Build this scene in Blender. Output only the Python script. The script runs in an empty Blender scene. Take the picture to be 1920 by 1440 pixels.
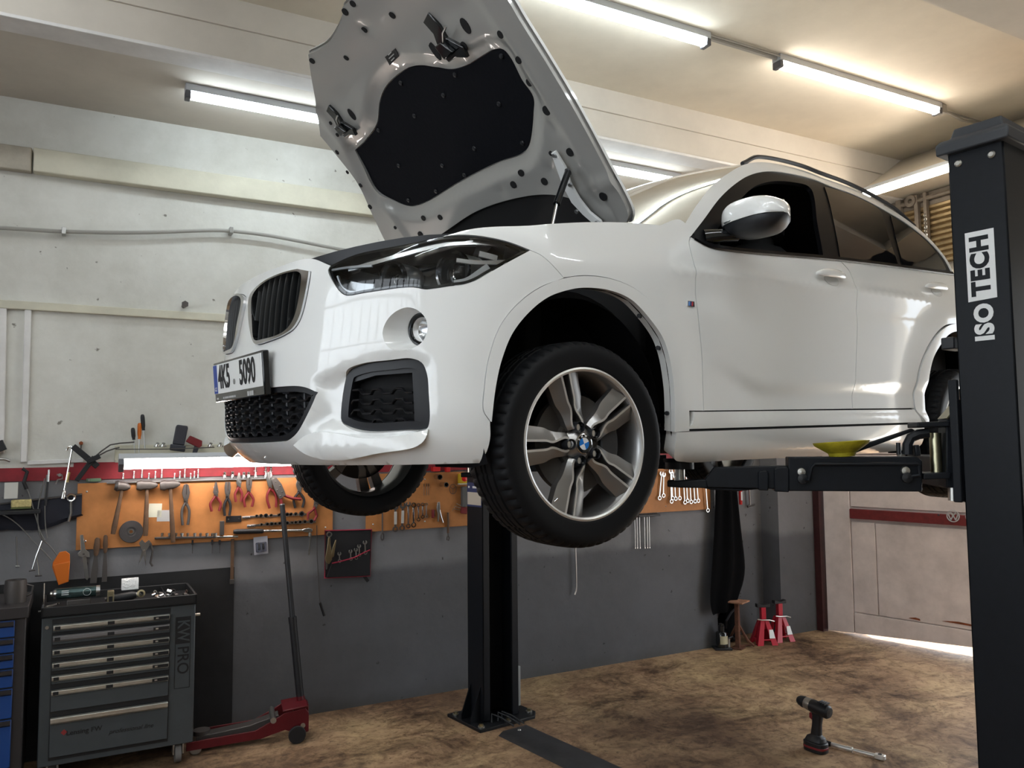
import bpy, math, random
from math import sin, cos, tan, pi, radians, hypot, atan2, sqrt
from mathutils import Vector, Matrix
from mathutils.geometry import delaunay_2d_cdt
random.seed(7)
scn = bpy.context.scene
COL = scn.collection

# ------------------------------------------------------------------ camera
FPX, CH = 1510.0, 1.81
_a, _p, _r = radians(36.6), radians(4.2), radians(.5)
CF = Vector((sin(_a)*cos(_p), cos(_a)*cos(_p), sin(_p)))
_R = Vector((cos(_a), -sin(_a), 0)); _U = _R.cross(CF)
CR = _R*cos(_r) - _U*sin(_r); CU = _U*cos(_r) + _R*sin(_r)
CPOS = Vector((0, 0, CH))
cd = bpy.data.cameras.new('camera'); cam = bpy.data.objects.new('camera', cd); COL.objects.link(cam)
cd.sensor_fit = 'HORIZONTAL'; cd.sensor_width = 36; cd.lens = FPX/1920*36
cd.clip_start = .05; cd.clip_end = 200
m = Matrix.Identity(4)
for i in range(3):
    m[i][0], m[i][1], m[i][2], m[i][3] = CR[i], CU[i], -CF[i], CPOS[i]
cam.matrix_world = m
scn.camera = cam

# ------------------------------------------------------------------ world, exposure
scn.view_settings.view_transform = 'Standard'; scn.view_settings.look = 'None'
scn.view_settings.gamma = 1; scn.view_settings.use_curve_mapping = False
scn.view_settings.exposure = 1.12
wd_ = bpy.data.worlds.new('sky'); scn.world = wd_; wd_.use_nodes = True
bg = wd_.node_tree.nodes['Background']
bg.inputs[0].default_value = (.86, .93, 1, 1); bg.inputs[1].default_value = 2.0
sun = bpy.data.lights.new('sun', 'SUN'); sun.energy = 9; sun.angle = .02; sun.color = (1, .95, .88)
sun_o = bpy.data.objects.new('sun', sun); COL.objects.link(sun_o); sun_o.rotation_euler = (radians(-14), radians(12), 0)
LED_COOL, LED_WARM, LED_POWER = (.80, .92, 1.0), (1.0, .88, .72), 15.0

# ------------------------------------------------------------------ pixel -> place
def ray(x, y): return CF + CR*((x-960)/FPX) - CU*((y-720)/FPX)
def on_plane(x, y, P0, n):
    d = ray(x, y); n = Vector(n); return CPOS + d*((Vector(P0)-CPOS).dot(n)/d.dot(n))
def on_z(x, y, z=0): return on_plane(x, y, (0, 0, z), (0, 0, 1))

# ------------------------------------------------------------------ materials
MATS = {}
def mat(name, col, rough=.5, metal=0, var=None, bump=None, coat=0, spec=.5, emit=None, trans=0, alpha=1, ior=1.45, col2=None):
    if name in MATS: return MATS[name]
    mt = bpy.data.materials.new(name); mt.use_nodes = True; MATS[name] = mt
    nt = mt.node_tree; b = nt.nodes['Principled BSDF']
    c = tuple(col)+(1,)
    b.inputs['Base Color'].default_value = c; b.inputs['Roughness'].default_value = rough
    b.inputs['Metallic'].default_value = metal; b.inputs['Coat Weight'].default_value = coat
    b.inputs['Coat Roughness'].default_value = .03
    b.inputs['Specular IOR Level'].default_value = spec; b.inputs['IOR'].default_value = ior
    b.inputs['Transmission Weight'].default_value = trans; b.inputs['Alpha'].default_value = alpha
    if emit:
        b.inputs['Emission Color'].default_value = tuple(emit[:3])+(1,); b.inputs['Emission Strength'].default_value = emit[3]
    tc = nt.nodes.new('ShaderNodeTexCoord')
    if var:
        n = nt.nodes.new('ShaderNodeTexNoise'); n.inputs['Scale'].default_value = var[0]; n.inputs['Detail'].default_value = 6
        n.inputs['Roughness'].default_value = .65
        r = nt.nodes.new('ShaderNodeValToRGB')
        lo = tuple(max(0, x*(1-var[1])) for x in col)+(1,); hi = tuple(min(1, x*(1+var[1])) for x in col)+(1,)
        if col2: lo = tuple(col2)+(1,); hi = c
        r.color_ramp.elements[0].color = lo; r.color_ramp.elements[1].color = hi
        r.color_ramp.elements[0].position = .3; r.color_ramp.elements[1].position = .7
        nt.links.new(tc.outputs['Object'], n.inputs['Vector']); nt.links.new(n.outputs['Fac'], r.inputs['Fac'])
        nt.links.new(r.outputs['Color'], b.inputs['Base Color'])
    if bump:
        n2 = nt.nodes.new('ShaderNodeTexNoise'); n2.inputs['Scale'].default_value = bump[0]; n2.inputs['Detail'].default_value = 8
        bp = nt.nodes.new('ShaderNodeBump'); bp.inputs['Strength'].default_value = bump[1]; bp.inputs['Distance'].default_value = bump[2] if len(bump) > 2 else .01
        nt.links.new(tc.outputs['Object'], n2.inputs['Vector']); nt.links.new(n2.outputs['Fac'], bp.inputs['Height'])
        nt.links.new(bp.outputs['Normal'], b.inputs['Normal'])
    return mt
def nodes_of(mt): return mt.node_tree, mt.node_tree.nodes, mt.node_tree.links, mt.node_tree.nodes['Principled BSDF']

# ------------------------------------------------------------------ objects
def tag(o, label=None, cat=None, group=None, kind=None):
    if label: o['label'] = label
    if cat: o['category'] = cat
    if group: o['group'] = group
    if kind: o['kind'] = kind
    return o
def empty(name, loc=(0, 0, 0), rot=0, parent=None, mtx=None):
    o = bpy.data.objects.new(name, None); COL.objects.link(o); o.empty_display_size = .05
    if mtx is not None: o.matrix_world = mtx
    else: o.location = loc; o.rotation_euler = (0, 0, rot)
    if parent: o.parent = parent
    return o
def thing(name, label, cat, loc=(0, 0, 0), rot=0, group=None, mtx=None):
    return tag(empty(name, loc, rot, None, mtx), label, cat, group)
def link_mesh(name, me, mt, parent=None):
    if mt: me.materials.append(mt)
    o = bpy.data.objects.new(name, me); COL.objects.link(o)
    if parent: o.parent = parent
    return o
def dup(root, label=None, mtx=None, group=None, loc=None):
    def rec(o, par):
        c = o.copy(); COL.objects.link(c); c.parent = par
        for ch in list(o.children): rec(ch, c)
        return c
    r = rec(root, root.parent)
    if label: r['label'] = label
    if group: r['group'] = group
    if mtx is not None: r.matrix_world = mtx
    if loc is not None: r.location = loc
    return r
def frame(o, ex, ez):
    """matrix with columns ex, ey, ez at origin o (ez kept, ex made orthogonal)"""
    ez = Vector(ez).normalized(); ex = Vector(ex); ex = (ex - ez*ex.dot(ez)).normalized(); ey = ez.cross(ex)
    M = Matrix.Identity(4)
    for i in range(3): M[i][0], M[i][1], M[i][2], M[i][3] = ex[i], ey[i], ez[i], o[i]
    return M
def perp(d):
    d = Vector(d).normalized(); a = Vector((0, 0, 1)) if abs(d.z) < .9 else Vector((1, 0, 0))
    x = d.cross(a).normalized(); return x, d.cross(x)

class MB:
    def __init__(s): s.v = []; s.f = []
    def add(s, vs, fs):
        n = len(s.v); s.v += [Vector(p) for p in vs]; s.f += [tuple(i+n for i in f) for f in fs]; return s
    def box(s, lo, hi, M=None):
        x0, y0, z0 = lo; x1, y1, z1 = hi
        v = [Vector(p) for p in ((x0,y0,z0),(x1,y0,z0),(x1,y1,z0),(x0,y1,z0),(x0,y0,z1),(x1,y0,z1),(x1,y1,z1),(x0,y1,z1))]
        if M is not None: v = [M @ p for p in v]
        return s.add(v, [(0,3,2,1),(4,5,6,7),(0,1,5,4),(1,2,6,5),(2,3,7,6),(3,0,4,7)])
    def cbox(s, c, d, M=None):
        return s.box([c[i]-d[i]/2 for i in range(3)], [c[i]+d[i]/2 for i in range(3)], M)
    def cyl(s, p0, p1, r0, r1=None, n=16, caps=True):
        r1 = r0 if r1 is None else r1; p0 = Vector(p0); p1 = Vector(p1); x, y = perp(p1-p0)
        v = []
        for p, r in ((p0, r0), (p1, r1)):
            v += [p + x*(r*cos(2*pi*i/n)) + y*(r*sin(2*pi*i/n)) for i in range(n)]
        f = [(i, (i+1) % n, n+(i+1) % n, n+i) for i in range(n)]
        if caps: f += [tuple(range(n))[::-1], tuple(range(n, 2*n))]
        return s.add(v, f)
    def tube(s, pts, r, n=8, closed=False, caps=True):
        pts = [Vector(p) for p in pts]; N = len(pts); rs = r if isinstance(r, (list, tuple)) else [r]*N
        v = []; up = None
        for i, p in enumerate(pts):
            if closed: t = pts[(i+1) % N]-pts[i-1]
            else: t = pts[min(i+1, N-1)]-pts[max(i-1, 0)]
            t.normalize()
            if up is None: x, y = perp(t)
            else:
                x = up - t*up.dot(t); x.normalize(); y = t.cross(x)
            up = x
            v += [p + x*(rs[i]*cos(2*pi*k/n)) + y*(rs[i]*sin(2*pi*k/n)) for k in range(n)]
        f = []
        for i in range(N if closed else N-1):
            j = (i+1) % N
            f += [(i*n+k, i*n+(k+1) % n, j*n+(k+1) % n, j*n+k) for k in range(n)]
        if caps and not closed: f += [tuple(range(n))[::-1], tuple(range((N-1)*n, N*n))]
        return s.add(v, f)
    def lathe(s, prof, o=(0,0,0), axis=(0,0,1), n=24, close=False, a0=0, a1=2*pi):
        """prof: (radius, height along axis)"""
        o = Vector(o); ax = Vector(axis).normalized(); x, y = perp(ax); P = len(prof); full = abs(a1-a0-2*pi) < 1e-6
        st = n if full else n+1; v = []
        for k in range(st):
            a = a0+(a1-a0)*k/n; d = x*cos(a)+y*sin(a)
            v += [o + d*r + ax*h for r, h in prof]
        f = []
        for k in range(n):
            j = (k+1) % st
            for i in range(P-1 if not close else P):
                q = (i+1) % P; f.append((k*P+i, k*P+q, j*P+q, j*P+i))
        return s.add(v, f)
    def prism(s, poly, M=None, d0=0, d1=.01):
        """poly in local xy, extruded along local z d0..d1"""
        M = M or Matrix.Identity(4); n = len(poly)
        if sum(poly[i][0]*poly[(i+1) % n][1]-poly[(i+1) % n][0]*poly[i][1] for i in range(n)) < 0: poly = poly[::-1]
        v = [M @ Vector((x, y, d0)) for x, y in poly] + [M @ Vector((x, y, d1)) for x, y in poly]
        f = [tuple(range(n))[::-1], tuple(range(n, 2*n))] + [(i, (i+1) % n, n+(i+1) % n, n+i) for i in range(n)]
        return s.add(v, f)
    def loft(s, rings, caps=True, closed=True):
        n = len(rings[0]); v = [p for r in rings for p in r]; f = []
        for i in range(len(rings)-1):
            for k in range(n if closed else n-1):
                f.append((i*n+k, i*n+(k+1) % n, (i+1)*n+(k+1) % n, (i+1)*n+k))
        if caps and closed: f += [tuple(range(n))[::-1], tuple(range((len(rings)-1)*n, len(rings)*n))]
        return s.add(v, f)
    def xf(s, M):
        s.v = [M @ p for p in s.v]; return s
    def build(s, name, mt, parent=None, bevel=0, ang=35, seg=2, sub=0):
        me = bpy.data.meshes.new(name); me.from_pydata([tuple(p) for p in s.v], [], s.f); me.validate(); me.update()
        me.polygons.foreach_set('use_smooth', [True]*len(me.polygons)); me.set_sharp_from_angle(angle=radians(ang))
        o = link_mesh(name, me, mt, parent)
        if bevel:
            b = o.modifiers.new('bevel', 'BEVEL'); b.width = bevel; b.segments = seg; b.limit_method = 'ANGLE'; b.angle_limit = radians(40); b.harden_normals = False
        if sub:
            b = o.modifiers.new('sub', 'SUBSURF'); b.levels = sub; b.render_levels = sub
        return o
def text_mesh(body, size, M, name, mt, parent, depth=.0006, off=0, space=1, align='CENTER', sx=1):
    cu = bpy.data.curves.new(name, 'FONT'); cu.body = body; cu.size = size; cu.extrude = depth; cu.offset = off
    cu.align_x = align; cu.align_y = 'CENTER'; cu.space_character = space; cu.resolution_u = 4
    t = bpy.data.objects.new(name, cu); COL.objects.link(t)
    me = bpy.data.meshes.new_from_object(t); bpy.data.objects.remove(t); bpy.data.curves.remove(cu)
    me.transform(M @ Matrix.Diagonal((sx, 1, 1, 1)))
    o = link_mesh(name, me, mt, parent); return o

def crom(pts, step=.02, closed=False):
    """Catmull-Rom through 2-D/3-D points; a point given as (x, y, 'c') is a sharp corner"""
    P = [Vector(p[:2]) if (len(p) == 3 and p[2] == 'c') or len(p) == 2 else Vector(p) for p in pts]
    cr = [len(p) == 3 and p[2] == 'c' for p in pts]; n = len(P); out = []
    for i in range(n if closed else n-1):
        p1, p2 = P[i], P[(i+1) % n]
        p0 = P[i-1] if (closed or i > 0) and not cr[i] else p1*2-p2
        p3 = P[(i+2) % n] if (closed or i+2 < n) and not cr[(i+1) % n] else p2*2-p1
        L = (p2-p1).length; k = max(1, int(math.ceil(L/step)))
        a = max((p1-p0).length, 1e-6)**.5; b = max(L, 1e-6)**.5; c_ = max((p3-p2).length, 1e-6)**.5
        m1 = (p1-p0)*(b/a)*(b/(a+b)) + (p2-p1)*(a/(a+b)); m2 = (p2-p1)*(c_/(b+c_)) + (p3-p2)*(b/c_)*(b/(b+c_))
        for j in range(k):
            t = j/k; t2 = t*t; t3 = t2*t
            out.append(p1*(2*t3-3*t2+1) + m1*(t3-2*t2+t) + p2*(-2*t3+3*t2) + m2*(t3-t2))
    if not closed: out.append(P[-1])
    return out
def interp(tab, x):
    """smooth (Hermite) table lookup"""
    n = len(tab)
    if x <= tab[0][0]: return tab[0][1] + (x-tab[0][0])*(tab[1][1]-tab[0][1])/(tab[1][0]-tab[0][0])
    if x >= tab[-1][0]: return tab[-1][1] + (x-tab[-1][0])*(tab[-1][1]-tab[-2][1])/(tab[-1][0]-tab[-2][0])
    for i in range(n-1):
        if x <= tab[i+1][0]: break
    x0, y0 = tab[i]; x1, y1 = tab[i+1]; h = x1-x0
    def sl(j):
        if j == 0: return (tab[1][1]-tab[0][1])/(tab[1][0]-tab[0][0])
        if j == n-1: return (tab[-1][1]-tab[-2][1])/(tab[-1][0]-tab[-2][0])
        return (tab[j+1][1]-tab[j-1][1])/(tab[j+1][0]-tab[j-1][0])
    t = (x-x0)/h; m0 = sl(i)*h; m1 = sl(i+1)*h; t2 = t*t; t3 = t2*t
    return y0*(2*t3-3*t2+1)+m0*(t3-2*t2+t)+y1*(-2*t3+3*t2)+m1*(t3-t2)
def sstep(a, b, x):
    t = min(1, max(0, (x-a)/(b-a))); return t*t*(3-2*t)

# ================================================================== SETTING
WA = Vector((2.208, 5.293, 0)); WTH = radians(-8.382)
WM = Matrix.Translation(WA) @ Matrix.Rotation(WTH, 4, 'Z')      # wall frame: x along the wall, -y into the room, z up
WMI = WM.inverted()
WNR = WM.to_3x3() @ Vector((0, -1, 0)); WDIR = WM.to_3x3() @ Vector((1, 0, 0))
def W(x, y, off=0):
    """pixel -> (s, z) on the tool wall, off metres in front of it"""
    q = WMI @ on_plane(x, y, WA+WNR*off, WNR); return q.x, q.z
def wf(s, z, off=0, rot=0):
    """world matrix of a thing hung on the wall: local x along wall, local y up, local z out of the wall; rot turns it in the wall plane"""
    M = Matrix(((1, 0, 0, s), (0, 0, -1, -off), (0, 1, 0, z), (0, 0, 0, 1)))
    return WM @ M @ Matrix.Rotation(rot, 4, 'Z')
SE = 4.93          # end wall (with the gate) along the wall frame
CEIL, SOF = 4.25, 3.91

def plaster(name, upper, band, lower, floorgrey, stops):
    mt = mat(name, upper, .85, bump=(6, .35, .02)); nt, N, L, b = nodes_of(mt)
    tc = N.new('ShaderNodeTexCoord'); sp = N.new('ShaderNodeSeparateXYZ'); L.new(tc.outputs['Object'], sp.inputs[0])
    nz = N.new('ShaderNodeTexNoise'); nz.inputs['Scale'].default_value = 2.2; nz.inputs['Detail'].default_value = 7; L.new(tc.outputs['Object'], nz.inputs['Vector'])
    ad = N.new('ShaderNodeMath'); ad.operation = 'MULTIPLY_ADD'; ad.inputs[1].default_value = .10; L.new(nz.outputs['Fac'], ad.inputs[0]); L.new(sp.outputs['Z'], ad.inputs[2])
    mr = N.new('ShaderNodeMath'); mr.operation = 'MULTIPLY'; mr.inputs[1].default_value = .2; L.new(ad.outputs[0], mr.inputs[0])
    rp = N.new('ShaderNodeValToRGB'); L.new(mr.outputs[0], rp.inputs['Fac']); el = rp.color_ramp.elements
    cols = [floorgrey, lower, lower, band, band, upper]; ps = [0, .1, stops[0]-.03, stops[0]+.03, stops[1]-.004, stops[1]+.004]
    el[0].position = (ps[0]+.05)*.2; el[0].color = cols[0]+(1,); el[1].position = (ps[1]+.05)*.2; el[1].color = cols[1]+(1,)
    for p, c in zip(ps[2:], cols[2:]):
        e = el.new((p+.05)*.2); e.color = c+(1,)
    # stains and wear, larger and finer
    n2 = N.new('ShaderNodeTexNoise'); n2.inputs['Scale'].default_value = 1.1; n2.inputs['Detail'].default_value = 9; n2.inputs['Roughness'].default_value = .7; L.new(tc.outputs['Object'], n2.inputs['Vector'])
    r2 = N.new('ShaderNodeValToRGB'); r2.color_ramp.elements[0].position = .28; r2.color_ramp.elements[0].color = (.72, .71, .68, 1); r2.color_ramp.elements[1].position = .62; r2.color_ramp.elements[1].color = (1, 1, 1, 1)
    L.new(n2.outputs['Fac'], r2.inputs['Fac'])
    mx = N.new('ShaderNodeMix'); mx.data_type = 'RGBA'; mx.blend_type = 'MULTIPLY'; mx.inputs[0].default_value = 1; L.new(rp.outputs['Color'], mx.inputs[6]); L.new(r2.outputs['Color'], mx.inputs[7])
    v = N.new('ShaderNodeTexNoise'); v.inputs['Scale'].default_value = 16; v.inputs['Detail'].default_value = 3; L.new(tc.outputs['Object'], v.inputs['Vector'])
    r3 = N.new('ShaderNodeValToRGB'); r3.color_ramp.elements[0].position = .27; r3.color_ramp.elements[0].color = (.35, .33, .31, 1); r3.color_ramp.elements[1].position = .31; r3.color_ramp.elements[1].color = (1, 1, 1, 1); L.new(v.outputs['Fac'], r3.inputs['Fac'])
    m2 = N.new('ShaderNodeMix'); m2.data_type = 'RGBA'; m2.blend_type = 'MULTIPLY'; m2.inputs[0].default_value = 1; L.new(mx.outputs[2], m2.inputs[6]); L.new(r3.outputs['Color'], m2.inputs[7])
    L.new(m2.outputs[2], b.inputs['Base Color'])
    return mt
M_wall = plaster('painted_wall', (.66, .65, .60), (.185, .185, .195), (.105, .106, .116), (.09, .09, .092), (.93, 1.64))
M_ceil = mat('ceiling_paint', (.62, .56, .46), .9, var=(1.3, .10), bump=(9, .12, .01))
M_face = mat('beam_paint', (.55, .505, .44), .9, var=(1.5, .10), bump=(9, .12, .01))
M_trim = mat('old_cream_board', (.58, .55, .44), .8, var=(2.5, .14), bump=(14, .15, .01))
M_white = mat('white_strip', (.66, .64, .62), .75, var=(5, .1))
M_red = mat('red_board', (.22, .012, .02), .6, var=(8, .25))

def floor_mat():
    mt = mat('oily_concrete', (.25, .19, .12), .62, bump=(14, .25, .01)); nt, N, L, b = nodes_of(mt)
    tc = N.new('ShaderNodeTexCoord')
    def noise(sc, det=8, ro=.6, warp=0):
        n = N.new('ShaderNodeTexNoise'); n.inputs['Scale'].default_value = sc; n.inputs['Detail'].default_value = det; n.inputs['Roughness'].default_value = ro
        n.inputs['Distortion'].default_value = warp; L.new(tc.outputs['Object'], n.inputs['Vector']); return n
    def ramp(n, stops):
        r = N.new('ShaderNodeValToRGB'); L.new(n.outputs['Fac'], r.inputs['Fac']); e = r.color_ramp.elements
        e[0].position, e[0].color = stops[0][0], stops[0][1]+(1,); e[1].position, e[1].color = stops[1][0], stops[1][1]+(1,)
        for p, c in stops[2:]:
            x = e.new(p); x.color = c+(1,)
        return r
    def mul(a, bb):
        m = N.new('ShaderNodeMix'); m.data_type = 'RGBA'; m.blend_type = 'MULTIPLY'; m.inputs[0].default_value = 1; L.new(a, m.inputs[6]); L.new(bb, m.inputs[7]); return m.outputs[2]
    base = ramp(noise(.9, 9, .7, .4), [(.32, (.24, .14, .082)), (.72, (.56, .41, .22)), (.5, (.42, .275, .16))])
    st = ramp(noise(1.7, 10, .72, .8), [(.36, (.28, .24, .22)), (.52, (1, 1, 1))])
    fine = ramp(noise(26, 6, .7), [(.33, (.45, .42, .40)), (.46, (1, 1, 1))])
    sc = ramp(noise(7, 9, .75, 1.5), [(.38, (.55, .5, .47)), (.55, (1, 1, 1))])
    mp = N.new('ShaderNodeMapping'); mp.inputs['Rotation'].default_value = (0, 0, radians(-38)); mp.inputs['Scale'].default_value = (.8, 5, 1); L.new(tc.outputs['Object'], mp.inputs['Vector'])
    ns = noise(1.6, 6, .6, .3); L.new(mp.outputs[0], ns.inputs['Vector']); strk = ramp(ns, [(.34, (.68, .64, .62)), (.44, (1, 1, 1))])
    big = ramp(noise(.55, 6, .6, .6), [(.38, (.36, .32, .32)), (.56, (1, 1, 1))])
    L.new(mul(mul(mul(mul(mul(base.outputs[0], st.outputs[0]), fine.outputs[0]), sc.outputs[0]), strk.outputs[0]), big.outputs[0]), b.inputs['Base Color'])
    rr = N.new('ShaderNodeMapRange'); rr.inputs[3].default_value = .42; rr.inputs[4].default_value = .8
    L.new(noise(1.7, 6).outputs['Fac'], rr.inputs[0]); L.new(rr.outputs[0], b.inputs['Roughness'])
    return mt
M_floor = floor_mat()

def struct(mb, name, mt, M=None, bevel=0):
    o = mb.build(name, mt, None, bevel); tag(o, kind='structure')
    if M is not None: o.matrix_world = M
    return o
S0, D1 = -5.2, 9.0          # room extents in the wall frame: s from S0 to SE, distance from wall 0..D1
struct(MB().box((S0-.3, -D1-.3, -.2), (SE+3, .4, 0)), 'floor', M_floor, WM)
# tool wall with a shallow niche beside the gate post
NA, NB, ND = 3.62, 4.40, .22
for x_, y_, x2_ in ((S0, 0, NA), (NA, ND, NB), (NB, 0, SE+.4)):
    struct(MB().box((x_, y_, 0), (x2_, .3, CEIL)), 'wall_back', M_wall, WM)
# lowered soffit along the wall, main ceiling, second beam
struct(MB().box((S0, -1.09, SOF), (SE, 0, CEIL+.2)), 'ceiling_soffit', M_face, WM)
struct(MB().box((S0-.3, -D1-.3, CEIL), (SE+.3, .3, CEIL+.25)), 'ceiling', M_ceil, WM)
struct(MB().box((S0, -3.75, SOF), (SE, -3.22, CEIL)).box((S0, -6.6, SOF), (SE, -6.1, CEIL)), 'ceiling_beam', M_face, WM)
struct(MB().prism([(4.86, CEIL), (4.35, SOF), (4.90, SOF), (4.92, CEIL)], Matrix(((1, 0, 0, 0), (0, 0, -1, -1.09), (0, 1, 0, 0), (0, 0, 0, 1))), 0, 3.0), 'ceiling_cross_beam', M_ceil, WM)
struct(MB().box((S0, -1.105, 4.09), (SE, -1.085, CEIL)), 'trim_3', M_face, WM)
struct(MB().box((S0, -1.10, SOF-.018), (SE, -.93, SOF+.001)), 'trim_4', M_white, WM, .003)
# timber / concrete band and strips on the tool wall
z0, z1 = 3.455, 3.60
struct(MB().box((-1.70, -.075, z0), (3.6, .0, z1)), 'trim_1', M_trim, WM, .006)
struct(MB().box((S0, -.06, z0), (-1.71, 0, z1)), 'trim_5', mat('weathered_board', (.42, .38, .31), .85, var=(6, .2)), WM, .006)
struct(MB().box((S0, -.03, 2.625), (1.2, 0, 2.675)), 'trim_2', M_trim, WM, .004)
# end wall above and beside the gate
G0 = on_z(1554, 1184); G1 = on_z(1826, 1233)
g0l = WMI @ G0; g1l = WMI @ G1
struct(MB().box((SE, -1.75, 2.7), (SE+.3, 0, CEIL)).box((SE, -D1, 0), (SE+.3, -4.1, CEIL)).box((SE, -4.1, 3.0), (SE+.3, -1.75, CEIL)), 'wall_right', M_ceil, WM)
struct(MB().box((4.86, -.075, 0), (4.93, -.001, 2.7)), 'trim_6', mat('dark_red_steel', (.045, .012, .012), .5, var=(12, .3)), WM, .003)
# wall behind the camera; gridded workshop window in the left wall (it mirrors in the bumper)
wz0, wz1, ws0, ws1 = 1.4, 3.7, -8.8, -2.2
struct(MB().box((S0, -D1-.3, 0), (SE+.3, -D1, CEIL)), 'wall_front', M_wall, WM)
wb = MB().box((S0-.3, -D1, 0), (S0, .3, wz0)).box((S0-.3, -D1, wz1), (S0, .3, CEIL)).box((S0-.3, -D1, wz0), (S0, ws0, wz1)).box((S0-.3, ws1, wz0), (S0, .3, wz1))
struct(wb, 'wall_left', M_wall, WM)
win = empty('window_1'); win.matrix_world = WM; tag(win, kind='structure')
mf = mat('grey_steel_frame', (.20, .20, .20), .6)
nx, nz = 13, 5
for i in range(nx+1):
    x = ws0+(ws1-ws0)*i/nx; MB().box((S0-.14, x-.02, wz0), (S0-.08, x+.02, wz1)).build('mullion', mf, win)
for i in range(nz+1):
    z = wz0+(wz1-wz0)*i/nz; MB().box((S0-.135, ws0, z-.018), (S0-.085, ws1, z+.018)).build('glazing_bar', mf, win)

# gate leaf: planked, with stile, panels, red bar and emblem
gd = (G1-G0); gd.z = 0; gl = gd.length
GM = frame(Vector((G0.x, G0.y, .0)), gd, Vector((0, 0, 1)).cross(gd)*-1)
# local: x along the leaf, y? -> rebuild so that local x = along, local y = up, local z = toward the room
gx = gd.normalized(); gzv = Vector((0, 0, 1)); gn = gx.cross(gzv)
if gn.dot(CPOS-G0) < 0: gn = -gn
GM = Matrix.Identity(4)
for i in range(3): GM[i][0], GM[i][1], GM[i][2], GM[i][3] = gx[i], gzv[i], gn[i], (G0.x, G0.y, 0)[i]
def Gp(x, y, off=0):
    q = GM.inverted() @ on_plane(x, y, G0+gn*off, gn); return q.x, q.y
M_gate = mat('grey_wood_gate', (.68, .60, .57), .8, var=(3.5, .16), bump=(22, .2, .006))
gate = thing('garage_gate', 'pale weathered gate leaf with a dark red bar and round car emblem', 'gate', mtx=GM)
GL = gl*1.25
zL = Gp(1556, 1181)[1]; zR = Gp(1826, 1214)[1]; zR = zL+(zR-zL)*1.25
bz_ = lambda x: zL+(zR-zL)*x/GL
MB().prism([(0, zL), (GL, zR), (GL, 2.68), (0, 2.68)], None, -.05, -.012).build('backing_board', M_gate, gate)
xs = Gp(1600, 1100)[0]; zb = Gp(1612, 1150)[1]; zr0, zr1 = Gp(1602, 972)[1], Gp(1602, 954)[1]; x2 = Gp(1645, 1100)[0]
MB().prism([(0, zL), (xs-.004, bz_(xs)), (xs-.004, 2.68), (0, 2.68)], None, -.012, .012).build('stile', M_gate, gate, .004)
MB().prism([(xs+.004, bz_(xs)), (GL, zR), (GL, zb), (xs+.004, zb)], None, -.012, .008).build('bottom_rail', M_gate, gate, .004)
MB().box((xs+.004, zb+.008, -.012), (x2, zr0-.03, .004)).build('panel', M_gate, gate, .004)
MB().box((x2+.008, zb+.008, -.012), (GL, zr0-.03, .004)).build('panel', M_gate, gate, .004)
MB().box((xs+.004, zr1+.02, -.012), (GL, zr1+.5, .004)).build('panel', M_gate, gate, .004)
MB().box((xs+.004, zr1+.51, -.012), (GL, 2.68, .006)).build('panel', M_gate, gate, .004)
M_bar = mat('red_bar_paint', (.16, .02, .02), .5, var=(20, .25))
bar = MB().box((xs+.005, zr0, -.01), (GL, zr1, .03)).build('red_bar', M_bar, gate, .004)
M_rust = mat('rust', (.22, .06, .02), .9, var=(30, .5))
ex, ez = Gp(1790, 967); er = .052
em = MB(); em.lathe([(er, 0), (er, .008), (er*.86, .008), (er*.86, 0)], (ex, ez, .03), (0, 0, 1), 28, True)
def stroke(mb, p0, p1, w, o, d=.006):
    p0 = Vector(p0); p1 = Vector(p1); t = (p1-p0).normalized(); n = Vector((-t.y, t.x))*w/2
    mb.prism([(p0+n)[:], (p1+n)[:], (p1-n)[:], (p0-n)[:]], Matrix.Translation(o), 0, d)
for a, b_ in (((-.45, .72), (0, -.02)), ((0, -.02), (.45, .72)), ((-.82, .28), (-.42, -.72)), ((-.42, -.72), (0, .1)), ((0, .1), (.42, -.72)), ((.42, -.72), (.82, .28))):
    stroke(em, (a[0]*er*.9, a[1]*er*.9), (b_[0]*er*.9, b_[1]*er*.9), .009, Vector((ex, ez, .03)))
M_chrome = mat('chrome', (.75, .76, .78), .12, 1)
em.build('emblem', mat('emblem_grey', (.55, .55, .55), .4, .3), bar)
MB().cyl((ex+.13, ez, .03), (ex+.13, ez, .036), .035, n=18).build('round_badge', mat('worn_alu', (.5, .47, .45), .5, .8), bar)
MB().cyl((ex-.115, ez+.002, .03), (ex-.115, ez+.002, .04), .008).build('bolt', M_chrome, bar)
for (px, py, w_) in ((1715, 1160, .05), (1795, 1168, .12)):
    q = Gp(px, py); MB().prism([(q[0]-w_, q[1]-.002), (q[0]+w_, q[1]-.008), (q[0]+w_*.9, q[1]+.006), (q[0]+.01, q[1]+.012), (q[0]-w_*.7, q[1]+.004)], None, .004, .0095).build('rust_patch', M_rust, gate)
# bright yard outside the gate
struct(MB().box((SE+.3, -9, -.25), (SE+12, 6, -.03)), 'ground', mat('pale_yard', (.75, .74, .70), .9, var=(3, .1)), WM)

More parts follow.
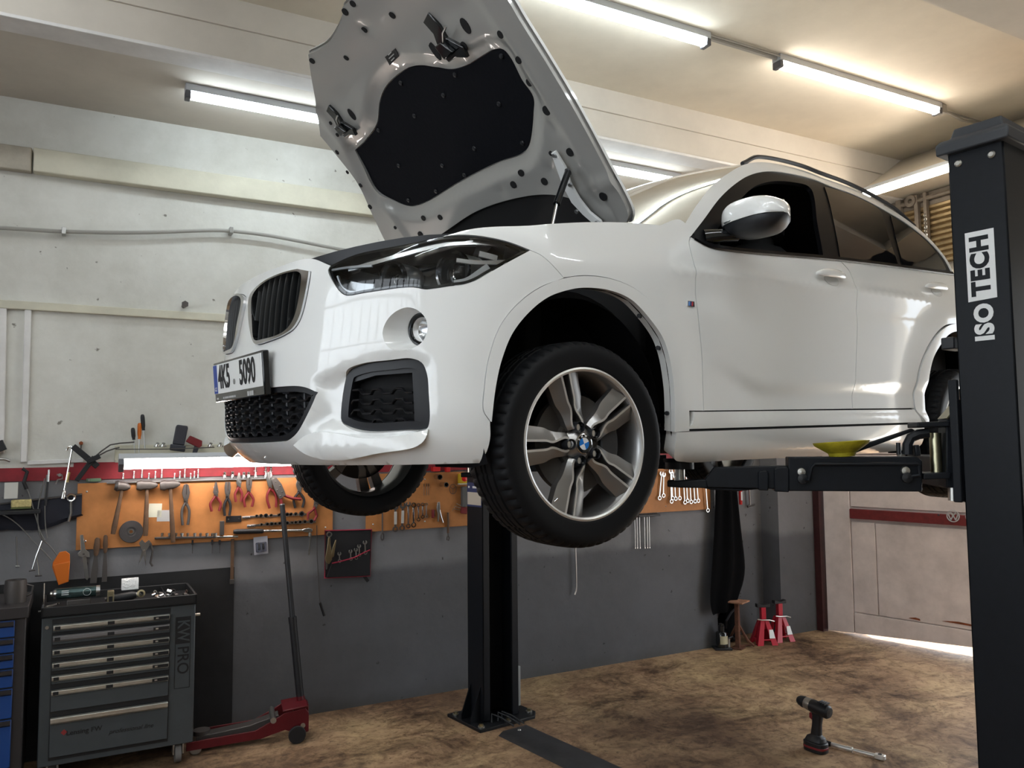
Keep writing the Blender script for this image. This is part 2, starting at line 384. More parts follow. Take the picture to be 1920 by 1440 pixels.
# ------------------------------------------------------------------ LED tubes
M_house = mat('led_housing', (.45, .46, .48), .45)
M_cap = mat('led_end_cap', (.10, .10, .11), .5)
def led(p0, p1, color, power, label, up=(0, 0, 1), w=.065, name='led_batten'):
    """batten lamp from p0 to p1: housing toward `up`, glowing diffuser away from it"""
    p0 = Vector(p0); p1 = Vector(p1); L = (p1-p0).length; up = Vector(up)
    M = frame(p0, p1-p0, up); t = thing(name, label, 'lamp', group='strip lamps of the workshop', mtx=M)
    h = MB().box((0, -w*.55, -.012), (L, w*.55, .03)); h.build('housing', M_house, t, .004)
    n = 10; ring = lambda x: [Vector((x, w/2*cos(pi+pi*k/n), -.012+.042*sin(pi+pi*k/n))) for k in range(n+1)]
    MB().loft([ring(.03), ring(L-.03)]).build('diffuser', mat('led_glow_%d_%d' % (int(color[2]*100), int(power)), (1, 1, 1), .4, emit=color+(power,)), t)
    for x0, x1 in ((0, .03), (L-.03, L)):
        MB().box((x0, -w*.52, -.056), (x1, w*.52, -.012)).build('end_cap', M_cap, t, .004)
    return t
def lz(x, y, z): return on_z(x, y, z)
zS, zC = SOF-.03, CEIL-.03
A0, A1 = lz(347, 168, zS), lz(700, 235, zS)
led(A0, A1, LED_COOL, LED_POWER, 'cool white strip lamp on the soffit left of the open bonnet')
d0, d1 = WMI @ lz(1135, 312, zS), WMI @ lz(1278, 332, zS); dy = (d0.y+d1.y)/2
led(WM @ Vector((d1.x-1.25, dy, zS)), WM @ Vector((d1.x, dy, zS)), LED_COOL, LED_POWER, 'cool strip lamp behind the bonnet above the windscreen')
b1 = WMI @ lz(1328, 72, zC); c0 = WMI @ lz(1455, 112, zC); c1 = WMI @ lz(1757, 203, zC); by = (b1.y+c0.y+c1.y)/3
led(WM @ Vector((b1.x-1.45, by, zC)), WM @ Vector((b1.x, by, zC)), LED_COOL, LED_POWER, 'cool white strip lamp at the top edge beside the bonnet')
led(WM @ Vector((c0.x, by, zC)), WM @ Vector((c1.x, by, zC)), (1, .93, .84), LED_POWER, 'neutral white ceiling strip lamp ending near the ISO TECH post')
def endw(x, y, off=0):
    q = on_plane(x, y, WM @ Vector((SE-off, 0, 0)), WDIR); return q
e0, e1 = endw(1618, 363, SE-4.28), endw(1778, 312, SE-4.28)
led(e0, e0+(e1-e0)*1.5, LED_WARM, LED_POWER, 'warm strip lamp on the cross beam behind the lift post', up=WDIR*.6+Vector((0, 0, 1)))
# bench lamp above the tool board
s0_, zb0 = W(222, 865, .16); s1_, zb1 = W(498, 862, .16)
led(WM @ Vector((s0_, -.16, zb0)), WM @ Vector((s0_+1.18, -.16, zb0)), (1, .90, .84), LED_POWER*1.15, 'bright strip lamp above the orange tool board', up=(WNR*-.55+Vector((0, 0, .6))), w=.07)
# lamps of the bay behind the photographer
for i, (s, dd) in enumerate(((-3.6, 4.6), (-1.9, 4.6), (-.2, 4.6), (-3.6, 5.9), (-1.9, 5.9), (1.6, 5.6), (-2.9, 2.0))):
    led(WM @ Vector((s, -dd, zC)), WM @ Vector((s+1.4, -dd, zC)), (.88, .95, 1), LED_POWER*1.1, 'strip lamp on the ceiling of the bay behind the photographer')

# ================================================================== CAR
# car frame: x to the rear from the front axle, y to the far side, z up from the car's own ground plane
CM = Matrix.Translation((1.786, 2.867, 1.586)) @ Matrix.Rotation(radians(-1.2), 4, 'Y')
CMI = CM.inverted(); CO = CMI @ CPOS; CM3 = CMI.to_3x3()
NOSE = [(.14,-.70),(.17,-.735),(.20,-.775),(.24,-.815),(.30,-.838),(.42,-.845),(.52,-.843),(.62,-.834),(.72,-.825),(.80,-.812),(.86,-.79),(.90,-.76),(.95,-.69)]
WID = [(.12,.80),(.15,.835),(.18,.850),(.22,.860),(.27,.868),(.33,.872),(.45,.873),(.55,.879),(.68,.887),(.78,.893),(.85,.892),(.91,.880),(.96,.866),(1.0,.854),(1.04,.842),(1.1,.824),(1.2,.790),(1.3,.752),(1.4,.706),(1.46,.672),(1.52,.62),(1.56,.55)]
# plan of the nose: (half-width fraction, set-back behind the nose)
PLAN = [(0,0),(.14,.005),(.28,.018),(.42,.045),(.55,.088),(.67,.145),(.77,.212),(.85,.285),(.915,.37),(.955,.455),(.98,.55),(1.0,.70)]
_pl = crom([(a*.89, b) for a, b in PLAN], .01)
PS = [0.0]
for i in range(1, len(_pl)): PS.append(PS[-1]+(_pl[i]-_pl[i-1]).length)
S1 = PS[-1]; XS = -.14
def plan(s):
    """arc length -> (half-width fraction, set-back 0..0.70)"""
    s = max(0, min(S1, s)); lo, hi = 0, len(PS)-1
    while hi-lo > 1:
        m_ = (lo+hi)//2
        if PS[m_] <= s: lo = m_
        else: hi = m_
    t = (s-PS[lo])/(PS[hi]-PS[lo]); p = _pl[lo].lerp(_pl[hi], t); return p.x/.89, p.y
ARCH = 2.67
def arch_r(x, z):
    xc = 0 if x < 1.3 else ARCH
    return hypot(x-xc, (z-.31)*.95)
def half_width(x, z):
    w = interp(WID, z)
    if z > 1.0: w -= .028*max(0, (x-1.0)/2)**2*(z-1)/.3
    if x > 2.9: w -= .10*((x-2.9)/.7)**2.5
    r = arch_r(x, z)
    w += .020*(1-sstep(.42, .66, r))*(1-sstep(.80, .98, z))
    if .35 < x < 2.5:
        k = sstep(.35, .6, x)*(1-sstep(2.3, 2.5, x))
        zc = .845+.022*(x-.5)
        w += k*(.006*math.exp(-((z-zc)/.018)**2) - .007*math.exp(-((z-zc+.085)/.05)**2))
        # sculpted hollow low on the doors
        zl = .455+.02*(x-1.2)+.10*(1-sstep(.6, 1.0, x))
        w -= k*sstep(.6, 1.0, x)*.020*sstep(0, .08, zl-z)*sstep(.27, .33, z)
    return w
def SP(u, z):
    """body surface point (near side for u>0); u = arc length from the nose, running straight along the flank past S1"""
    sg = 1 if u >= 0 else -1; a = abs(u); n = interp(NOSE, z)
    if a < S1:
        f, sb = plan(a); x = n + sb*(XS-n)/.70
    else: f, x = 1, XS+a-S1
    return Vector((x, -sg*f*half_width(x, z), z))
def SN(u, z, e=.004):
    a = SP(u+e, z)-SP(u-e, z); b = SP(u, z+e)-SP(u, z-e); n = b.cross(a)
    n.normalize()
    if n.x*(SP(u, z).x-1) + n.y*SP(u, z).y < 0: n = -n
    return n
def S3(u, z, off=0):
    return SP(u, z)+SN(u, z)*off if off else SP(u, z)
def u_of(x, z):
    """side coordinate of a given x"""
    if x >= XS: return S1+x-XS
    n = interp(NOSE, z); t = (x-n)*.70/(XS-n); lo, hi = 0, S1
    for _ in range(30):
        m_ = (lo+hi)/2
        if plan(m_)[1] < t: lo = m_
        else: hi = m_
    return (lo+hi)/2
def outside(p):
    n = interp(NOSE, p.z)
    if p.x < n: return n-p.x
    a = u_of(p.x, p.z); f = 1 if a >= S1 else plan(a)[0]
    return abs(p.y)-f*half_width(p.x, p.z)
def U(px, py):
    """photo pixel -> (u, z) on the body surface"""
    d = CM3 @ ray(px, py); t0 = None; t = 1.2; pv = None
    while t < 5.5:
        p = CO+d*t; o = outside(p)
        if o < 0:
            lo, hi = pv, t
            for _ in range(22):
                m_ = (lo+hi)/2
                if outside(CO+d*m_) < 0: hi = m_
                else: lo = m_
            p = CO+d*hi; u = u_of(p.x, p.z); return (u if p.y < 0 else -u, p.z)
        pv = t; t += .01
    # grazing ray: nearest approach
    best = min((outside(CO+d*(1.2+.005*k)), k) for k in range(860)); p = CO+d*(1.2+.005*best[1]); u = u_of(max(p.x, interp(NOSE, p.z)), p.z)
    return (u if p.y < 0 else -u, p.z)
def Z(x0, y0, sc): return lambda *pts: [U(x0+sc*p[0], y0+sc*p[1])+tuple(p[2:]) for p in pts]
ZA = Z(400, 420, .3125); ZB = Z(880, 480, .38885); ZC = Z(1140, 260, .37507); ZK = Z(400, 480, .19449); ZL = Z(400, 700, .125); ZH = Z(600, 420, .20833)
def inside(poly, p):
    c_ = False; n = len(poly); x, y = p[0], p[1]; j = n-1
    for i in range(n):
        xi, yi = poly[i][0], poly[i][1]; xj, yj = poly[j][0], poly[j][1]
        if (yi > y) != (yj > y) and x < (xj-xi)*(y-yi)/(yj-yi)+xi: c_ = not c_
        j = i
    return c_
def shrink(poly, d):
    """move a closed 2-D outline inward by d"""
    n = len(poly); P = [Vector(p[:2]) for p in poly]
    A_ = sum(P[i].x*P[(i+1) % n].y-P[(i+1) % n].x*P[i].y for i in range(n)); sg = 1 if A_ > 0 else -1; out = []
    for i in range(n):
        t = (P[(i+1) % n]-P[i-1])
        if t.length < 1e-9: out.append(P[i]); continue
        t.normalize(); out.append(P[i]+Vector((-t.y, t.x))*d*sg)
    return out
def mirror(poly): return [((-p[0], p[1]) + tuple(p[2:])) for p in poly][::-1]
def panel(name, outer, mt, parent, holes=(), off=0, th=.012, g=.025, step=.012, smooth=True, S=None, gap=0, crom_on=True, offf=None, holelip=True):
    """sheet on the body surface bounded by an outline in (u, z) with its edge turned inward"""
    S = S or SP
    def nrm(u, z, e=.004):
        if S is SP: return SN(u, z)
        a = S(u+e, z)-S(u-e, z); b = S(u, z+e)-S(u, z-e); n = b.cross(a); n.normalize(); return n
    fo = offf or (lambda u, z: 0)
    loops = []
    for k, lp in enumerate([outer]+list(holes)):
        q = crom(lp, step, True) if crom_on else [Vector(p[:2]) for p in lp]
        if gap: q = shrink(q, gap if k == 0 else -gap)
        loops.append(q)
    V2 = []; E2 = []
    for q in loops:
        b = len(V2); V2 += q; E2 += [(b+i, b+(i+1) % len(q)) for i in range(len(q))]
    x0 = min(p.x for p in loops[0]); x1 = max(p.x for p in loops[0]); y0 = min(p.y for p in loops[0]); y1 = max(p.y for p in loops[0])
    cell = {}
    for p in V2: cell.setdefault((int(p.x/g), int(p.y/g)), []).append(p)
    i = 0; x = x0+g*.5
    while x < x1:
        y = y0+g*.5*(1 if i % 2 else 1.5)
        while y < y1:
            p = Vector((x, y)); near = False; cx, cy = int(x/g), int(y/g)
            for dx in (-1, 0, 1):
                for dy_ in (-1, 0, 1):
                    for q in cell.get((cx+dx, cy+dy_), ()):
                        if (q-p).length < g*.45: near = True
            if not near and inside(loops[0], p) and not any(inside(h, p) for h in loops[1:]): V2.append(p)
            y += g
        x += g; i += 1
    vv, ee, ff, _, _, _ = delaunay_2d_cdt(V2, E2, [], 0, 1e-6)
    tri = []
    for f in ff:
        c_ = (vv[f[0]]+vv[f[1]]+vv[f[2]])/3
        if inside(loops[0], c_) and not any(inside(h, c_) for h in loops[1:]): tri.append(tuple(f))
    nv = [nrm(p.x, p.y) for p in vv]; used = sorted({i for t in tri for i in t}); mp = {k: i for i, k in enumerate(used)}
    vs = [S(vv[k].x, vv[k].y)+nv[k]*(off+fo(vv[k].x, vv[k].y)) for k in used]; ns = [nv[k] for k in used]; fs = []; ln = []
    if offf:   # relief: normals from the displaced mesh
        acc = [Vector() for _ in vs]
        for t in tri:
            a, b, c_ = (mp[t[0]], mp[t[1]], mp[t[2]]); n = (vs[b]-vs[a]).cross(vs[c_]-vs[a])
            if n.dot(ns[a]) < 0: n = -n
            for q in (a, b, c_): acc[q] += n
        ns = [a.normalized() if a.length > 0 else n for a, n in zip(acc, ns)]
    for t in tri:
        a, b, c_ = (mp[t[0]], mp[t[1]], mp[t[2]])
        if (vs[b]-vs[a]).cross(vs[c_]-vs[a]).dot(ns[a]) < 0: b, c_ = c_, b
        fs.append((a, b, c_)); ln += [ns[a], ns[b], ns[c_]]
    # boundary edges
    cnt = {}
    for f in fs:
        for k in range(3): cnt.setdefault(frozenset((f[k], f[(k+1) % 3])), []).append((f[k], f[(k+1) % 3]))
    if th:
        base = len(vs); idx = {}
        bd = [e[0] for e in cnt.values() if len(e) == 1]
        def two(i_):
            if i_ not in idx:
                idx[i_] = len(vs); vs.append(vs[i_].copy()); vs.append(vs[i_]-nv[used[i_]]*th)
            return idx[i_]
        for a, b in bd:
            i0, j0 = two(a), two(b); f = (j0, i0, i0+1, j0+1); n = (vs[f[1]]-vs[f[0]]).cross(vs[f[2]]-vs[f[0]])
            n = n.normalized() if n.length > 0 else Vector((0, 0, 1)); fs.append(f); ln += [n]*4
    me = bpy.data.meshes.new(name); me.from_pydata([tuple(p) for p in vs], [], fs); me.update()
    me.polygons.foreach_set('use_smooth', [True]*len(me.polygons))
    me.normals_split_custom_set([tuple(n) for n in ln])
    return link_mesh(name, me, mt, parent)

M_paint = mat('white_car_paint', (.79, .80, .79), .30, coat=1.0)
M_blackgloss = mat('gloss_black', (.006, .007, .008), .12, coat=.6)
M_plast = mat('black_plastic', (.014, .015, .018), .42, bump=(400, .1, .001))
M_dark = mat('dark_underbody', (.006, .006, .007), .8)
M_rubber = mat('tyre_rubber', (.0055, .0058, .0068), .6, spec=.22)
M_glass = mat('tinted_glass', (.006, .006, .007), .03, coat=0, spec=.5)
M_silver = mat('bright_silver', (.66, .67, .68), .22, 1)
M_satin = mat('satin_trim', (.55, .56, .57), .3, .9)

CAR = thing('car', 'white compact suv raised on the lift with its bonnet open', 'car', mtx=CM)

# --- outlines traced on the body
arch_out = ZB((100,800,'c'),(66,745),(70,640),(95,480),(150,332),(240,222),(340,150),(455,106),(560,95),(680,110),(800,160),(900,250),(980,370),(1030,490),(1055,620),(1057,748,'c'))
arch_in = ZB((108,800,'c'),(125,650),(160,490),(210,370),(290,270),(380,200),(480,165),(560,155),(680,170),(780,215),(870,310),(930,400),(962,500),(980,620),(986,760),(985,850,'c'))
fr_u = u_of(.42, .3)
trim_poly = arch_out + [ZB((1057,748))[0]+('c',)] + arch_in[::-1]
kid_out = ZK((835,130,'c'),(945,150,'c'),(935,230),(895,440),(850,600),(790,700),(700,765),(560,825),(430,857),(400,820),(375,720),(358,560),(360,440),(375,380),(420,320),(520,240),(660,175),(760,145))
kid_in = ZK((830,165),(862,190),(865,230),(850,360),(815,540),(775,640),(720,710),(640,760),(500,800),(430,810),(410,780),(398,600),(392,470),(400,400),(430,345),(520,265),(660,200),(760,172))
grille_n = ZL((950,205),(1250,190),(1400,215),(1555,285,'c'),(1500,430),(1380,680),(1280,860),(1200,950),(1100,1015),(900,1040))
zt = grille_n[0][1]; zb_ = grille_n[-1][1]
grille = [(-p[0], p[1])+tuple(p[2:]) for p in grille_n[::-1]] + grille_n
grille = [(.0, zb_-.002)] + [(-p[0], p[1])+tuple(p[2:]) for p in grille_n[::-1]] + [(0, zt)] + grille_n
intake = ZA((785,880),(880,838),(1050,815),(1180,805),(1245,828),(1275,885),(1290,1000),(1280,1230),(1150,1245),(900,1255),(790,1225),(740,1190),(735,1150),(760,950))
fogp = ZA((1015,655),(1040,580),(1095,525),(1165,500),(1230,520),(1275,570),(1283,640),(1255,705),(1195,745),(1110,758),(1045,735))
lamp_glass = ZH((72,415,'c'),(95,375),(180,325),(330,265),(560,215),(800,170),(1100,112),(1300,100),(1500,120),(1700,165),(1890,237,'c'),(1700,340),(1500,452),(1400,510),(1300,545),(1180,560),(1050,580),(950,590),(850,572),(700,580),(400,622),(240,645),(180,610),(110,510))
# bumper: seam to the fender from the lamp tip to the arch trim, arch front edge down, lower edge, and along the bonnet line
lip = [U(x, y) for x, y in ((905,872),(850,862),(780,868),(700,866),(620,870),(560,868))]
def clear_glass(name, tint, refl=.06, rough=.02):
    mt = bpy.data.materials.new(name); mt.use_nodes = True; nt = mt.node_tree; N = nt.nodes; L = nt.links; N.remove(N['Principled BSDF']); MATS[name] = mt
    t = N.new('ShaderNodeBsdfTransparent'); t.inputs[0].default_value = tuple(tint)+(1,); g = N.new('ShaderNodeBsdfGlossy'); g.inputs['Roughness'].default_value = rough
    fr = N.new('ShaderNodeFresnel'); fr.inputs['IOR'].default_value = 1.5; mx = N.new('ShaderNodeMixShader')
    L.new(fr.outputs[0], mx.inputs[0]); L.new(t.outputs[0], mx.inputs[1]); L.new(g.outputs[0], mx.inputs[2]); L.new(mx.outputs[0], N['Material Output'].inputs['Surface']); return mt
M_lens = clear_glass('clear_lens', (.93, .95, .96))
M_screen = clear_glass('windscreen_glass', (.30, .33, .33))
M_tint = clear_glass('privacy_glass', (.05, .05, .055))
M_front = clear_glass('door_glass', (.16, .17, .17))
def P2(px, py): return U(px, py)
def mirrored(o):
    me = o.data.copy(); 
    for v in me.vertices: v.co.y = -v.co.y
    me.flip_normals(); c = bpy.data.objects.new(o.name.split('.')[0], me); COL.objects.link(c); c.parent = o.parent
    for ch in list(o.children):
        k = mirrored(ch); k.parent = c
    return c

tip = lamp_glass[10][:2]
seam = [tip+('c',), U(1016, 480), arch_out[7][:2]+('c',)]
cl = lambda L_: [(max(.014, p[0]), min(.838, p[1]))+tuple(p[2:]) for p in L_]
kid_out, kid_in = cl(kid_out), [(max(.030, p[0]), min(.826, p[1]))+tuple(p[2:]) for p in kid_in]
low = [arch_in[0][:2]+('c',)] + ZB((100, 880), (85, 940), (60, 1000))
half = [(.20, .850), (.40, .846), lamp_glass[1][:2]+('c',), lamp_glass[0][:2]] + [p[:2] for p in lamp_glass[:10:-1]] + seam + [p[:2] for p in arch_out[6:0:-1]] + [arch_out[0][:2]+('c',)] + low[1:3] + [(lip[0][0]-.01, .172, 'c')] + [(p[0], .172) for p in lip[1:]]
bump_outer = [(-p[0], p[1])+tuple(p[2:]) for p in half[::-1]] + half
rz = [p for p in ZA((600,955),(700,885),(880,815),(1180,783),(1275,812),(1308,890),(1312,1000),(1300,1240),(1200,1262),(900,1275),(760,1255),(640,1245),(560,1270),(570,1180),(615,1060))]
rz = crom(rz, .02, True)
def pdist(poly, p):
    best = 9; n = len(poly)
    for i in range(n):
        a = poly[i]; b = poly[(i+1) % n]; ab = b-a; t = max(0, min(1, (p-a).dot(ab)/max(1e-9, ab.length_squared))); best = min(best, (a+ab*t-p).length)
    return best
def relief(u, z):
    p = Vector((abs(u), z)); d = 0
    if .45 < p.x < .95 and .2 < z < .56:
        if inside(rz, p): d -= .026*sstep(0, .035, pdist(rz, p))
    # soft pleat rising from the number plate to the upper intake edge
    return d
bumper = panel('bumper', bump_outer, M_paint, CAR, holes=[kid_out, mirror(kid_out), grille, intake, mirror(intake), fogp, mirror(fogp)], th=.03, g=.022, offf=relief)
# dark filler behind every opening
panel('bumper_core', [(-.95, .19), (.95, .19), (.95, .55), (.98, .70), (.5, .84), (-.5, .84), (-.98, .70), (-.95, .55)], M_dark, CAR, off=-.085, th=0, g=.06, crom_on=False)

M_slat = mat('slat_black', (.008, .009, .010), .35)
# kidney grilles
def ring_poly(name, outer, inner, mt, parent, off, th, **k): return panel(name, outer, mt, parent, holes=[inner], off=off, th=th, g=.03, **k)
for sgn in (1, -1):
    ko = kid_out if sgn > 0 else mirror(kid_out); ki = kid_in if sgn > 0 else mirror(kid_in)
    kg = ring_poly('kidney_frame', ko, ki, M_chrome, CAR, .010, .045, gap=.002)
    panel('kidney_back', ki, M_dark, kg, off=-.055, th=0, g=.05)
    kp = crom(ki, .02, True); us = sorted(abs(p.x) for p in kp); u0, u1 = us[0], us[-1]
    for i in range(8):
        uu = u0+(u1-u0)*(i+.6)/8.3
        zs = [z/1000 for z in range(560, 840, 4) if inside(kp, (sgn*uu, z/1000))]
        if len(zs) < 4: continue
        za, zb2 = zs[0]-.006, zs[-1]+.006; mbs = MB(); rings = []
        for k in range(13):
            z = za+(zb2-za)*k/12; c0_ = S3(sgn*uu, z, -.004); n = SN(sgn*uu, z); t = (S3(sgn*(uu+.01), z)-S3(sgn*(uu-.01), z)).normalized()
            rings.append([c0_+t*.0026, c0_+n*.003, c0_-t*.0026, c0_-t*.003-n*.045, c0_+t*.003-n*.045])
        mbs.loft(rings).build('grille_slat', M_slat, kg, ang=60)
# lower centre grille
gp = crom(grille, .02, True)
lg = panel('lower_grille', grille, M_plast, CAR, holes=[shrink(gp, .02)], off=-.004, th=.05, g=.03, gap=.0015)
panel('grille_back', grille, M_dark, lg, off=-.05, th=0, g=.06)
def wavy(poly, z, parent, name, mt, off, amp=.008, per=.072, ph=0, u_lo=None, u_hi=None):
    xs = [x/200 for x in range(-200, 200) if inside(poly, (x/200, z))]
    if not xs: return
    ua, ub = max(xs[0], u_lo if u_lo is not None else -9), min(xs[-1], u_hi if u_hi is not None else 9)
    rings = []; n = int((ub-ua)/.006)
    for k in range(n+1):
        u = ua+(ub-ua)*k/n; f = ((u+ph)/per) % 1; w = sstep(.05, .2, f)-sstep(.5, .65, f); zz = z+amp*(w-.5)*2
        c_ = S3(u, zz, off); nn = SN(u, zz); up = Vector((0, 0, 1))
        rings.append([c_+up*.003, c_+up*.0015+nn*.006, c_-up*.003+nn*.004, c_-up*.004-nn*.014, c_+up*.004-nn*.014])
    MB().loft(rings).build(name, mt, parent, ang=60)
for z in (.278, .305, .333, .361, .389, .417):
    wavy(gp, z, lg, 'grille_bar', M_plast, -.012, .006, .085)
for i in range(9):
    u = -.40+.1*i; zs = [z/1000 for z in range(240, 460, 5) if inside(gp, (u, z/1000))]
    if len(zs) > 3: MB().tube([S3(u, z, -.028) for z in zs], .004, 4).build('grille_rib', M_plast, lg)
# side intakes, with frame, shelf and wavy bars
for sgn in (1, -1):
    ip = intake if sgn > 0 else mirror(intake); q = crom(ip, .02, True)
    inner = shrink(q, .030); fr = panel('intake_frame', ip, M_plast, CAR, holes=[inner], off=-.012, th=.05, g=.03, gap=.0015, offf=lambda u, z: -.014)
    panel('intake_back', ip, M_dark, fr, off=-.075, th=0, g=.05)
    for k, z in enumerate((.305, .337, .369, .401)):
        wavy(inner, z, fr, 'intake_bar', M_plast, -.036, .007, .074, u_lo=-.81 if sgn < 0 else .5, u_hi=.81 if sgn > 0 else -.5)
    top = [(sgn*u, z) for u, z in ((.60, .43), (.69, .45), (.83, .455), (.83, .478), (.75, .474), (.66, .466), (.60, .455))]
    panel('intake_shelf', top, M_plast, fr, off=-.034, th=.03, g=.03, crom_on=False)
    side = [(sgn*u, z) for u, z in ((.812, .29), (.845, .29), (.85, .455), (.812, .46))]
    panel('intake_cheek', side, M_plast, fr, off=-.034, th=.03, g=.03, crom_on=False)
    # protruding white blade under the intake
    bl = ZA((510,1308,'c'),(560,1266),(640,1246),(760,1256),(900,1276),(1100,1268),(1290,1232,'c'),(1280,1275),(1240,1310),(1000,1342),(800,1372),(680,1366),(580,1338))
    if sgn < 0: bl = mirror(bl)
    panel('bumper_blade', bl, M_paint, bumper, off=.004, th=.04, g=.02, offf=lambda u, z: .030*sstep(.285, .225, z))
    # fog lamp in its pocket
    fp = crom(fogp if sgn > 0 else mirror(fogp), .012, True); rim = [S3(p.x, p.y) for p in fp]; n = len(rim)
    cc = U(400+.3125*1213, 420+.3125*622); C0 = S3(sgn*cc[0], cc[1], -.034) + Vector((.012, -sgn*.002, 0)); ax = Vector((-.93, -sgn*.34, -.05)).normalized(); ex_, ey_ = perp(ax)
    ccen = sum(rim, Vector())/n; inn = []
    for p in rim:
        d = p-ccen; d -= ax*d.dot(ax); a = atan2(d.dot(ey_), d.dot(ex_)); inn.append(C0+ex_*(.050*cos(a))+ey_*(.050*sin(a)))
    mid = [a.lerp(b, .5)-ax*.016 for a, b in zip(rim, inn)]
    pk = MB().loft([rim, mid, inn], caps=False).build('fog_pocket', M_paint, CAR, ang=80)
    MB().lathe([(.0515, -.03), (.0515, .004), (.046, .006), (.044, 0), (.044, -.03)], C0, ax, 32).build('fog_ring', M_blackgloss, pk)
    fl = MB().lathe([(.0455, -.004), (.036, .004), (.02, .010), (0, .012)], C0, ax, 28).build('fog_lens', M_lens, pk)
    MB().lathe([(.044, -.004), (.034, -.022), (.016, -.034), (0, -.034)], C0, ax, 24).build('fog_reflector', M_silver, pk)
# number plate
PX = -.866; pw, ph_ = .525, .118; pzc = .488
pl_m = frame((PX, 0, pzc), (0, -1, 0), (-1, 0, -.06))
hold = MB().prism([(-.268, -.083), (.268, -.083), (.268, .067), (-.268, .067)], pl_m, -.028, -.004).build('plate_holder', M_blackgloss, CAR, .004)
plate = MB().prism([(-pw/2, -.052), (pw/2, -.052), (pw/2, .058), (-pw/2, .058)], pl_m, -.004, -.001).build('number_plate', mat('plate_white', (.78, .79, .78), .4), CAR, .001)
MB().prism([(-pw/2+.002, -.05), (-pw/2+.045, -.05), (-pw/2+.045, .056), (-pw/2+.002, .056)], pl_m, -.001, -.0004).build('blue_band', mat('plate_blue', (.02, .06, .32), .4), plate)
M_ink = mat('plate_ink', (.012, .012, .014), .5)
text_mesh('4K5', .118, pl_m @ Matrix.Translation((-.135, .004, 0)), 'plate_characters', M_ink, plate, off=.0030, sx=.70)
text_mesh('5090', .118, pl_m @ Matrix.Translation((.120, .004, 0)), 'plate_characters', M_ink, plate, off=.0030, sx=.70)
MB().cyl(pl_m @ Vector((-.022, -.018, -.001)), pl_m @ Vector((-.022, -.018, .001)), .010).build('plate_seal', mat('seal_grey', (.25, .25, .24), .5), plate)
text_mesh('CZ', .02, pl_m @ Matrix.Translation((-pw/2+.024, -.035, 0)), 'country_code', mat('plate_white2', (.8, .8, .8), .5), plate)
mat('silver_print', (.45, .45, .45), .5)
for x_, w_ in ((-.17, .012), (-.15, .045), (-.10, .05), (-.045, .02), (-.245, .02)): MB().prism([(x_, -.073), (x_+w_, -.073), (x_+w_, -.066), (x_, -.066)], pl_m, -.004, -.0032).build('holder_print', MATS['silver_print'], hold)
for x_, w_ in ((.10, .018), (.122, .014), (.139, .022)): MB().prism([(x_, -.076), (x_+w_, -.076), (x_+w_, -.060), (x_, -.060)], pl_m, -.004, -.0032).build('holder_print', MATS['silver_print'], hold)

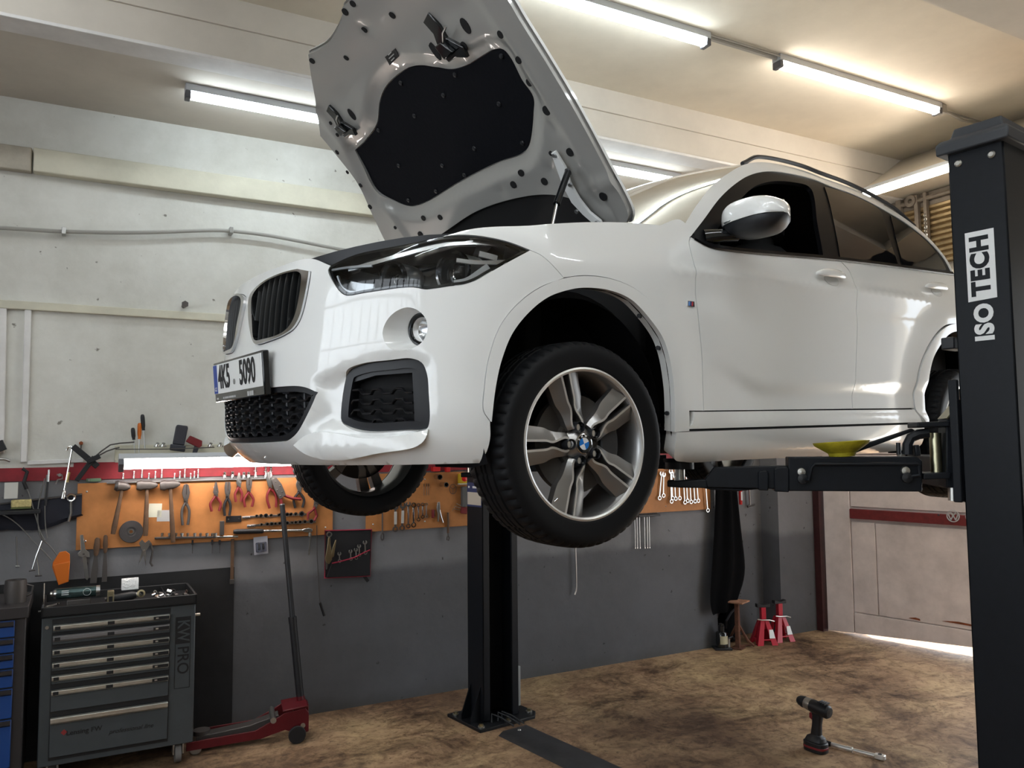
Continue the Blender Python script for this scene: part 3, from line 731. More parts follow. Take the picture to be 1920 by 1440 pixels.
# headlights
def barrel(parent, c_, ax, r, L):
    b = MB().lathe([(r, 0), (r, -L*.3), (r*.93, -L), (r*.6, -L*1.4)], c_, ax, 36).build('lamp_barrel', mat('barrel_grey', (.75, .76, .78), .3, .8), parent)
    MB().lathe([(r*1.07, -.008), (r*1.07, .007), (r*.93, .007), (r*.90, -.01)], c_, ax, 36).build('bezel_ring', M_chrome, b)
    MB().lathe([(r*.92, -.004), (r*.80, -.03), (r*.74, -.03), (r*.66, -.045), (r*.58, -.045)], c_, ax, 36).build('stepped_bezel', M_blackgloss, b)
    MB().lathe([(r*.58, -.045), (r*.5, -.026), (r*.3, -.012), (0, -.006)], c_, ax, 32).build('projector_lens', M_lens, b)
    MB().lathe([(r*.6, -.05), (r*.4, -.075), (0, -.085)], c_, ax, 24).build('reflector', M_silver, b)
def headlight(sgn):
    lp = lamp_glass if sgn > 0 else mirror(lamp_glass); q = crom(lp, .015, True)
    hl = panel('headlight', lp, M_blackgloss, CAR, holes=[shrink(q, .013)], off=-.001, th=.10, g=.03, gap=.0025)
    panel('lamp_bucket', lp, M_blackgloss, hl, off=-.12, th=0, g=.04, gap=.004)
    Qp = lambda px, py, off: (lambda u_, z_: S3(sgn*u_, z_, off))(*U(px, py))
    ax = Vector((-.96, -sgn*.27, -.02)).normalized()
    for (px, py, r, dep) in ((722, 514, .052, -.062), (850, 500, .063, -.066)):
        barrel(hl, Qp(px, py, dep), ax, r, .10)
    def strip(pts, off, w, mt, nm, th=.008):
        mbs = MB(); P_ = crom([U(600+.20833*x, 420+.20833*y) for x, y in pts], .02); rings = []
        for i, p in enumerate(P_):
            c_ = S3(sgn*p.x, p.y, off); n = SN(sgn*p.x, p.y); d = (S3(sgn*P_[min(i+1, len(P_)-1)].x, P_[min(i+1, len(P_)-1)].y)-S3(sgn*P_[max(i-1, 0)].x, P_[max(i-1, 0)].y)).normalized(); v = n.cross(d)
            rings.append([c_+v*w, c_+v*w*.9+n*th, c_-v*w*.9+n*th, c_-v*w])
        mbs.loft(rings).build(nm, mt, hl, ang=50)
    strip([(230,400),(480,330),(800,240),(1100,170),(1350,150),(1600,165),(1720,185)], -.022, .007, M_silver, 'upper_chrome_strip')
    strip([(140,460),(180,560),(260,605),(500,585),(760,560),(880,555),(980,575),(1180,545)], -.016, .0035, M_satin, 'lower_light_guide')
    strip([(85,412),(250,385),(460,372)], -.012, .004, M_satin, 'inner_brow')
    strip([(1210,545),(1330,520),(1440,450),(1530,385)], -.014, .016, mat('lamp_white', (.75, .76, .76), .3), 'outer_white_panel')
    strip([(1230,315),(1400,335),(1560,335),(1690,330)], -.02, .007, M_satin, 'outer_light_guide')
    strip([(1450,240),(1540,262),(1620,285)], -.035, .010, mat('ribbed_reflector', (.5, .5, .5), .3, .9, bump=(300, .6, .003)), 'corner_reflector')
    strip([(190,530),(280,550),(420,560)], -.05, .018, M_satin, 'turn_signal_reflector')
    panel('lamp_glass', lp, M_lens, hl, off=.001, th=.004, g=.02, gap=.004)
headlight(1); headlight(-1)
# black slam panel / seal strip along the open bonnet line
mbs = []
for k in range(25):
    u = -1.0+2.0*k/24; z = .846+.028*sstep(.35, .9, abs(u)); a = S3(u, z, -.012); b = S3(u, z, -.10); h = .005+.006*sstep(.3, .5, abs(u))
    mbs.append([a-Vector((0, 0, .03)), a+Vector((0, 0, h)), b+Vector((0, 0, h+.01)), b-Vector((0, 0, .03))])
MB().loft(mbs).build('slam_panel', M_plast, CAR, ang=50)

# arch trims, fender, doors, sill
trim = panel('wheel_arch_trim', [p if len(p) > 2 else p for p in arch_out[:-1]] + [arch_out[-1]] + [U(880+.38885*1057, 480+.38885*845)+('c',)] + arch_in[::-1], M_paint, CAR, off=.004, th=.05, g=.03, gap=.0015)
for (zx, zy) in ((950,440),(993,757),(860,285)):
    q = U(880+.38885*zx, 480+.38885*zy); c_ = S3(*q)+Vector((-.006, .030, 0)); MB().cyl(c_, c_+Vector((-.012, -.004, 0)), .008, n=12).build('trim_clip', M_plast, trim)
door_f = ZC((412,490,'c'),(405,522),(428,620),(437,740),(452,900),(470,1100),(478,1362,'c'))
door_b = ZC((1222,1352,'c'),(1238,1180),(1245,900),(1230,720),(1205,660),(1172,622),(1155,602,'c'))
belt1 = ZC((600,552),(500,532)); belt2 = ZC((1720,674,'c'))
fender = tip and [tip+('c',), U(1016,480), arch_out[7][:2]+('c',)] + [p[:2] for p in arch_out[8:15]] + [arch_out[15][:2]+('c',)] + ZB((1130,748,'c')) + [p[:2] for p in door_f[-2:0:-1]] + [door_f[0][:2]+('c',)] + ZC((430,470,'c')) + ZC((365,405)) + [(u_of(.42, 1.0), 1.015, 'c'), (u_of(.25, 1.0), 1.0), (u_of(.05, .98), .972), (u_of(-.2, .94), .925), (u_of(-.40, .9), .897)] + [lamp_glass[6][:2]+('c',)] + [p[:2] for p in lamp_glass[7:10]]
fen = panel('fender', fender, M_paint, CAR, th=.02, g=.03, gap=.0018)
d1 = door_f + door_b + belt1
dr1 = panel('front_door', d1, M_paint, CAR, th=.025, g=.025, gap=.0022)
AX = u_of(ARCH, .3)-u_of(0, .3)
r_out = [(p[0]+AX, p[1])+tuple(p[2:]) for p in arch_out]; r_in = [(p[0]+AX, p[1])+tuple(p[2:]) for p in arch_in]
def symarch(L_, c_):  # the rear arch: mirror the traced rear half about its centre
    h = [p for p in L_ if p[0] >= c_-.001][::1]
    return [(2*c_-p[0], p[1]) for p in h[::-1]] + [p[:2] for p in h]
ac = u_of(ARCH, .3); r_out = symarch(r_out, ac); r_in = symarch(r_in, ac)
door_rear_edge = [p for p in r_out if p[0] < ac-.02]
d2 = [door_b[0][:2]+('c',)] + [(r_out[0][0]-.012, ZC((1620,1348))[0][1], 'c')] + [(p[0]-.006, p[1]+.004) for p in r_out if p[0] < ac-.10] + [(ac+.02, .80), (ac+.08, .95)] + [(belt2[0][0]+.01, belt2[0][1]-.01, 'c')] + ZC((1500,640)) + [door_b[-1][:2]+('c',)] + [p[:2] for p in door_b[-2:0:-1]]
dr2 = panel('rear_door', d2, M_paint, CAR, th=.025, g=.03, gap=.0022)
xe = 3.55
quarter = [(p[0], p[1]) for p in r_out if p[0] > ac-.12] ; quarter = [quarter[0]+('c',)] + quarter[1:-1] + [quarter[-1]+('c',), (u_of(xe, .3), .33, 'c'), (u_of(xe, .7), .75), (u_of(xe-.03, 1.0), 1.05, 'c'), (belt2[0][0]+.02, belt2[0][1]+.01, 'c'), (ac+.09, .95), (ac+.03, .80)]
qp = panel('quarter_panel', quarter, M_paint, CAR, th=.02, g=.05, gap=.002)
rt = panel('wheel_arch_trim', [p for p in r_out] + [(r_out[-1][0], .25)] + r_in[::-1], M_paint, CAR, off=.004, th=.05, g=.04, gap=.0015)
# sill: upper strip under the doors, lower skirt
uB0, uB1 = u_of(.52, .3), r_out[0][0]-.01
zs0 = arch_out[15][1]-.008
zs0 += .0075
sill1 = [(uB0, zs0, 'c'), (uB1, ZC((1620,1350))[0][1]-.001, 'c'), (uB1+.03, .262, 'c'), (uB0-.10, .258, 'c'), (uB0-.005, .28)]
sl = panel('sill_strip', sill1, M_paint, CAR, th=.03, g=.03, gap=.002, off=.004)
sk = panel('side_skirt', [(uB0-.10, .252, 'c'), (uB1+.05, .256, 'c'), (uB1+.06, .150), (uB1, .135), (uB0+.3, .135), (uB0, .140), (uB0-.09, .16)], M_paint, CAR, th=.05, g=.03, gap=.002, off=.006)
# dark shell behind the seams
shell = [(u_of(-.40, .5), .50)] + [(p[0], p[1]) for p in arch_in[2:]] + [(u_of(.45, .2), .18), (u_of(2.2, .2), .17)] + [(p[0], p[1]) for p in r_in] + [(u_of(3.4, .3), .3), (u_of(3.4, .9), .95), (u_of(2.7, 1.0), 1.05), (u_of(.5, .97), .96), (u_of(-.3, .85), .85)]
sh = panel('inner_shell', shell, M_dark, CAR, off=-.016, th=0, g=.06, crom_on=False)

# glass house
fo = ZC((414,488,'c'),(470,416),(560,296),(650,216),(720,178),(800,163),(900,172),(1030,203),(1100,232),(1250,288),(1400,366),(1500,428),(1600,508),(1680,598),(1722,674,'c'))
bl_ = ZC((1155,602),(600,552),(500,532))
glassframe = fo + bl_
fw = ZC((500,520,'c'),(545,460),(600,380),(680,285),(740,235),(830,210),(930,215),(1000,232),(1020,250),(1050,420),(1080,585,'c'),(800,556),(600,542))
rw = ZC((1082,240,'c'),(1180,268),(1290,315),(1362,362),(1400,480),(1452,640,'c'),(1300,622),(1162,602,'c'),(1125,400))
qw = ZC((1412,385,'c'),(1500,440),(1600,522),(1670,612),(1690,655,'c'),(1600,655),(1476,642,'c'),(1440,500))
gf = panel('window_surround', glassframe, mat('window_black', (.005, .005, .006), .35, spec=.15), CAR, th=.02, g=.05, off=-.004, holes=[fw])   # the front window is wound down
panel('rear_window', rw, M_glass, gf, th=.004, g=.05, off=.0005)
panel('quarter_window', qw, M_glass, gf, th=.004, g=.05, off=.0005)
beltm = crom([p for p in ZC((425,494),(500,534),(600,554),(1155,604),(1720,676))], .03)
MB().loft([[S3(p.x, p.y+.012, .002), S3(p.x, p.y+.008, .009), S3(p.x, p.y-.006, .009), S3(p.x, p.y-.010, .002)] for p in beltm], caps=False, closed=False).build('belt_moulding', MATS['window_black'], gf)
# body-coloured frame above the windows, then roof, screen
frame_up = [p[:2] for p in fo]
top = []
for i, p in enumerate(frame_up):
    t = Vector(frame_up[min(i+1, len(frame_up)-1)])-Vector(frame_up[max(i-1, 0)]); t.normalize(); k = .055 if i < 3 else .05 - .006*max(0, i-9)
    top.append((p[0]-t.y*k, min(1.535, p[1]+t.x*k)))
top[0] = (frame_up[0][0]-.075, frame_up[0][1]-.01)
sf = panel('roof_pillar', [frame_up[0]+('c',)] + frame_up[1:-1] + [frame_up[-1]+('c',)] + [top[-1]+('c',)] + top[-2:0:-1] + [top[0]+('c',)], M_paint, CAR, th=.03, g=.03, off=.0)
edge = [Vector(p) for p in crom(top, .05)]
E3 = [S3(p.x, p.y) for p in edge]
ipk = max(range(len(E3)), key=lambda i: E3[i].z*1.0 - .02*abs(E3[i].x-1.35))
ia = next(i for i in range(len(E3)) if E3[i].z > 1.40)
scr = E3[:ia+1]; rof = E3[ia:]
def across(L3, crown, fwd, n=20):
    rings = []
    for p in L3:
        k = (p.z-1.0)/.5 if fwd else 1
        rings.append([Vector((p.x-(fwd*(1-(t*2-1)**2)), p.y*(1-2*t), p.z+crown*(1-abs(t*2-1)**2.4))) for t in [i/n for i in range(n+1)]])
    return rings
MB().loft(across(scr, .008, .17), caps=False, closed=False).build('windscreen', M_screen, CAR, ang=180)
rg = []
for j, p in enumerate(rof):
    f_ = .17*(1-sstep(0, .9, (p.x-rof[0].x))); cr = .008+.05*sstep(0, .5, p.x-rof[0].x)
    rg.append([Vector((p.x-f_*(1-(t*2-1)**2), p.y*(1-2*t), p.z+cr*(1-abs(t*2-1)**2.4))) for t in [i/20 for i in range(21)]])
MB().loft(rg, caps=False, closed=False).build('roof', M_paint, CAR, ang=180)
MB().loft([[Vector((p.x, p.y*.96, p.z-.03)) for p in r_] for r_ in rg], caps=False, closed=False).build('headliner', mat('dark_headliner', (.02, .02, .021), .9), CAR, ang=180)
rl = [p for p in rof if 1.12 < p.x < 2.6]
MB().tube([p+Vector((0, .012, .008 + .020*sstep(0, .15, min(p.x-rl[0].x, rl[-1].x-p.x)))) for p in rl], .010, 8).build('roof_rail', M_plast, CAR)
# doors' handles, mirror, badge
def handle(px, py, parent, tilt=.03):
    u, z = U(px, py); L_ = .235; rings = []; n = 16
    for k in range(n+1):
        t = k/n*2-1; w = max(.05, (1-abs(t)**2.6))**.5; rings.append([S3(u+t*L_/2, z+tilt*t*L_/2+.019*w*sin(a)-.004*t*t, .006+.022*w**.6+.010*w*cos(a)) for a in [2*pi*i/12 for i in range(12)]])
    MB().loft(rings).build('door_handle', M_paint, parent, ang=80)
    cup = [(u+.02+.055*cos(a), z-.02+.026*sin(a)) for a in [2*pi*i/20 for i in range(20)]]
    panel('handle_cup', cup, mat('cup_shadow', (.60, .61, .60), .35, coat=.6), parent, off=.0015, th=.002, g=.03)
handle(1552, 517, dr1); handle(1750, 540, dr2)
bd = U(1294, 570); b0 = [(bd[0]-.020, bd[1]-.010), (bd[0]+.020, bd[1]-.010), (bd[0]+.020, bd[1]+.010), (bd[0]-.016, bd[1]+.010)]
bad = panel('side_badge', b0, M_chrome, fen, off=.004, th=.004, g=.03, crom_on=False)
for i, c_ in enumerate(((.10, .25, .60), (.03, .04, .16), (.45, .03, .03))):
    xx = bd[0]-.015+.009*i; panel('badge_stripe', [(xx, bd[1]-.008), (xx+.007, bd[1]-.008), (xx+.010, bd[1]+.008), (xx+.003, bd[1]+.008)], mat('badge_%d' % i, c_, .3), bad, off=.0048, th=.001, g=.03, crom_on=False)
q = bd[0]+.012; panel('badge_letter', [(q, bd[1]-.008), (q+.006, bd[1]-.008), (q+.006, bd[1]+.008), (q, bd[1]+.008)], M_ink, bad, off=.0048, th=.001, g=.03, crom_on=False)
def Yp(px, py, y):
    d = CM3 @ ray(px, py); t = (y-CO.y)/d.y; return CO+d*t
# mirror: body as lofted rings from the door outward
def mirror_house():
    c_ = Yp(1416, 408, -.985); Lx, Ly, Lz = .100, .150, .074
    root = empty('door_mirror', parent=CAR)
    rings = []; n = 24
    def ringset(clip):
        R_ = []
        for j in range(15):
            t = -1+2*j/14; s_ = max(.02, 1-abs(t)**2.8)**.5; ring = []
            for i in range(n):
                a = 2*pi*i/n; x = Lx*s_*math.copysign(abs(cos(a))**.75, cos(a)); z = Lz*s_*math.copysign(abs(sin(a))**.7, sin(a)) + .010*t*-1
                # flat mirror face at the rear, tapering nose in front
                if x > Lx*.55: x = Lx*.55+(x-Lx*.55)*.25
                split = -.018
                if clip > 0: z = max(z, split)
                else: z = min(z, split)-.004
                y = -t*Ly
                ring.append(c_+Vector((x*1.0-.10*t*.2, y, z)))
            R_.append(ring)
        return R_
    MB().loft(ringset(1)).build('mirror_cap', M_paint, root, ang=50)
    MB().loft(ringset(-1)).build('mirror_base', M_plast, root, ang=50)
    k = c_+Vector((.052, 0, .012)); MB().box((k.x-.01, k.y-.10, k.z-.045), (k.x+.004, k.y+.10, k.z+.045)).build('mirror_glass', M_chrome, root, .01)
    foot = S3(*ZC((500,480))[0]); a = c_+Vector((-.01, .085, -.045))
    MB().tube([a, a.lerp(foot, .5)+Vector((0, 0, -.006)), foot+Vector((0, .02, -.01))], [.032, .026, .036], 12).build('mirror_arm', M_blackgloss, root)
    s_ = [c_+Vector((-.080+.02*abs(t)**3+.016*t*-1*-1, -t*.085, -.012)) for t in [-1+.2*i for i in range(11)]]
    MB().tube(s_, .005, 6).build('indicator_strip', M_satin, root)
    return root
mh = mirror_house()
# mirror images of the near side for the far side
for o in (fen, trim, dr1, dr2, qp, rt, sl, sk, sh, gf, sf): mirrored(o)
panel('front_window', mirror(fw), M_glass, CAR, th=.004, g=.05, off=.0005)
# rear end closing panel, underbody, wheel houses, cabin
tb = MB(); rr = []
for xx_, z in ((3.5, .28), (3.6, .5), (3.6, .75), (3.56, .98), (3.3, 1.03), (2.78, 1.06)):
    rr.append([Vector((xx_-.06*abs(y)**2, y*half_width(min(xx_, 3.5), z), z)) for y in [-1+.2*i for i in range(11)]])
MB().loft(rr, caps=False, closed=False).build('tailgate', M_paint, CAR, ang=60)
MB().box((-.58, -.66, .20), (3.35, .66, .27)).box((.46, -.80, .17), (2.2, .80, .24)).build('underbody', M_dark, CAR, .02)
MB().box((-.66, -.46, .27), (.40, .46, .76)).build('engine_bay', M_dark, CAR, .03)
MB().box((.45, -.70, .3), (2.9, .70, .94)).build('cabin_floor', M_dark, CAR, .03)
for sy in (-1, 1):
    for xc in (0, ARCH):
        rows = []                       # inner fender: an arch of liner with a wall on its inner side, open below
        for yy_, r_ in ((.835, .395), (.79, .428), (.58, .430), (.55, .40)):
            rows.append([Vector((xc+r_*cos(t_), sy*yy_, .315+r_*sin(t_))) for t_ in [pi*(-.12+1.24*k/28) for k in range(29)]])
        rows.append([Vector((xc+.20*cos(t_), sy*.545, .36+.10*sin(t_))) for t_ in [pi*(-.12+1.24*k/28) for k in range(29)]])
        MB().loft(rows, caps=False, closed=False).build('wheel_house', mat('liner', (.004, .004, .005), .9, spec=.2, bump=(60, .3, .004)), CAR)
for yy in (-.38, .38):
    MB().lathe([(0, .0), (.20, .02), (.24, .25), (.22, .50), (.14, .60), (.08, .62), (.08, .66), (.13, .68), (.13, .86), (0, .88)], (1.55, yy, .55), (0.15, 0, 1), 12).build('seat', mat('dark_seat', (.012, .012, .013), .8), CAR)
MB().box((.62, -.68, .86), (.95, .68, 1.0)).build('dashboard', mat('dark_dash', (.02, .02, .021), .6), CAR, .04)
MB().lathe([(.19, -.016), (.206, 0), (.19, .016), (.174, 0)], (1.08, -.38, 1.0), (-.9, 0, .45), 32, True).build('steering_wheel', M_plast, CAR)
cw = [E3[0] + Vector((-.06, .0, -.03))]
MB().box((.36, -.70, .93), (.62, .70, .985)).build('cowl_panel', M_plast, CAR, .02)

# ------------------------------------------------------------------ wheels
M_alu = mat('machined_alloy', (.86, .86, .85), .38, .9, bump=(700, .05, .0005))
M_orbit = mat('orbit_grey', (.36, .355, .35), .32, .9)
M_disc = mat('brake_disc', (.07, .065, .06), .5, .7)
RW = .2535                                   # rim radius
def tyre_mesh():
    R_, n = .3425, 240
    prof = [(.245, .098), (.252, .108), (.262, .110), (.285, .1145), (.300, .1165), (.315, .115), (.327, .109), (.334, .101), (.338, .092), (.3400, .080), (.341, .058), (.3415, .055), (.335, .053), (.335, .045), (.342, .043), (.3425, .018), (.336, .016), (.336, .008), (.3425, .006)]
    prof = prof + [(r, -h) for r, h in prof[::-1]]
    vs = []; P_ = len(prof)
    for k in range(n):
        a = 2*pi*k/n; g = (k % 4) < 1
        for r, h in prof:
            rr_ = r
            if g and .058 < abs(h) < .112 and r > .312: rr_ = r-.009*(1-sstep(.100, .112, abs(h)))
            elif (k % 8) == 2 and abs(h) < .05 and r > .34: rr_ = r-.004
            vs.append((rr_*cos(a), -h, rr_*sin(a)))       # outboard side = -y
    fs = [(k*P_+i, k*P_+i+1, ((k+1) % n)*P_+i+1, ((k+1) % n)*P_+i) for k in range(n) for i in range(P_-1)]
    mb_ = MB(); mb_.add(vs, fs); return mb_
def quads_fill(mb_, A_, B_, y0=None):
    n = len(A_); b = len(mb_.v); mb_.add(A_+B_, [(i, i+1, n+i+1, n+i) for i in range(n-1)])
def wheel(name, center, steer, side):
    root = empty(name, parent=CAR); root.location = center; root.rotation_euler = (0, 0, steer + (pi if side > 0 else 0))
    tyre_mesh().build('tyre', M_rubber, root, ang=50)
    rim = empty('alloy_rim', parent=root)
    Y = (0, -1, 0)
    MB().lathe([(.246, .108), (.2535, .106), (.2535, .100), (.243, .096), (.236, .085), (.230, .05), (.226, -.06), (.240, -.09), (.2535, -.098)], (0, 0, 0), Y, 72).build('rim_barrel', M_orbit, rim)
    MB().lathe([(.2535, .1075), (.246, .1095), (.240, .1065), (.238, .100)], (0, 0, 0), Y, 72).build('machined_lip', M_alu, rim)
    def T(r, t, a, y):           # radius, lateral, spoke angle, outboard height
        return Vector((r*cos(a)-t*sin(a), -y, r*sin(a)+t*cos(a)))
    # two-armed spokes: (radius, slot half width, outer half width, height)
    prof = [(.040, .0, .030, .086), (.066, .018, .038, .088), (.088, .0155, .040, .087), (.108, .0085, .042, .087), (.128, .0055, .047, .088), (.150, .0105, .056, .090), (.195, .012, .062, .095), (.240, .0135, .068, .100)]
    pr = crom([(p[0], p[1]) for p in prof], .008); 
    tab1 = [(p[0], p[1]) for p in prof]; tab2 = [(p[0], p[2]) for p in prof]; tab3 = [(p[0], p[3]) for p in prof]
    rs = [.058+(.240-.058)*i/22 for i in range(23)]
    for k in range(5):
        a = pi + 2*pi*k/5
        for s_ in (-1, 1):
            top_i = [T(r, s_*max(.002, interp(tab1, r)), a, interp(tab3, r)) for r in rs]
            top_m = [T(r, s_*(max(.002, interp(tab1, r))+.0075), a, interp(tab3, r)-.0005) for r in rs]
            top_o = [T(r, s_*interp(tab2, r), a, interp(tab3, r)-.013-.006*sstep(.1, .2, r)) for r in rs]
            bot_o = [T(r, s_*(interp(tab2, r)-.003), a, interp(tab3, r)-.050) for r in rs]
            bot_i = [T(r, s_*max(.002, interp(tab1, r)), a, interp(tab3, r)-.050) for r in rs]
            n = len(rs); rings = [[top_m[i], top_o[i], bot_o[i], bot_i[i], top_i[i]-Vector((0, -.0006, 0))] for i in range(n)]
            arm = MB().loft(rings).build('spoke', M_orbit, rim, ang=25)
            b = MB(); b.loft([[top_i[i], top_m[i], top_m[i]+Vector((0, .006, 0)), top_i[i]+Vector((0, .006, 0))] for i in range(n)]).build('machined_edge', M_alu, arm, ang=25)
        # lug bolt between the arms
        c_ = T(.0575, 0, a, .070); bt = MB().cyl(c_, c_+Vector((0, -.016, 0)), .0125, .0115, n=6)
        bt.build('wheel_bolt', M_chrome, rim)
        MB().lathe([(.0175, .030), (.0185, -.002), (.010, -.002)], c_+Vector((0, 0, 0)), Y, 20).build('bolt_pocket', M_plast, rim)
    MB().lathe([(.060, .030), (.060, .064), (.046, .082), (.036, .090), (.0345, .091), (.0345, .086), (0, .086)], (0, 0, 0), Y, 40).build('hub', M_orbit, rim)
    # five-hole web near the hub
    # roundel
    rd = empty('centre_cap', parent=root)
    MB().lathe([(.034, .089), (.0335, .0925), (.031, .0935), (.0305, .091)], (0, 0, 0), Y, 40).build('cap_ring', M_chrome, rd)
    MB().lathe([(.0305, .0905), (.0305, .0925), (.0205, .0935), (.0205, .09)], (0, 0, 0), Y, 40).build('black_ring', M_blackgloss, rd)
    mblue, mwhite = mat('roundel_blue', (.01, .16, .55), .25), mat('roundel_white', (.8, .8, .8), .25)
    for q_ in range(4):
        pts = [(0, 0)] + [(.0202*cos(pi/2*q_+pi/2*i/8+.35), .0202*sin(pi/2*q_+pi/2*i/8+.35)) for i in range(9)]
        MB().prism(pts, Matrix(((1, 0, 0, 0), (0, 0, -1, 0), (0, 1, 0, 0), (0, 0, 0, 1))), .0885, .0932).build('roundel_quarter', mblue if q_ % 2 else mwhite, rd)
    for i, ch in enumerate('BMW'):
        a = pi/2 + .35 + (1-i)*.62
        text_mesh(ch, .009, Matrix(((1, 0, 0, 0), (0, 0, -1, -.0937), (0, 1, 0, 0), (0, 0, 0, 1))) @ Matrix.Translation((.0256*cos(a), .0256*sin(a), 0)) @ Matrix.Rotation(a-pi/2, 4, 'Z'), 'roundel_letter', mwhite, rd, off=.0004)
    # brake
    MB().lathe([(.165, .02), (.165, .045), (.085, .045), (.08, .06), (.06, .06)], (0, 0, 0), Y, 48).build('brake_disc', M_disc, root)
    cal = [(.175*cos(t), .175*sin(t)) for t in [-.45+.09*i for i in range(11)]] + [(.10*cos(t), .10*sin(t)) for t in [.45-.09*i for i in range(11)]]
    MB().prism(cal, Matrix(((1, 0, 0, 0), (0, 0, -1, 0), (0, 1, 0, 0), (0, 0, 0, 1))), -.02, .062).build('brake_caliper', mat('caliper', (.06, .06, .062), .5, .6), root, .006)
    va = T(.222, 0, -2.2, .098); MB().cyl(va, va+T(-.012, 0, -2.2, .008), .004).build('valve', M_chrome, root)
    return root
ZW = .22
wheel('front_wheel', (0, -.7785, ZW), radians(-3), -1)
wheel('front_wheel', (0, .7785, ZW), radians(-3), 1)
wheel('rear_wheel', (ARCH, -.7785, ZW-.02), 0, -1)
wheel('rear_wheel', (ARCH, .7785, ZW-.02), 0, 1)
# suspension seen through the arch
for sy in (-1, 1):
    MB().cyl((.02, sy*.56, .30), (.05, sy*.52, .72), .035, .05).build('suspension_strut', M_dark, CAR)
    MB().tube([(0, sy*.70, .18), (.06, sy*.50, .20), (.10, sy*.35, .22)], .03, 8).build('control_arm', M_dark, CAR)

# ------------------------------------------------------------------ bonnet
HP = Vector((.368, 0, 1.049)); HA = radians(50); HD = Vector((-cos(HA), 0, sin(HA))); HN = Vector((-sin(HA), 0, -cos(HA)))
def H(y, r):
    """underside point of the bonnet: y across, r from the hinge line"""
    bul = -.035*(1-min(1, (y/.8)**2)) - .02*(1-((r-.6)/.6)**2) + .06*sstep(.95, 1.25, r)
    return HP + HD*r + HN*bul + Vector((0, y, 0))
def HU(px, py):
    d = CM3 @ ray(px, py); t = (HP-CO).dot(HN)/d.dot(HN)
    for _ in range(6):
        p = CO+d*t; y = p.y; r = (p-HP).dot(HD); off = (H(y, r)-HP).dot(HN); t = ((HP+HN*off)-CO).dot(HN)/d.dot(HN)
    p = CO+d*t; return (p.y, (p-HP).dot(HD))
def ZO(*pts): return [HU(560+p[0]/3, p[1]/3)+tuple(p[2:]) for p in pts]
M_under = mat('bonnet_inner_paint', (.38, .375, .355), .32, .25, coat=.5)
hood_o = ZO((1862,1205),(1855,1262,'c'),(1720,1262),(1610,1165),(1530,1118),(1400,1103),(1200,1130),(1000,1200),(830,1310),(700,1395),(560,1440,'c'),(500,1385),(420,1230),(330,1040),(210,880),(115,765,'c'),(100,650),(70,480),(45,300,'c'),(140,250),(200,170),(240,60))
yl, rl_ = hood_o[-1]
hood_o += [(yl*.4, rl_+.012), (-.06, rl_+.01), (-.28, 1.19), (-.43, 1.205, 'c'), (-.58, 1.10), (-.74, .95)] + ZO((1185,0),(1250,110),(1400,350),(1560,620),(1720,920))
pad = ZO((600,1165),(520,1135),(430,1080),(360,950),(310,860,'c'),(370,800),(430,710),(445,590),(480,505),(600,405),(680,392),(760,405),(830,415),(920,395),(1000,350),(1080,305),(1130,305),(1165,345),(1230,470),(1290,560),(1292,640),(1270,820),(1235,870),(1100,920),(900,1020),(680,1150))
HOOD = empty('bonnet', parent=CAR)
hq = crom(pad, .02, True)
dents = [(ZO((x, y))[0], r) for x, y, r in ((1430,730,.045),(1380,690,.03),(1420,960,.04),(1140,1080,.03),(380,160,.04),(800,330,.12))]
def hood_rel(u, z):
    p = Vector((u, z)); dd = pdist(hq, p); k = -.022*sstep(.075, .02, dd)      # stamped rim around the pad (toward the skin)
    for (c_, r) in dents:
        d2 = hypot(u-c_[0], z-c_[1])/r
        if d2 < 1: k -= .010*(1-d2*d2)**2
    # pressed channels
    ridge = .012*math.exp(-((u+.70-.06*z)/.028)**2) + .010*math.exp(-((u-.70+.02*z)/.028)**2) + .010*math.exp(-((z-.16)/.03)**2)
    return k + ridge
inner = panel('bonnet_inner_panel', hood_o, M_under, HOOD, holes=[pad], S=H, off=0, th=.03, g=.022, gap=.008, offf=hood_rel)
panel('bonnet_skin', hood_o, M_paint, HOOD, S=H, off=-.032, th=-.012, g=.05)
panel('bonnet_seal', ZO((1800,1262,'c'),(1640,1150),(1530,1085),(1400,1075),(1200,1100),(1000,1170),(830,1280),(640,1420,'c')) + [(.55, -.10, 'c'), (-.60, -.10, 'c')], mat('seal_black', (.006, .006, .007), .7), HOOD, S=H, off=-.024, th=.012, g=.05)
panel('insulation_pad', pad, mat('black_felt', (.005, .0055, .008), .85, spec=.15, bump=(60, .4, .006)), HOOD, S=H, off=-.024, th=.01, g=.03, gap=-.004)
# pad clips
for x, y in ((860,435),(1120,330),(795,550),(1108,600),(632,665),(970,850),(545,945),(790,945),(1240,820),(915,1000),(755,1090),(600,1140),(555,480),(430,745)):
    q = ZO((x, y))[0]; c_ = H(*q)+HN*-.022; MB().lathe([(.011, 0), (.009, .004), (0, .006)], c_, HN, 10).build('pad_clip', M_plast, HOOD)
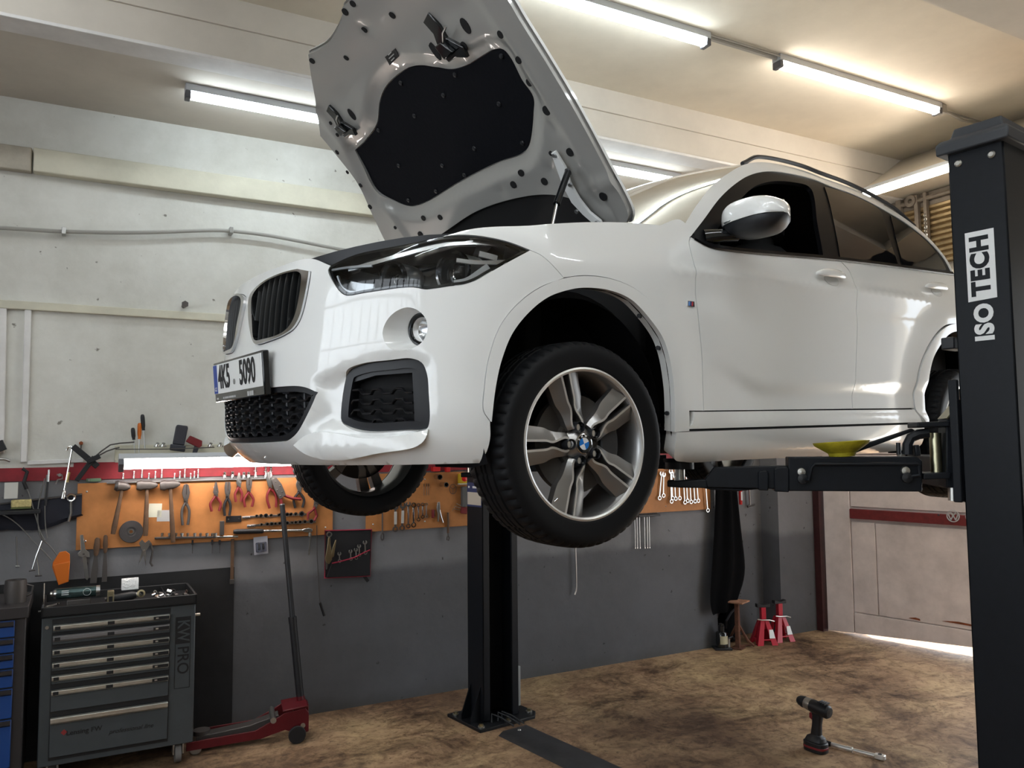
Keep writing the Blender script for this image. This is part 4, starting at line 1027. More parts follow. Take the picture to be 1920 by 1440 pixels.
# black rubber plugs and openings in the inner panel
holes_ = [(527,85,.020,.028),(367,172,.018,.026),(268,325,.017,.024),(940,145,.030,.062),(757,285,.026,.090),(930,258,.024,.034),(1143,188,.022,.030),(1248,330,.022,.028),(1282,475,.020,.030),(1397,620,.030,.038),(1528,855,.030,.034),(1420,862,.016,.020),(1252,973,.028,.030),(1209,1038,.028,.032),(1383,1020,.028,.032),(1726,1095,.030,.036),(702,1227,.024,.028),(796,1222,.024,.028),(685,1317,.028,.030),(550,1275,.014,.018),(402,1163,.020,.026),(348,1042,.015,.022),(275,968,.013,.02),(217,856,.015,.024),(300,643,.026,.058),(223,755,.014,.02),(263,757,.014,.02),(183,690,.013,.018),(305,20,.022,.026),(262,66,.024,.03),(76,342,.022,.026)]
for x, y, a_, b_ in holes_:
    q = ZO((x, y))[0]; loop = [(q[0]+a_*.62*cos(t), q[1]+b_*.5*sin(t)) for t in [2*pi*i/16 for i in range(16)]]
    panel('bonnet_plug', loop, M_dark, inner, S=H, off=.0035+hood_rel(*q), th=.004, g=.06)
# latch strikers
for zx, zy, k in ((820,225,1), (240,690,.85)):
    q = ZO((zx, zy))[0]; o = H(*q)+HN*.004; Mh = frame(o, Vector((0, -1, 0)), HN)
    br = MB().prism([(x*k, y*k) for x, y in ((-.035,.095),(.02,.11),(.035,.05),(.03,.0),(.085,-.06),(.075,-.10),(.02,-.075),(-.03,-.075),(-.045,-.03),(-.02,.04))], Mh, -.006, .012).build('latch_bracket', M_blackgloss, HOOD, .003)
    MB().prism([(x*k, y*k) for x, y in ((-.028,.0),(.015,.0),(.045,-.055),(-.02,-.06))], Mh, .012, .034).build('latch_plate', M_blackgloss, br, .004)
    e = Vector((.0, -.02, .03)); MB().tube([Mh @ Vector((.01*k, -.01*k, .02)), Mh @ Vector((.075*k, .02, .05)), Mh @ Vector((.115*k, .03, .055))], .0045, 8).build('safety_catch', mat('zinc_rod', (.35, .35, .34), .35, .9), br)
st = ZO((488,318,'c'),(545,270,'c'),(567,315,'c'),(515,366,'c')); lab = panel('warning_sticker', st, mat('sticker_black', (.02, .02, .02), .5), HOOD, S=H, off=.004+hood_rel(*st[0][:2]), th=.002, g=.05)
q = ZO((528,318))[0]; Ms = frame(H(*q)+HN*(.006+hood_rel(*q)), Vector((0, -1, 0)), HN); mat('sticker_print', (.4, .4, .38), .6)
for k_, (x_, w_) in enumerate(((-.012, .03), (-.02, .045), (-.016, .03))): MB().prism([(x_, .012-.012*k_), (x_+w_, .014-.012*k_), (x_+w_, .018-.012*k_), (x_, .016-.012*k_)], Ms, 0, .0006).build('sticker_print', MATS['sticker_print'], lab)
# hinge and gas strut on the near side
a = H(*ZO((1455,835))[0])+HN*.012; b = Yp(1130, 414, -.70)
hg = []
for px, py, w in ((1455,835,.012),(1500,930,.024),(1530,1020,.022),(1580,1110,.024),(1640,1180,.02),(1700,1230,.022),(1720,1270,.016)):
    q = ZO((px, py))[0]; c_ = H(*q)+HN*.018; hg.append([c_+Vector((0, w, 0)), c_+Vector((0, w, 0))+HN*.012, c_+Vector((0, -w, 0))+HN*.012, c_+Vector((0, -w, 0))])
hinge = MB().loft(hg).build('bonnet_hinge', M_paint, HOOD, .002, ang=30)
for px, py in ((1465,850),(1555,1015),(1590,1165),(1705,1225)):
    c_ = H(*ZO((px, py))[0])+HN*.030; MB().cyl(c_, c_+HN*.008, .009, n=6).build('hinge_bolt', M_satin, hinge)
s1_ = H(*ZO((1552,935))[0])+HN*.045; s0g = Yp(1030, 421, -.66)
MB().cyl(s1_, s1_.lerp(s0g, .62), .013).build('gas_strut', M_blackgloss, HOOD)
MB().cyl(s1_.lerp(s0g, .60), s0g-Vector((0, 0, .05)), .006).build('strut_rod', M_chrome, HOOD)
MB().lathe([(0, -.016), (.016, 0), (0, .016)], s1_, HN, 10).build('strut_joint', M_plast, HOOD)

# ================================================================== LIFT (axes parallel to the car)
M_post = mat('anthracite_powder_coat', (.0075, .009, .0120), .42, var=(40, .12), spec=.25)
M_post2 = mat('black_channel', (.006, .007, .009), .5)
M_zinc = mat('zinc_bolt', (.55, .54, .50), .35, 1)
M_pin = mat('yellow_zinc_pin', (.45, .42, .28), .3, 1)
M_decal = mat('decal_white', (.72, .73, .73), .5)
PXN, PYI, PYO = 2.95, 1.334, 1.149
PD = .285
topz = on_plane(1777, 284, (PXN, 0, 0), (1, 0, 0)).z
def post(x0, yi, yo, label, near):
    """C-section column; yi inner face (toward the car), yo outer face"""
    t = thing('lift_post', label, 'lift post', (x0+PD/2, (yi+yo)/2, 0), group='posts of the two-post lift')
    ox, oy = x0+PD/2, (yi+yo)/2; sg = 1 if yi > yo else -1; h = abs(yi-yo)/2
    def B(m_, x, y, z0, z1): return m_.box((x[0]-ox, min(y)-oy, z0), (x[1]-ox, max(y)-oy, z1))
    c_ = MB(); th = .012
    B(c_, (x0, x0+th), (yi, yo), .02, topz); B(c_, (x0+PD-th, x0+PD), (yi, yo), .02, topz); B(c_, (x0, x0+PD), (yo, yo+sg*th), .02, topz)
    B(c_, (x0, x0+.055), (yi, yi-sg*th), .02, topz); B(c_, (x0+PD-.055, x0+PD), (yi, yi-sg*th), .02, topz)
    c_.build('column', M_post, t, .006)
    b_ = MB(); B(b_, (x0+.02, x0+PD-.02), (yo+sg*.02, yo+sg*.03), .03, topz-.02); b_.build('column_channel', M_post2, t)
    # cap with raised lid
    a_, d_ = .030, .028
    r1 = [Vector((x, y, topz-.018)) for x, y in ((-PD/2-a_, -h-d_), (PD/2+a_, -h-d_), (PD/2+a_, h+d_), (-PD/2-a_, h+d_))]
    up = lambda r, z, s_: [Vector((p.x*s_, p.y*s_, z)) for p in r]
    MB().loft([r1, up(r1, topz+.020, 1), up(r1, topz+.034, .93), up(r1, topz+.045, .74), up(r1, topz+.085, .66)]).build('cap', mat('cap_plastic', (.03, .033, .038), .5), t, .006)
    for y in (-.055, .055):
        for z in (topz-.055,):
            MB().lathe([(.013, 0), (.013, .006), (.008, .010), (0, .010)], (-PD/2, y, z), (-1, 0, 0), 14).build('cap_bolt', M_zinc, t)
    # base plate, gussets, anchors
    bp = MB().prism([(-.235, -.19*1), (.20, -.19), (.26, -.12), (.26, .20), (-.235, .20)] if sg < 0 else [(-.235, -.20), (.26, -.20), (.26, .12), (.20, .19), (-.235, .19)], None, 0, .02).build('base_plate', M_post2, t, .003)
    for x, y in ((-.20, -.15), (-.20, .15), (.22, -.10), (.22, .15), (.0, -.16)):
        MB().cyl((x, y, .02), (x, y, .027), .022, n=18).build('washer', M_zinc, bp)
        MB().cyl((x, y, .027), (x, y, .040), .014, n=6).build('anchor_bolt', M_pin, bp)
    for y in (-h*.6, h*.6):
        MB().prism([(-PD/2, .02), (-PD/2-.075, .02), (-PD/2-.075, .05), (-PD/2, .24)], Matrix(((1, 0, 0, 0), (0, 0, -1, y), (0, 1, 0, 0), (0, 0, 0, 1))), -.005, .005).build('gusset', M_post, t)
    return t, ox, oy
pn, nox, noy = post(PXN, PYI, PYO, 'dark steel lift post with white ISO TECH lettering at the right edge', True)
PXF = 3.01; PYF = 4.39
pf, fox, foy = post(PXF, PYF, PYF+.185, 'dark steel lift post standing behind the front wheel by the wall', False)
# lettering on the near post, read from bottom to top
def NP(px, py):
    q = on_plane(px, py, (PXN-.001, 0, 0), (1, 0, 0)); return q.y-noy, q.z
FMp = lambda y, z: Matrix(((0, 0, -1, PXN-.0008-nox), (0, 1, 0, y), (1, 0, 0, z), (0, 0, 0, 1)))   # local x -> up, local y -> far
pl4 = [NP(1809, 438), NP(1863, 427), NP(1870, 557), NP(1816, 567)]
MB().prism([(p[1], p[0]) for p in pl4], FMp(0, 0), .0002, .0012).build('decal_panel', M_decal, pn)
yc_ = sum(p[0] for p in pl4)/4; zc_ = sum(p[1] for p in pl4)/4; hgt = abs(pl4[0][1]-pl4[3][1]); wid_ = abs(pl4[0][0]-pl4[1][0])
text_mesh('TECH', wid_*.86, FMp(yc_, zc_) @ Matrix.Translation((0, 0, .0015)), 'decal_letters', M_post, pn, depth=.0004, off=.004, sx=.96, space=1.10)
i0, i1 = NP(1838, 568), NP(1853, 640)
yi_ = NP(1847, 604)
text_mesh('ISO', wid_*.86, FMp(yi_[0], yi_[1]) @ Matrix.Translation((0, 0, .0008)), 'decal_letters', M_decal, pn, depth=.0004, off=.004, sx=.98, space=1.10)
# label and switch box on the far post
def FP(px, py):
    q = on_plane(px, py, (PXF-.001, 0, 0), (1, 0, 0)); return q.y-foy, q.z
FMf = Matrix(((0, 0, -1, PXF-.0008-fox), (-1, 0, 0, 0), (0, 1, 0, 0), (0, 0, 0, 1)))
za, zb3, zc3 = FP(888, 905)[1], FP(888, 922)[1], FP(888, 950)[1]
MB().prism([(-.085, zc3), (.085, zc3), (.085, za), (-.085, za)], FMf, 0, .001).build('blue_label', mat('label_blue', (.02, .035, .12), .5), pf)
MB().prism([(-.080, zc3+.012), (.080, zc3+.012), (.080, zb3-.004), (-.080, zb3-.004)], FMf, .001, .0018).build('label_field', mat('label_paper', (.55, .50, .42), .7), pf)
for x_, w_ in ((-.072, .016), (-.02, .085)): MB().prism([(x_, (za+zb3)/2-.007), (x_+w_, (za+zb3)/2-.007), (x_+w_, (za+zb3)/2+.007), (x_, (za+zb3)/2+.007)], FMf, .001, .0016).build('label_print', M_decal, pf)
q = on_plane(972, 1285, (0, PYF+.05, 0), (0, 1, 0))
MB().cbox((PD/2+.022, -.03, q.z), (.044, .05, .26)).build('limit_box', mat('pale_box', (.35, .36, .36), .5), pf, .004)
MB().cbox((PD/2+.022, -.03, q.z-.15), (.03, .03, .04)).build('cable_gland', M_plast, pf, .004)
for dx in (-.10, -.05, -.02):
    MB().tube([(dx, -.12, .02), (dx+.01, -.11, .07), (dx+.05, -.16, .05), (dx+.09, -.24, .012)], .006, 6).build('hydraulic_hose', M_plast, pf)
# steel cover across the floor between the posts
fa, fb, fc = on_z(930, 1378), on_z(1002, 1356), on_z(1165, 1440)
x0c, x1c = fa.x, fc.x
cv = thing('floor_cover_plate', 'long flat steel cover plate on the floor between the lift posts', 'cover plate', ((x0c+x1c)/2, 2.86, 0))
wc = (x1c-x0c)/2
MB().prism([(-wc, .0), (wc, .0), (wc*.72, .022), (-wc*.72, .022)], Matrix(((1, 0, 0, 0), (0, 0, 1, 0), (0, 1, 0, 0), (0, 0, 0, 1))), -1.33, 1.33).build('ramped_cover', mat('bare_dark_steel', (.06, .06, .065), .45, .5, var=(9, .25)), cv, .002)
for y in (1.28, .0, -1.28): MB().lathe([(.012, 0), (.009, .005), (0, .006)], (0, y, .022), (0, 0, 1), 10).build('cover_screw', M_zinc, cv)

# carriage and swing arms
def carriage(t, ox, oy, yi, sg):
    z0 = 1.62; a = yi-oy; B = lambda m_, x, y, z: m_.box((x[0], min(a+sg*y[0], a+sg*y[1]), z0+z[0]), (x[1], max(a+sg*y[0], a+sg*y[1]), z0+z[1]))
    c_ = B(MB(), (-.11, .11), (-.13, 0), (-.05, .75)).build('carriage', M_post2, t, .006)
    m_ = MB(); B(m_, (-.155, -.135), (0, .03), (-.03, .40)); B(m_, (-.135, .135), (0, .03), (-.03, .33)); m_.build('front_plate', M_post, c_, .004)
    return c_
cn = carriage(pn, nox, noy, PYI+.002, 1)
carriage(pf, fox, foy, PYF-.002, -1)
# near front arm, in its own vertical plane from pivot to pad
PIV = Vector((PXN+.02, PYI+.13, 0)); TIP = Vector((2.40, 2.13, 0)); ad = (TIP-PIV).normalized(); an = Vector((ad.y, -ad.x, 0))
if an.dot(CPOS-PIV) < 0: an = -an
def AP(zx, zy, off=.055):
    q = on_plane(1200+.375*zx, 740+.375*zy, PIV+an*off, an); return (q-PIV).dot(ad), q.z
AM = Matrix.Identity(4)
for i in range(3): AM[i][0], AM[i][1], AM[i][2], AM[i][3] = ad[i], (0, 0, 1)[i], an[i], PIV[i]
arm = thing('swing_arm', 'telescopic dark steel lift arm reaching under the near sill', 'lift arm', mtx=AM, group='swing arms of the lift')
P_ = lambda *pts: [AP(*p) for p in pts]
def flat(name, pts, d0, d1, mt=M_post, bev=.004, par=None): return MB().prism(P_(*pts), None, d0, d1).build(name, mt, par or arm, bev)
ot = flat('outer_tube', [(742,312),(1385,310),(1412,330),(1412,485),(1380,485),(742,482)], -.055, .055)
flat('tube_collar', [(670,372),(690,362),(735,362),(745,375),(745,488),(672,484)], -.062, .062)
flat('tube_collar', [(590,390),(605,380),(632,380),(642,392),(642,480),(592,478)], -.060, .060)
flat('inner_tube', [(372,364),(740,356),(740,474),(292,464)], -.042, .042)
flat('tip_plate', [(135,432),(330,425),(340,468),(200,466),(136,462)], -.05, .05)
flat('tip_gusset', [(290,464),(600,474),(480,486),(360,478)], -.03, .03)
g1, g2 = AP(838, 432), AP(1390, 400)
rd_ = [Vector((p[0], p[1], .078)) for p in P_((815,430),(838,425),(852,362),(870,347),(1370,345),(1388,352),(1392,400),(1330,412))]
rd_[0].z = .057; rd_[-1].z = .057
MB().tube([Vector(p) for p in rd_], .007, 8).build('guard_rod', M_post, arm)
for zx, zy in ((806,386),(1326,380)):
    p = AP(zx, zy); MB().lathe([(.016, 0), (.014, .012), (0, .014)], (p[0], p[1], .055), (0, 0, 1), 12).build('guard_bolt', M_zinc, arm)
    p = AP(zx+6, zy+34); MB().lathe([(.020, 0), (.018, .016), (0, .020)], (p[0], p[1], .055), (0, 0, 1), 12).build('guard_knob', M_post2, arm)
p0, p1 = AP(198, 432, 0), AP(198, 372, 0); pad_z = AP(198, 322, 0)[1]
pad_o = MB().cyl((p0[0], p0[1], 0), (p1[0], p1[1]+.01, 0), .020).build('pad_screw', M_zinc, arm)
MB().cyl((p1[0], p1[1], 0), (p1[0], pad_z-.012, 0), .055, n=24).build('pad_cup', M_post2, arm)
MB().cyl((p1[0], pad_z-.012, 0), (p1[0], pad_z+.002, 0), .062, n=24).build('rubber_pad', M_rubber, arm)
# pivot: clevis plates, pin, toothed lock
flat('clevis_plate', [(1380,138),(1545,132),(1545,160),(1380,165)], -.07, .07)
flat('clevis_plate', [(1412,392),(1548,388),(1548,420),(1412,424)], -.07, .07)
pp = AP(1475, 205, 0); pq = AP(1475, 392, 0); MB().cyl((pp[0], pq[1]-.01, 0), (pp[0], pp[1]+.01, 0), .020, n=20).build('pivot_pin', M_pin, arm)
pp = AP(1556, 455, 0); pq = AP(1556, 528, 0); MB().cyl((pp[0], pp[1]+.03, .02), (pq[0], pq[1], .02), .016, n=14).build('lock_pin', M_zinc, arm)
hk = [Vector((p[0], p[1], .035)) for p in P_((1345,300),(1345,250),(1362,215),(1400,198),(1450,192))]
MB().tube(hk, .018, 8).build('lock_hook', M_post, arm)
flat('lock_lug', [(1372,255),(1395,250),(1405,305),(1378,308)], .0, .06)
flat('carriage_cheek', [(1532,120),(1600,62),(1606,58),(1622,66),(1625,466),(1534,466)], -.05, .05)
flat('cheek_edge', [(1530,118),(1598,40),(1606,44),(1540,122)], -.052, .054, M_pin, .001)
sp = [Vector((AP(1303, 240)[0], AP(1303, 240+12*k)[1], .02)) for k in range(6)]
MB().tube(sp, .008, 8).build('grease_nipple', M_post2, arm); 
flat('upper_brace', [(990,302),(1405,165),(1425,178),(1080,305)], -.09, -.07)
# yellow dish and bump stop
yb = AP(1010, 262, .0); yd = thing('yellow_rubber_dish', 'shallow yellow rubber dish resting on the lift arm under the sill', 'dish', mtx=AM @ Matrix.Translation((yb[0], AP(1010, 309, 0)[1], 0)))
hh = AP(1010, 238, 0)[1]-AP(1010, 312, 0)[1]
MB().lathe([(0, .0), (.045, .0), (.05, hh*.25), (.095, hh*.8), (.100, hh), (.092, hh), (.06, hh*.45), (0, hh*.4)], (0, 0, 0), (0.06, 1, 0), 28).build('dish', mat('yellow_rubber', (.42, .36, .02), .55, var=(20, .3)), yd)
bz = on_plane(1783, 644, (PXN+.06, 0, 0), (1, 0, 0))
MB().box((-.10, PYI-noy+.028, bz.z-.022), (.0, PYI-noy+.075, bz.z+.022)).build('bump_stop', M_plast, cn, .005)
# the other three arms (behind the car's sill and at the rear), simpler
def plain_arm(p, q, z, label):
    p = Vector(p); q = Vector(q); d = q-p; L = d.length; M = frame(Vector((p.x, p.y, z)), d, (0, 0, 1)); t = thing('swing_arm', label, 'lift arm', mtx=M, group='swing arms of the lift')
    MB().box((-.06, -.055, -.06), (L*.6, .055, .06)).build('outer_tube', M_post, t, .004); MB().box((L*.55, -.042, -.048), (L-.10, .042, .042)).build('inner_tube', M_post, t, .004)
    MB().box((L-.12, -.05, -.05), (L+.05, .05, -.025)).build('tip_plate', M_post, t, .004); MB().cyl((L, 0, -.03), (L, 0, .06), .02).build('pad_screw', M_zinc, t); MB().cyl((L, 0, .06), (L, 0, .085), .06, n=24).build('rubber_pad', M_rubber, t)
    MB().cyl((0, 0, -.08), (0, 0, .10), .03).build('pivot_pin', M_pin, t)
zA = AP(1000, 400, 0)[1]
plain_arm((PXN+PD-.02, PYI+.13, 0), (4.05, 2.13, 0), zA, 'dark lift arm swung toward the rear wheel behind the post')
plain_arm((PXF+.02, PYF-.13, 0), (2.40, 3.60, 0), zA, 'dark lift arm under the far sill toward the front wheel')
plain_arm((PXF+PD-.02, PYF-.13, 0), (4.05, 3.60, 0), zA, 'dark lift arm under the far sill toward the tail')

# ================================================================== WALL FITTINGS AND TOOLS
M_ply = mat('orange_plywood', (.42, .17, .05), .6, var=(5, .22), bump=(60, .1, .002))
M_steel = mat('tool_steel', (.42, .42, .41), .32, 1)
M_cv = mat('chrome_vanadium', (.68, .68, .66), .2, 1)
M_brown = mat('dull_iron', (.10, .09, .085), .5, .6)
M_wood = mat('dark_handle_wood', (.10, .055, .03), .6, var=(20, .3))
M_redg = mat('red_grip', (.16, .012, .015), .5)
M_blk = mat('black_grip', (.012, .012, .014), .5)
M_orange = mat('orange_plastic', (.55, .13, .01), .45)
def hang(name, label, cat, px, py, off=.03, rot=0, group=None):
    s, z = W(px, py, off); return thing(name, label, cat, mtx=wf(s, z, off, rot), group=group)
# boards
def board(s0, s1, z0, z1, label):
    t = thing('tool_board', label, 'tool board', mtx=wf(s0, z0, 0), group='plywood tool boards on the wall')
    MB().box((0, 0, .001), (s1-s0, z1-z0, .018)).build('plywood_sheet', M_ply, t, .001)
    for x in (.05, (s1-s0)/2, s1-s0-.05):
        for y in (.05, z1-z0-.05): MB().lathe([(.006, 0), (.004, .002), (0, .003)], (x, y, .018), (0, 0, 1), 8).build('board_screw', M_steel, t)
    return t
board(-1.415, .145, 1.193, 1.59, 'long orange plywood tool board under the bright strip lamp')
board(.385, 1.27, 1.195, 1.60, 'orange plywood tool board between the far wheel and the lift post')
board(2.55, 3.556, 1.208, 1.61, 'orange plywood board with hanging spanners behind the front wheel')
tag(MB().box((S0, -.012, 1.612), (-1.44, .0, 1.69)).box((-1.44, -.012, 1.612), (3.55, 0, 1.715)).build('red_rail', M_red, None), 'dark red painted board running along the wall above tools', 'rail'); bpy.data.objects['red_rail'].matrix_world = WM
tag(MB().box((S0+.01, -.008, .0), (-.50, -.001, 1.02)).build('black_backboard', mat('black_backing', (.012, .012, .013), .8, var=(4, .3)), None), 'black painted backing sheet behind the grey tool trolley', 'panel'); bpy.data.objects['black_backboard'].matrix_world = WM
# trunking strips on the white wall
def strip(px0, py0, px1, py1, w, d, label, name='cable_trunking'):
    a = W(px0, py0); b = W(px1, py1); t = thing(name, label, 'trunking', mtx=wf(a[0], a[1], 0)); dx, dz = b[0]-a[0], b[1]-a[1]; L = hypot(dx, dz)
    R_ = Matrix.Rotation(atan2(dz, dx), 4, 'Z'); MB().box((0, -w/2, 0), (L, w/2, d), R_).build('channel', M_white, t, .003); MB().box((0, -w*.42, d), (L, w*.42, d+.003), R_).build('lid', M_white, t, .001)
strip(6, 576, 1, 850, .04, .022, 'white vertical trunking at the far left edge of the wall')
strip(53, 580, 45, 866, .035, .022, 'white vertical trunking left of the wheel brace')
strip(52, 868, 156, 863, .025, .018, 'short white horizontal trunking above the red rail')
# grey hose along the upper wall
hp = [(0,427),(120,434),(260,436),(400,432),(430,433),(500,441),(560,452),(620,464),(680,475)]
pts = [Vector((W(x, y, .05)[0], -.05, W(x, y, .05)[1])) for x, y in hp]
hz = thing('wall_pipe', 'grey pipe bowing across the white wall left of the car', 'pipe', mtx=WM); MB().tube([Vector((-3.6, -.05, pts[0].z-.0))]+[Vector(tuple(p)) for p in crom([tuple(p) for p in pts], .05)], .012, 8).build('tube', mat('grey_conduit', (.33, .32, .29), .5), hz)
for px, py in ((433, 433), (120, 434)):
    q = W(px, py, .04); MB().box((q[0]-.012, -.075, q[1]-.022), (q[0]+.012, 0, q[1]+.02)).build('pipe_clip', M_steel, hz, .003)
b = hang('wall_bolt', 'short dark bolt sticking out of the cream strip', 'bolt', 345, 573, .03); MB().cyl((0, 0, -.03), (.0, .0, .05), .013).build('shank', M_brown, b); MB().cyl((0, 0, .05), (0, 0, .065), .022, n=6).build('head', M_brown, b)

# ---------- tool builders (local x along wall, y up, z out)
def hammer(px, py, L, hw, rot, label, head=M_brown, hh=.035):
    t = hang('hammer', label, 'hammer', px, py, .056, rot, 'hammers on the plywood board')
    MB().loft([[Vector((w*cos(a), y, .7*w*sin(a))) for a in [2*pi*i/10 for i in range(10)]] for y, w in ((.01, .011), (-.05, .010), (-L*.5, .013), (-L*.85, .016), (-L, .013))]).build('handle', M_wood if head is M_brown else M_blk, t, ang=60)
    MB().loft([[Vector((x, y*h, z*h*.8)) for y, z in ((1, 0), (.7, .7), (0, 1), (-.7, .7), (-1, 0), (-.7, -.7), (0, -1), (.7, -.7))] for x, h in ((-hw/2, hh*.75), (-hw*.3, hh), (-hw*.15, hh*.8), (hw*.15, hh*.8), (hw*.35, hh*.55), (hw/2, hh*.25))]).build('head', head, t, .001, ang=40)
    return t
hammer(230, 912, .29, .088, -.16, 'dark short-handled sledge hammer, leftmost hammer on the board')
hammer(276, 910, .31, .120, -.01, 'square-handled hammer above the grinding disc')
hammer(319, 909, .36, .118, .07, 'long hammer hanging right of the paper stickers')
def pliers(px, py, L, label, grip, rot=0, jaw='nose', spread=.032, mt=None):
    """hangs jaws up: py = jaw tip"""
    t = hang('pliers', label, 'pliers', px, py, .035, rot, 'pliers on the plywood board'); J = L*.36; mt = mt or M_brown
    for s_ in (-1, 1):
        if jaw == 'nose': o = [(s_*.001, 0), (s_*.006, -.005), (s_*.014, -J*.7), (s_*.018, -J), (s_*.006, -J-.02), (-s_*.012, -J-.03), (-s_*.012, -J), (s_*.001, -J*.8)]
        elif jaw == 'cut': o = [(s_*.001, 0), (s_*.014, -.006), (s_*.024, -J*.6), (s_*.016, -J), (-s_*.01, -J-.03), (-s_*.012, -J), (s_*.001, -J*.7)]
        else: o = [(s_*.002, 0), (s_*.016, -.002), (s_*.02, -J*.5), (s_*.016, -J), (-s_*.01, -J-.03), (-s_*.012, -J), (s_*.002, -J*.7)]
        MB().prism(o, None, -.005*s_-.004, -.005*s_+.008).build('jaw', mt, t, .001)
        hp_ = [Vector((-s_*.006+s_*0, -J-.015, 0)), Vector((s_*spread*.8, -J-.06, 0)), Vector((s_*spread, -J-(L-J)*.6, 0)), Vector((s_*spread*.7, -L, 0))]
        MB().tube([Vector(p) for p in crom([tuple(p) for p in hp_], .01)], .0085, 8).build('grip', grip, t)
    MB().cyl((0, -J-.005, -.012), (0, -J-.005, .014), .010, n=12).build('rivet', M_steel, t)
    return t
pliers(405, 903, .19, 'needle-nose pliers with dull red grips, leftmost pliers', M_redg)
pliers(427, 903, .22, 'dark multi-joint pliers second from the left', M_blk, jaw='flat', spread=.02)
pliers(448, 886, .19, 'small chrome-nosed pliers with brown grips', M_redg, spread=.022, mt=M_steel)
pliers(467, 896, .19, 'combination pliers with dark red round grips', M_redg, jaw='flat', spread=.03)
pliers(503, 885, .24, 'slip-joint pliers with red grips tilted beside the cutters', M_redg, .14, 'flat', .03, M_steel)
pliers(561, 896, .20, 'side cutters with black crossed handles near the far wheel', M_blk, 0, 'cut', .035, M_steel)
pliers(349, 907, .26, 'long iron pincers right of the hammers', M_brown, .0, 'cut', .022)
pliers(597, 930, .17, 'red and black crimping pliers at the right end of the board', M_redg, -.3, 'flat', .03)
# bolt cutter with plated joint
t = hang('bolt_cutter', 'black bolt cutter with long red handles hanging askew', 'bolt cutter', 514, 898, .045, .40)
MB().prism([(-.018, 0), (.015, .004), (.03, -.05), (.028, -.13), (-.02, -.14), (-.026, -.06)], None, -.006, .012).build('jaw_plate', M_brown, t, .002)
for x, y in ((0, -.02), (.016, -.06), (-.012, -.075), (.014, -.10), (-.008, -.12)): MB().lathe([(.006, 0), (.004, .003), (0, .004)], (x, y, .012), (0, 0, 1), 8).build('joint_bolt', M_cv, t)
MB().tube([(.01, -.12, 0), (.06, -.17, 0), (.11, -.20, 0)], .010, 8).build('handle', M_redg, t); MB().tube([(-.01, -.13, 0), (-.02, -.18, 0), (-.022, -.235, 0)], .010, 8).build('handle', M_redg, t)
# grinding disc, papers, black plates
s, z = W(246, 997, .03); t = thing('grinding_disc', 'round dark grinding disc at the bottom of the long board', 'disc', mtx=wf(s, z, .025))
MB().lathe([(.012, -.003), (.066, -.003), (.068, 0), (.066, .004), (.03, .005), (.024, .001), (.012, .001)], (0, 0, 0), (0, 0, 1), 40).build('abrasive', mat('abrasive_grey', (.06, .055, .055), .9), t); MB().lathe([(.010, 0), (.010, .004), (.018, .004), (.018, 0)], (0, 0, 0), (0, 0, 1), 20).build('bush', M_steel, t)
M_paper = mat('paper_sticker', (.62, .62, .50), .8)
for px, py, w, h, l in ((291, 957, .075, .085, 'pale green paper sticker pinned among the hammers'), (310, 967, .095, .07, 'grey paper sticker right of the pale green one')):
    s, z = W(px, py, .02); t = MB().box((-w/2, -h/2, 0), (w/2, h/2, .001)).build('paper_sticker', M_paper if w < .08 else mat('grey_paper', (.45, .45, .44), .8), None); tag(t, l, 'sticker'); t.matrix_world = wf(s, z, .0185, -.04)
t = hang('steel_plate', 'small black plate with two screws above the sockets', 'plate', 438, 973, .0185); MB().box((-.048, -.02, 0), (.048, .02, .006)).build('plate', M_blk, t, .001)
for x in (-.033, .033): MB().cyl((x, .0, .006), (x, 0, .009), .005, n=8).build('screw', M_steel, t)
t = hang('whetstone', 'narrow dark whetstone standing on the socket rail', 'whetstone', 416, 990, .03); MB().box((-.013, -.045, -.008), (.013, .045, .012)).build('stone', M_brown, t, .002)
# sockets and rails
def socket(px, py, r, L, label, group, off=.02, axis=(0, 0, 1), mt=M_cv):
    s, z = W(px, py, off); t = thing('socket', label, 'socket', mtx=wf(s, z, off), group=group); a = Vector(axis)
    MB().lathe([(r*.6, 0), (r*.85, 0), (r*.85, L*.45), (r, L*.55), (r, L), (r*.72, L)], (0, 0, 0), axis, 16).build('body', mt, t); MB().lathe([(r*.72, L), (r*.68, L*.5), (0, L*.5)], (0, 0, 0), axis, 6).build('hex_hole', M_blk, t)
for k, (row, y0_, y1_, xs_) in enumerate(((1, 968, 964, (480,488,497,507,522,537,544,553,564)), (2, 984, 978, (489,500,508,515,523,537,546,553,561,570,582)))):
    a = W(xs_[0]-26, y0_+2, .02); b = W(xs_[-1]+10, y1_, .02); t = thing('socket_rail', ('upper' if row == 1 else 'lower')+' steel socket rail on the long board', 'rail', mtx=wf(a[0], a[1], .019, atan2(b[1]-a[1], b[0]-a[0]))); L = b[0]-a[0]
    MB().box((0, -.007, 0), (L, .007, .004)).build('strip', M_steel, t, .001); MB().box((.0, -.010, .004), (.05, .002, .006)).build('name_plate', M_cv, t, .001)
    for i, x in enumerate(xs_):
        f = (x-xs_[0])/(xs_[-1]-xs_[0]); r = (.010+.002*(i % 3)) if x < xs_[-1]-22 else (.013 if x < xs_[-1]-2 else .0185 if row == 1 else .017)
        socket(x, y0_+(y1_-y0_)*f-1, r, .028, 'chrome socket clipped on the %s socket rail' % ('upper' if row == 1 else 'lower'), 'sockets on the %s rail' % ('upper' if row == 1 else 'lower'), .024, mt=M_cv if row == 1 else M_steel)
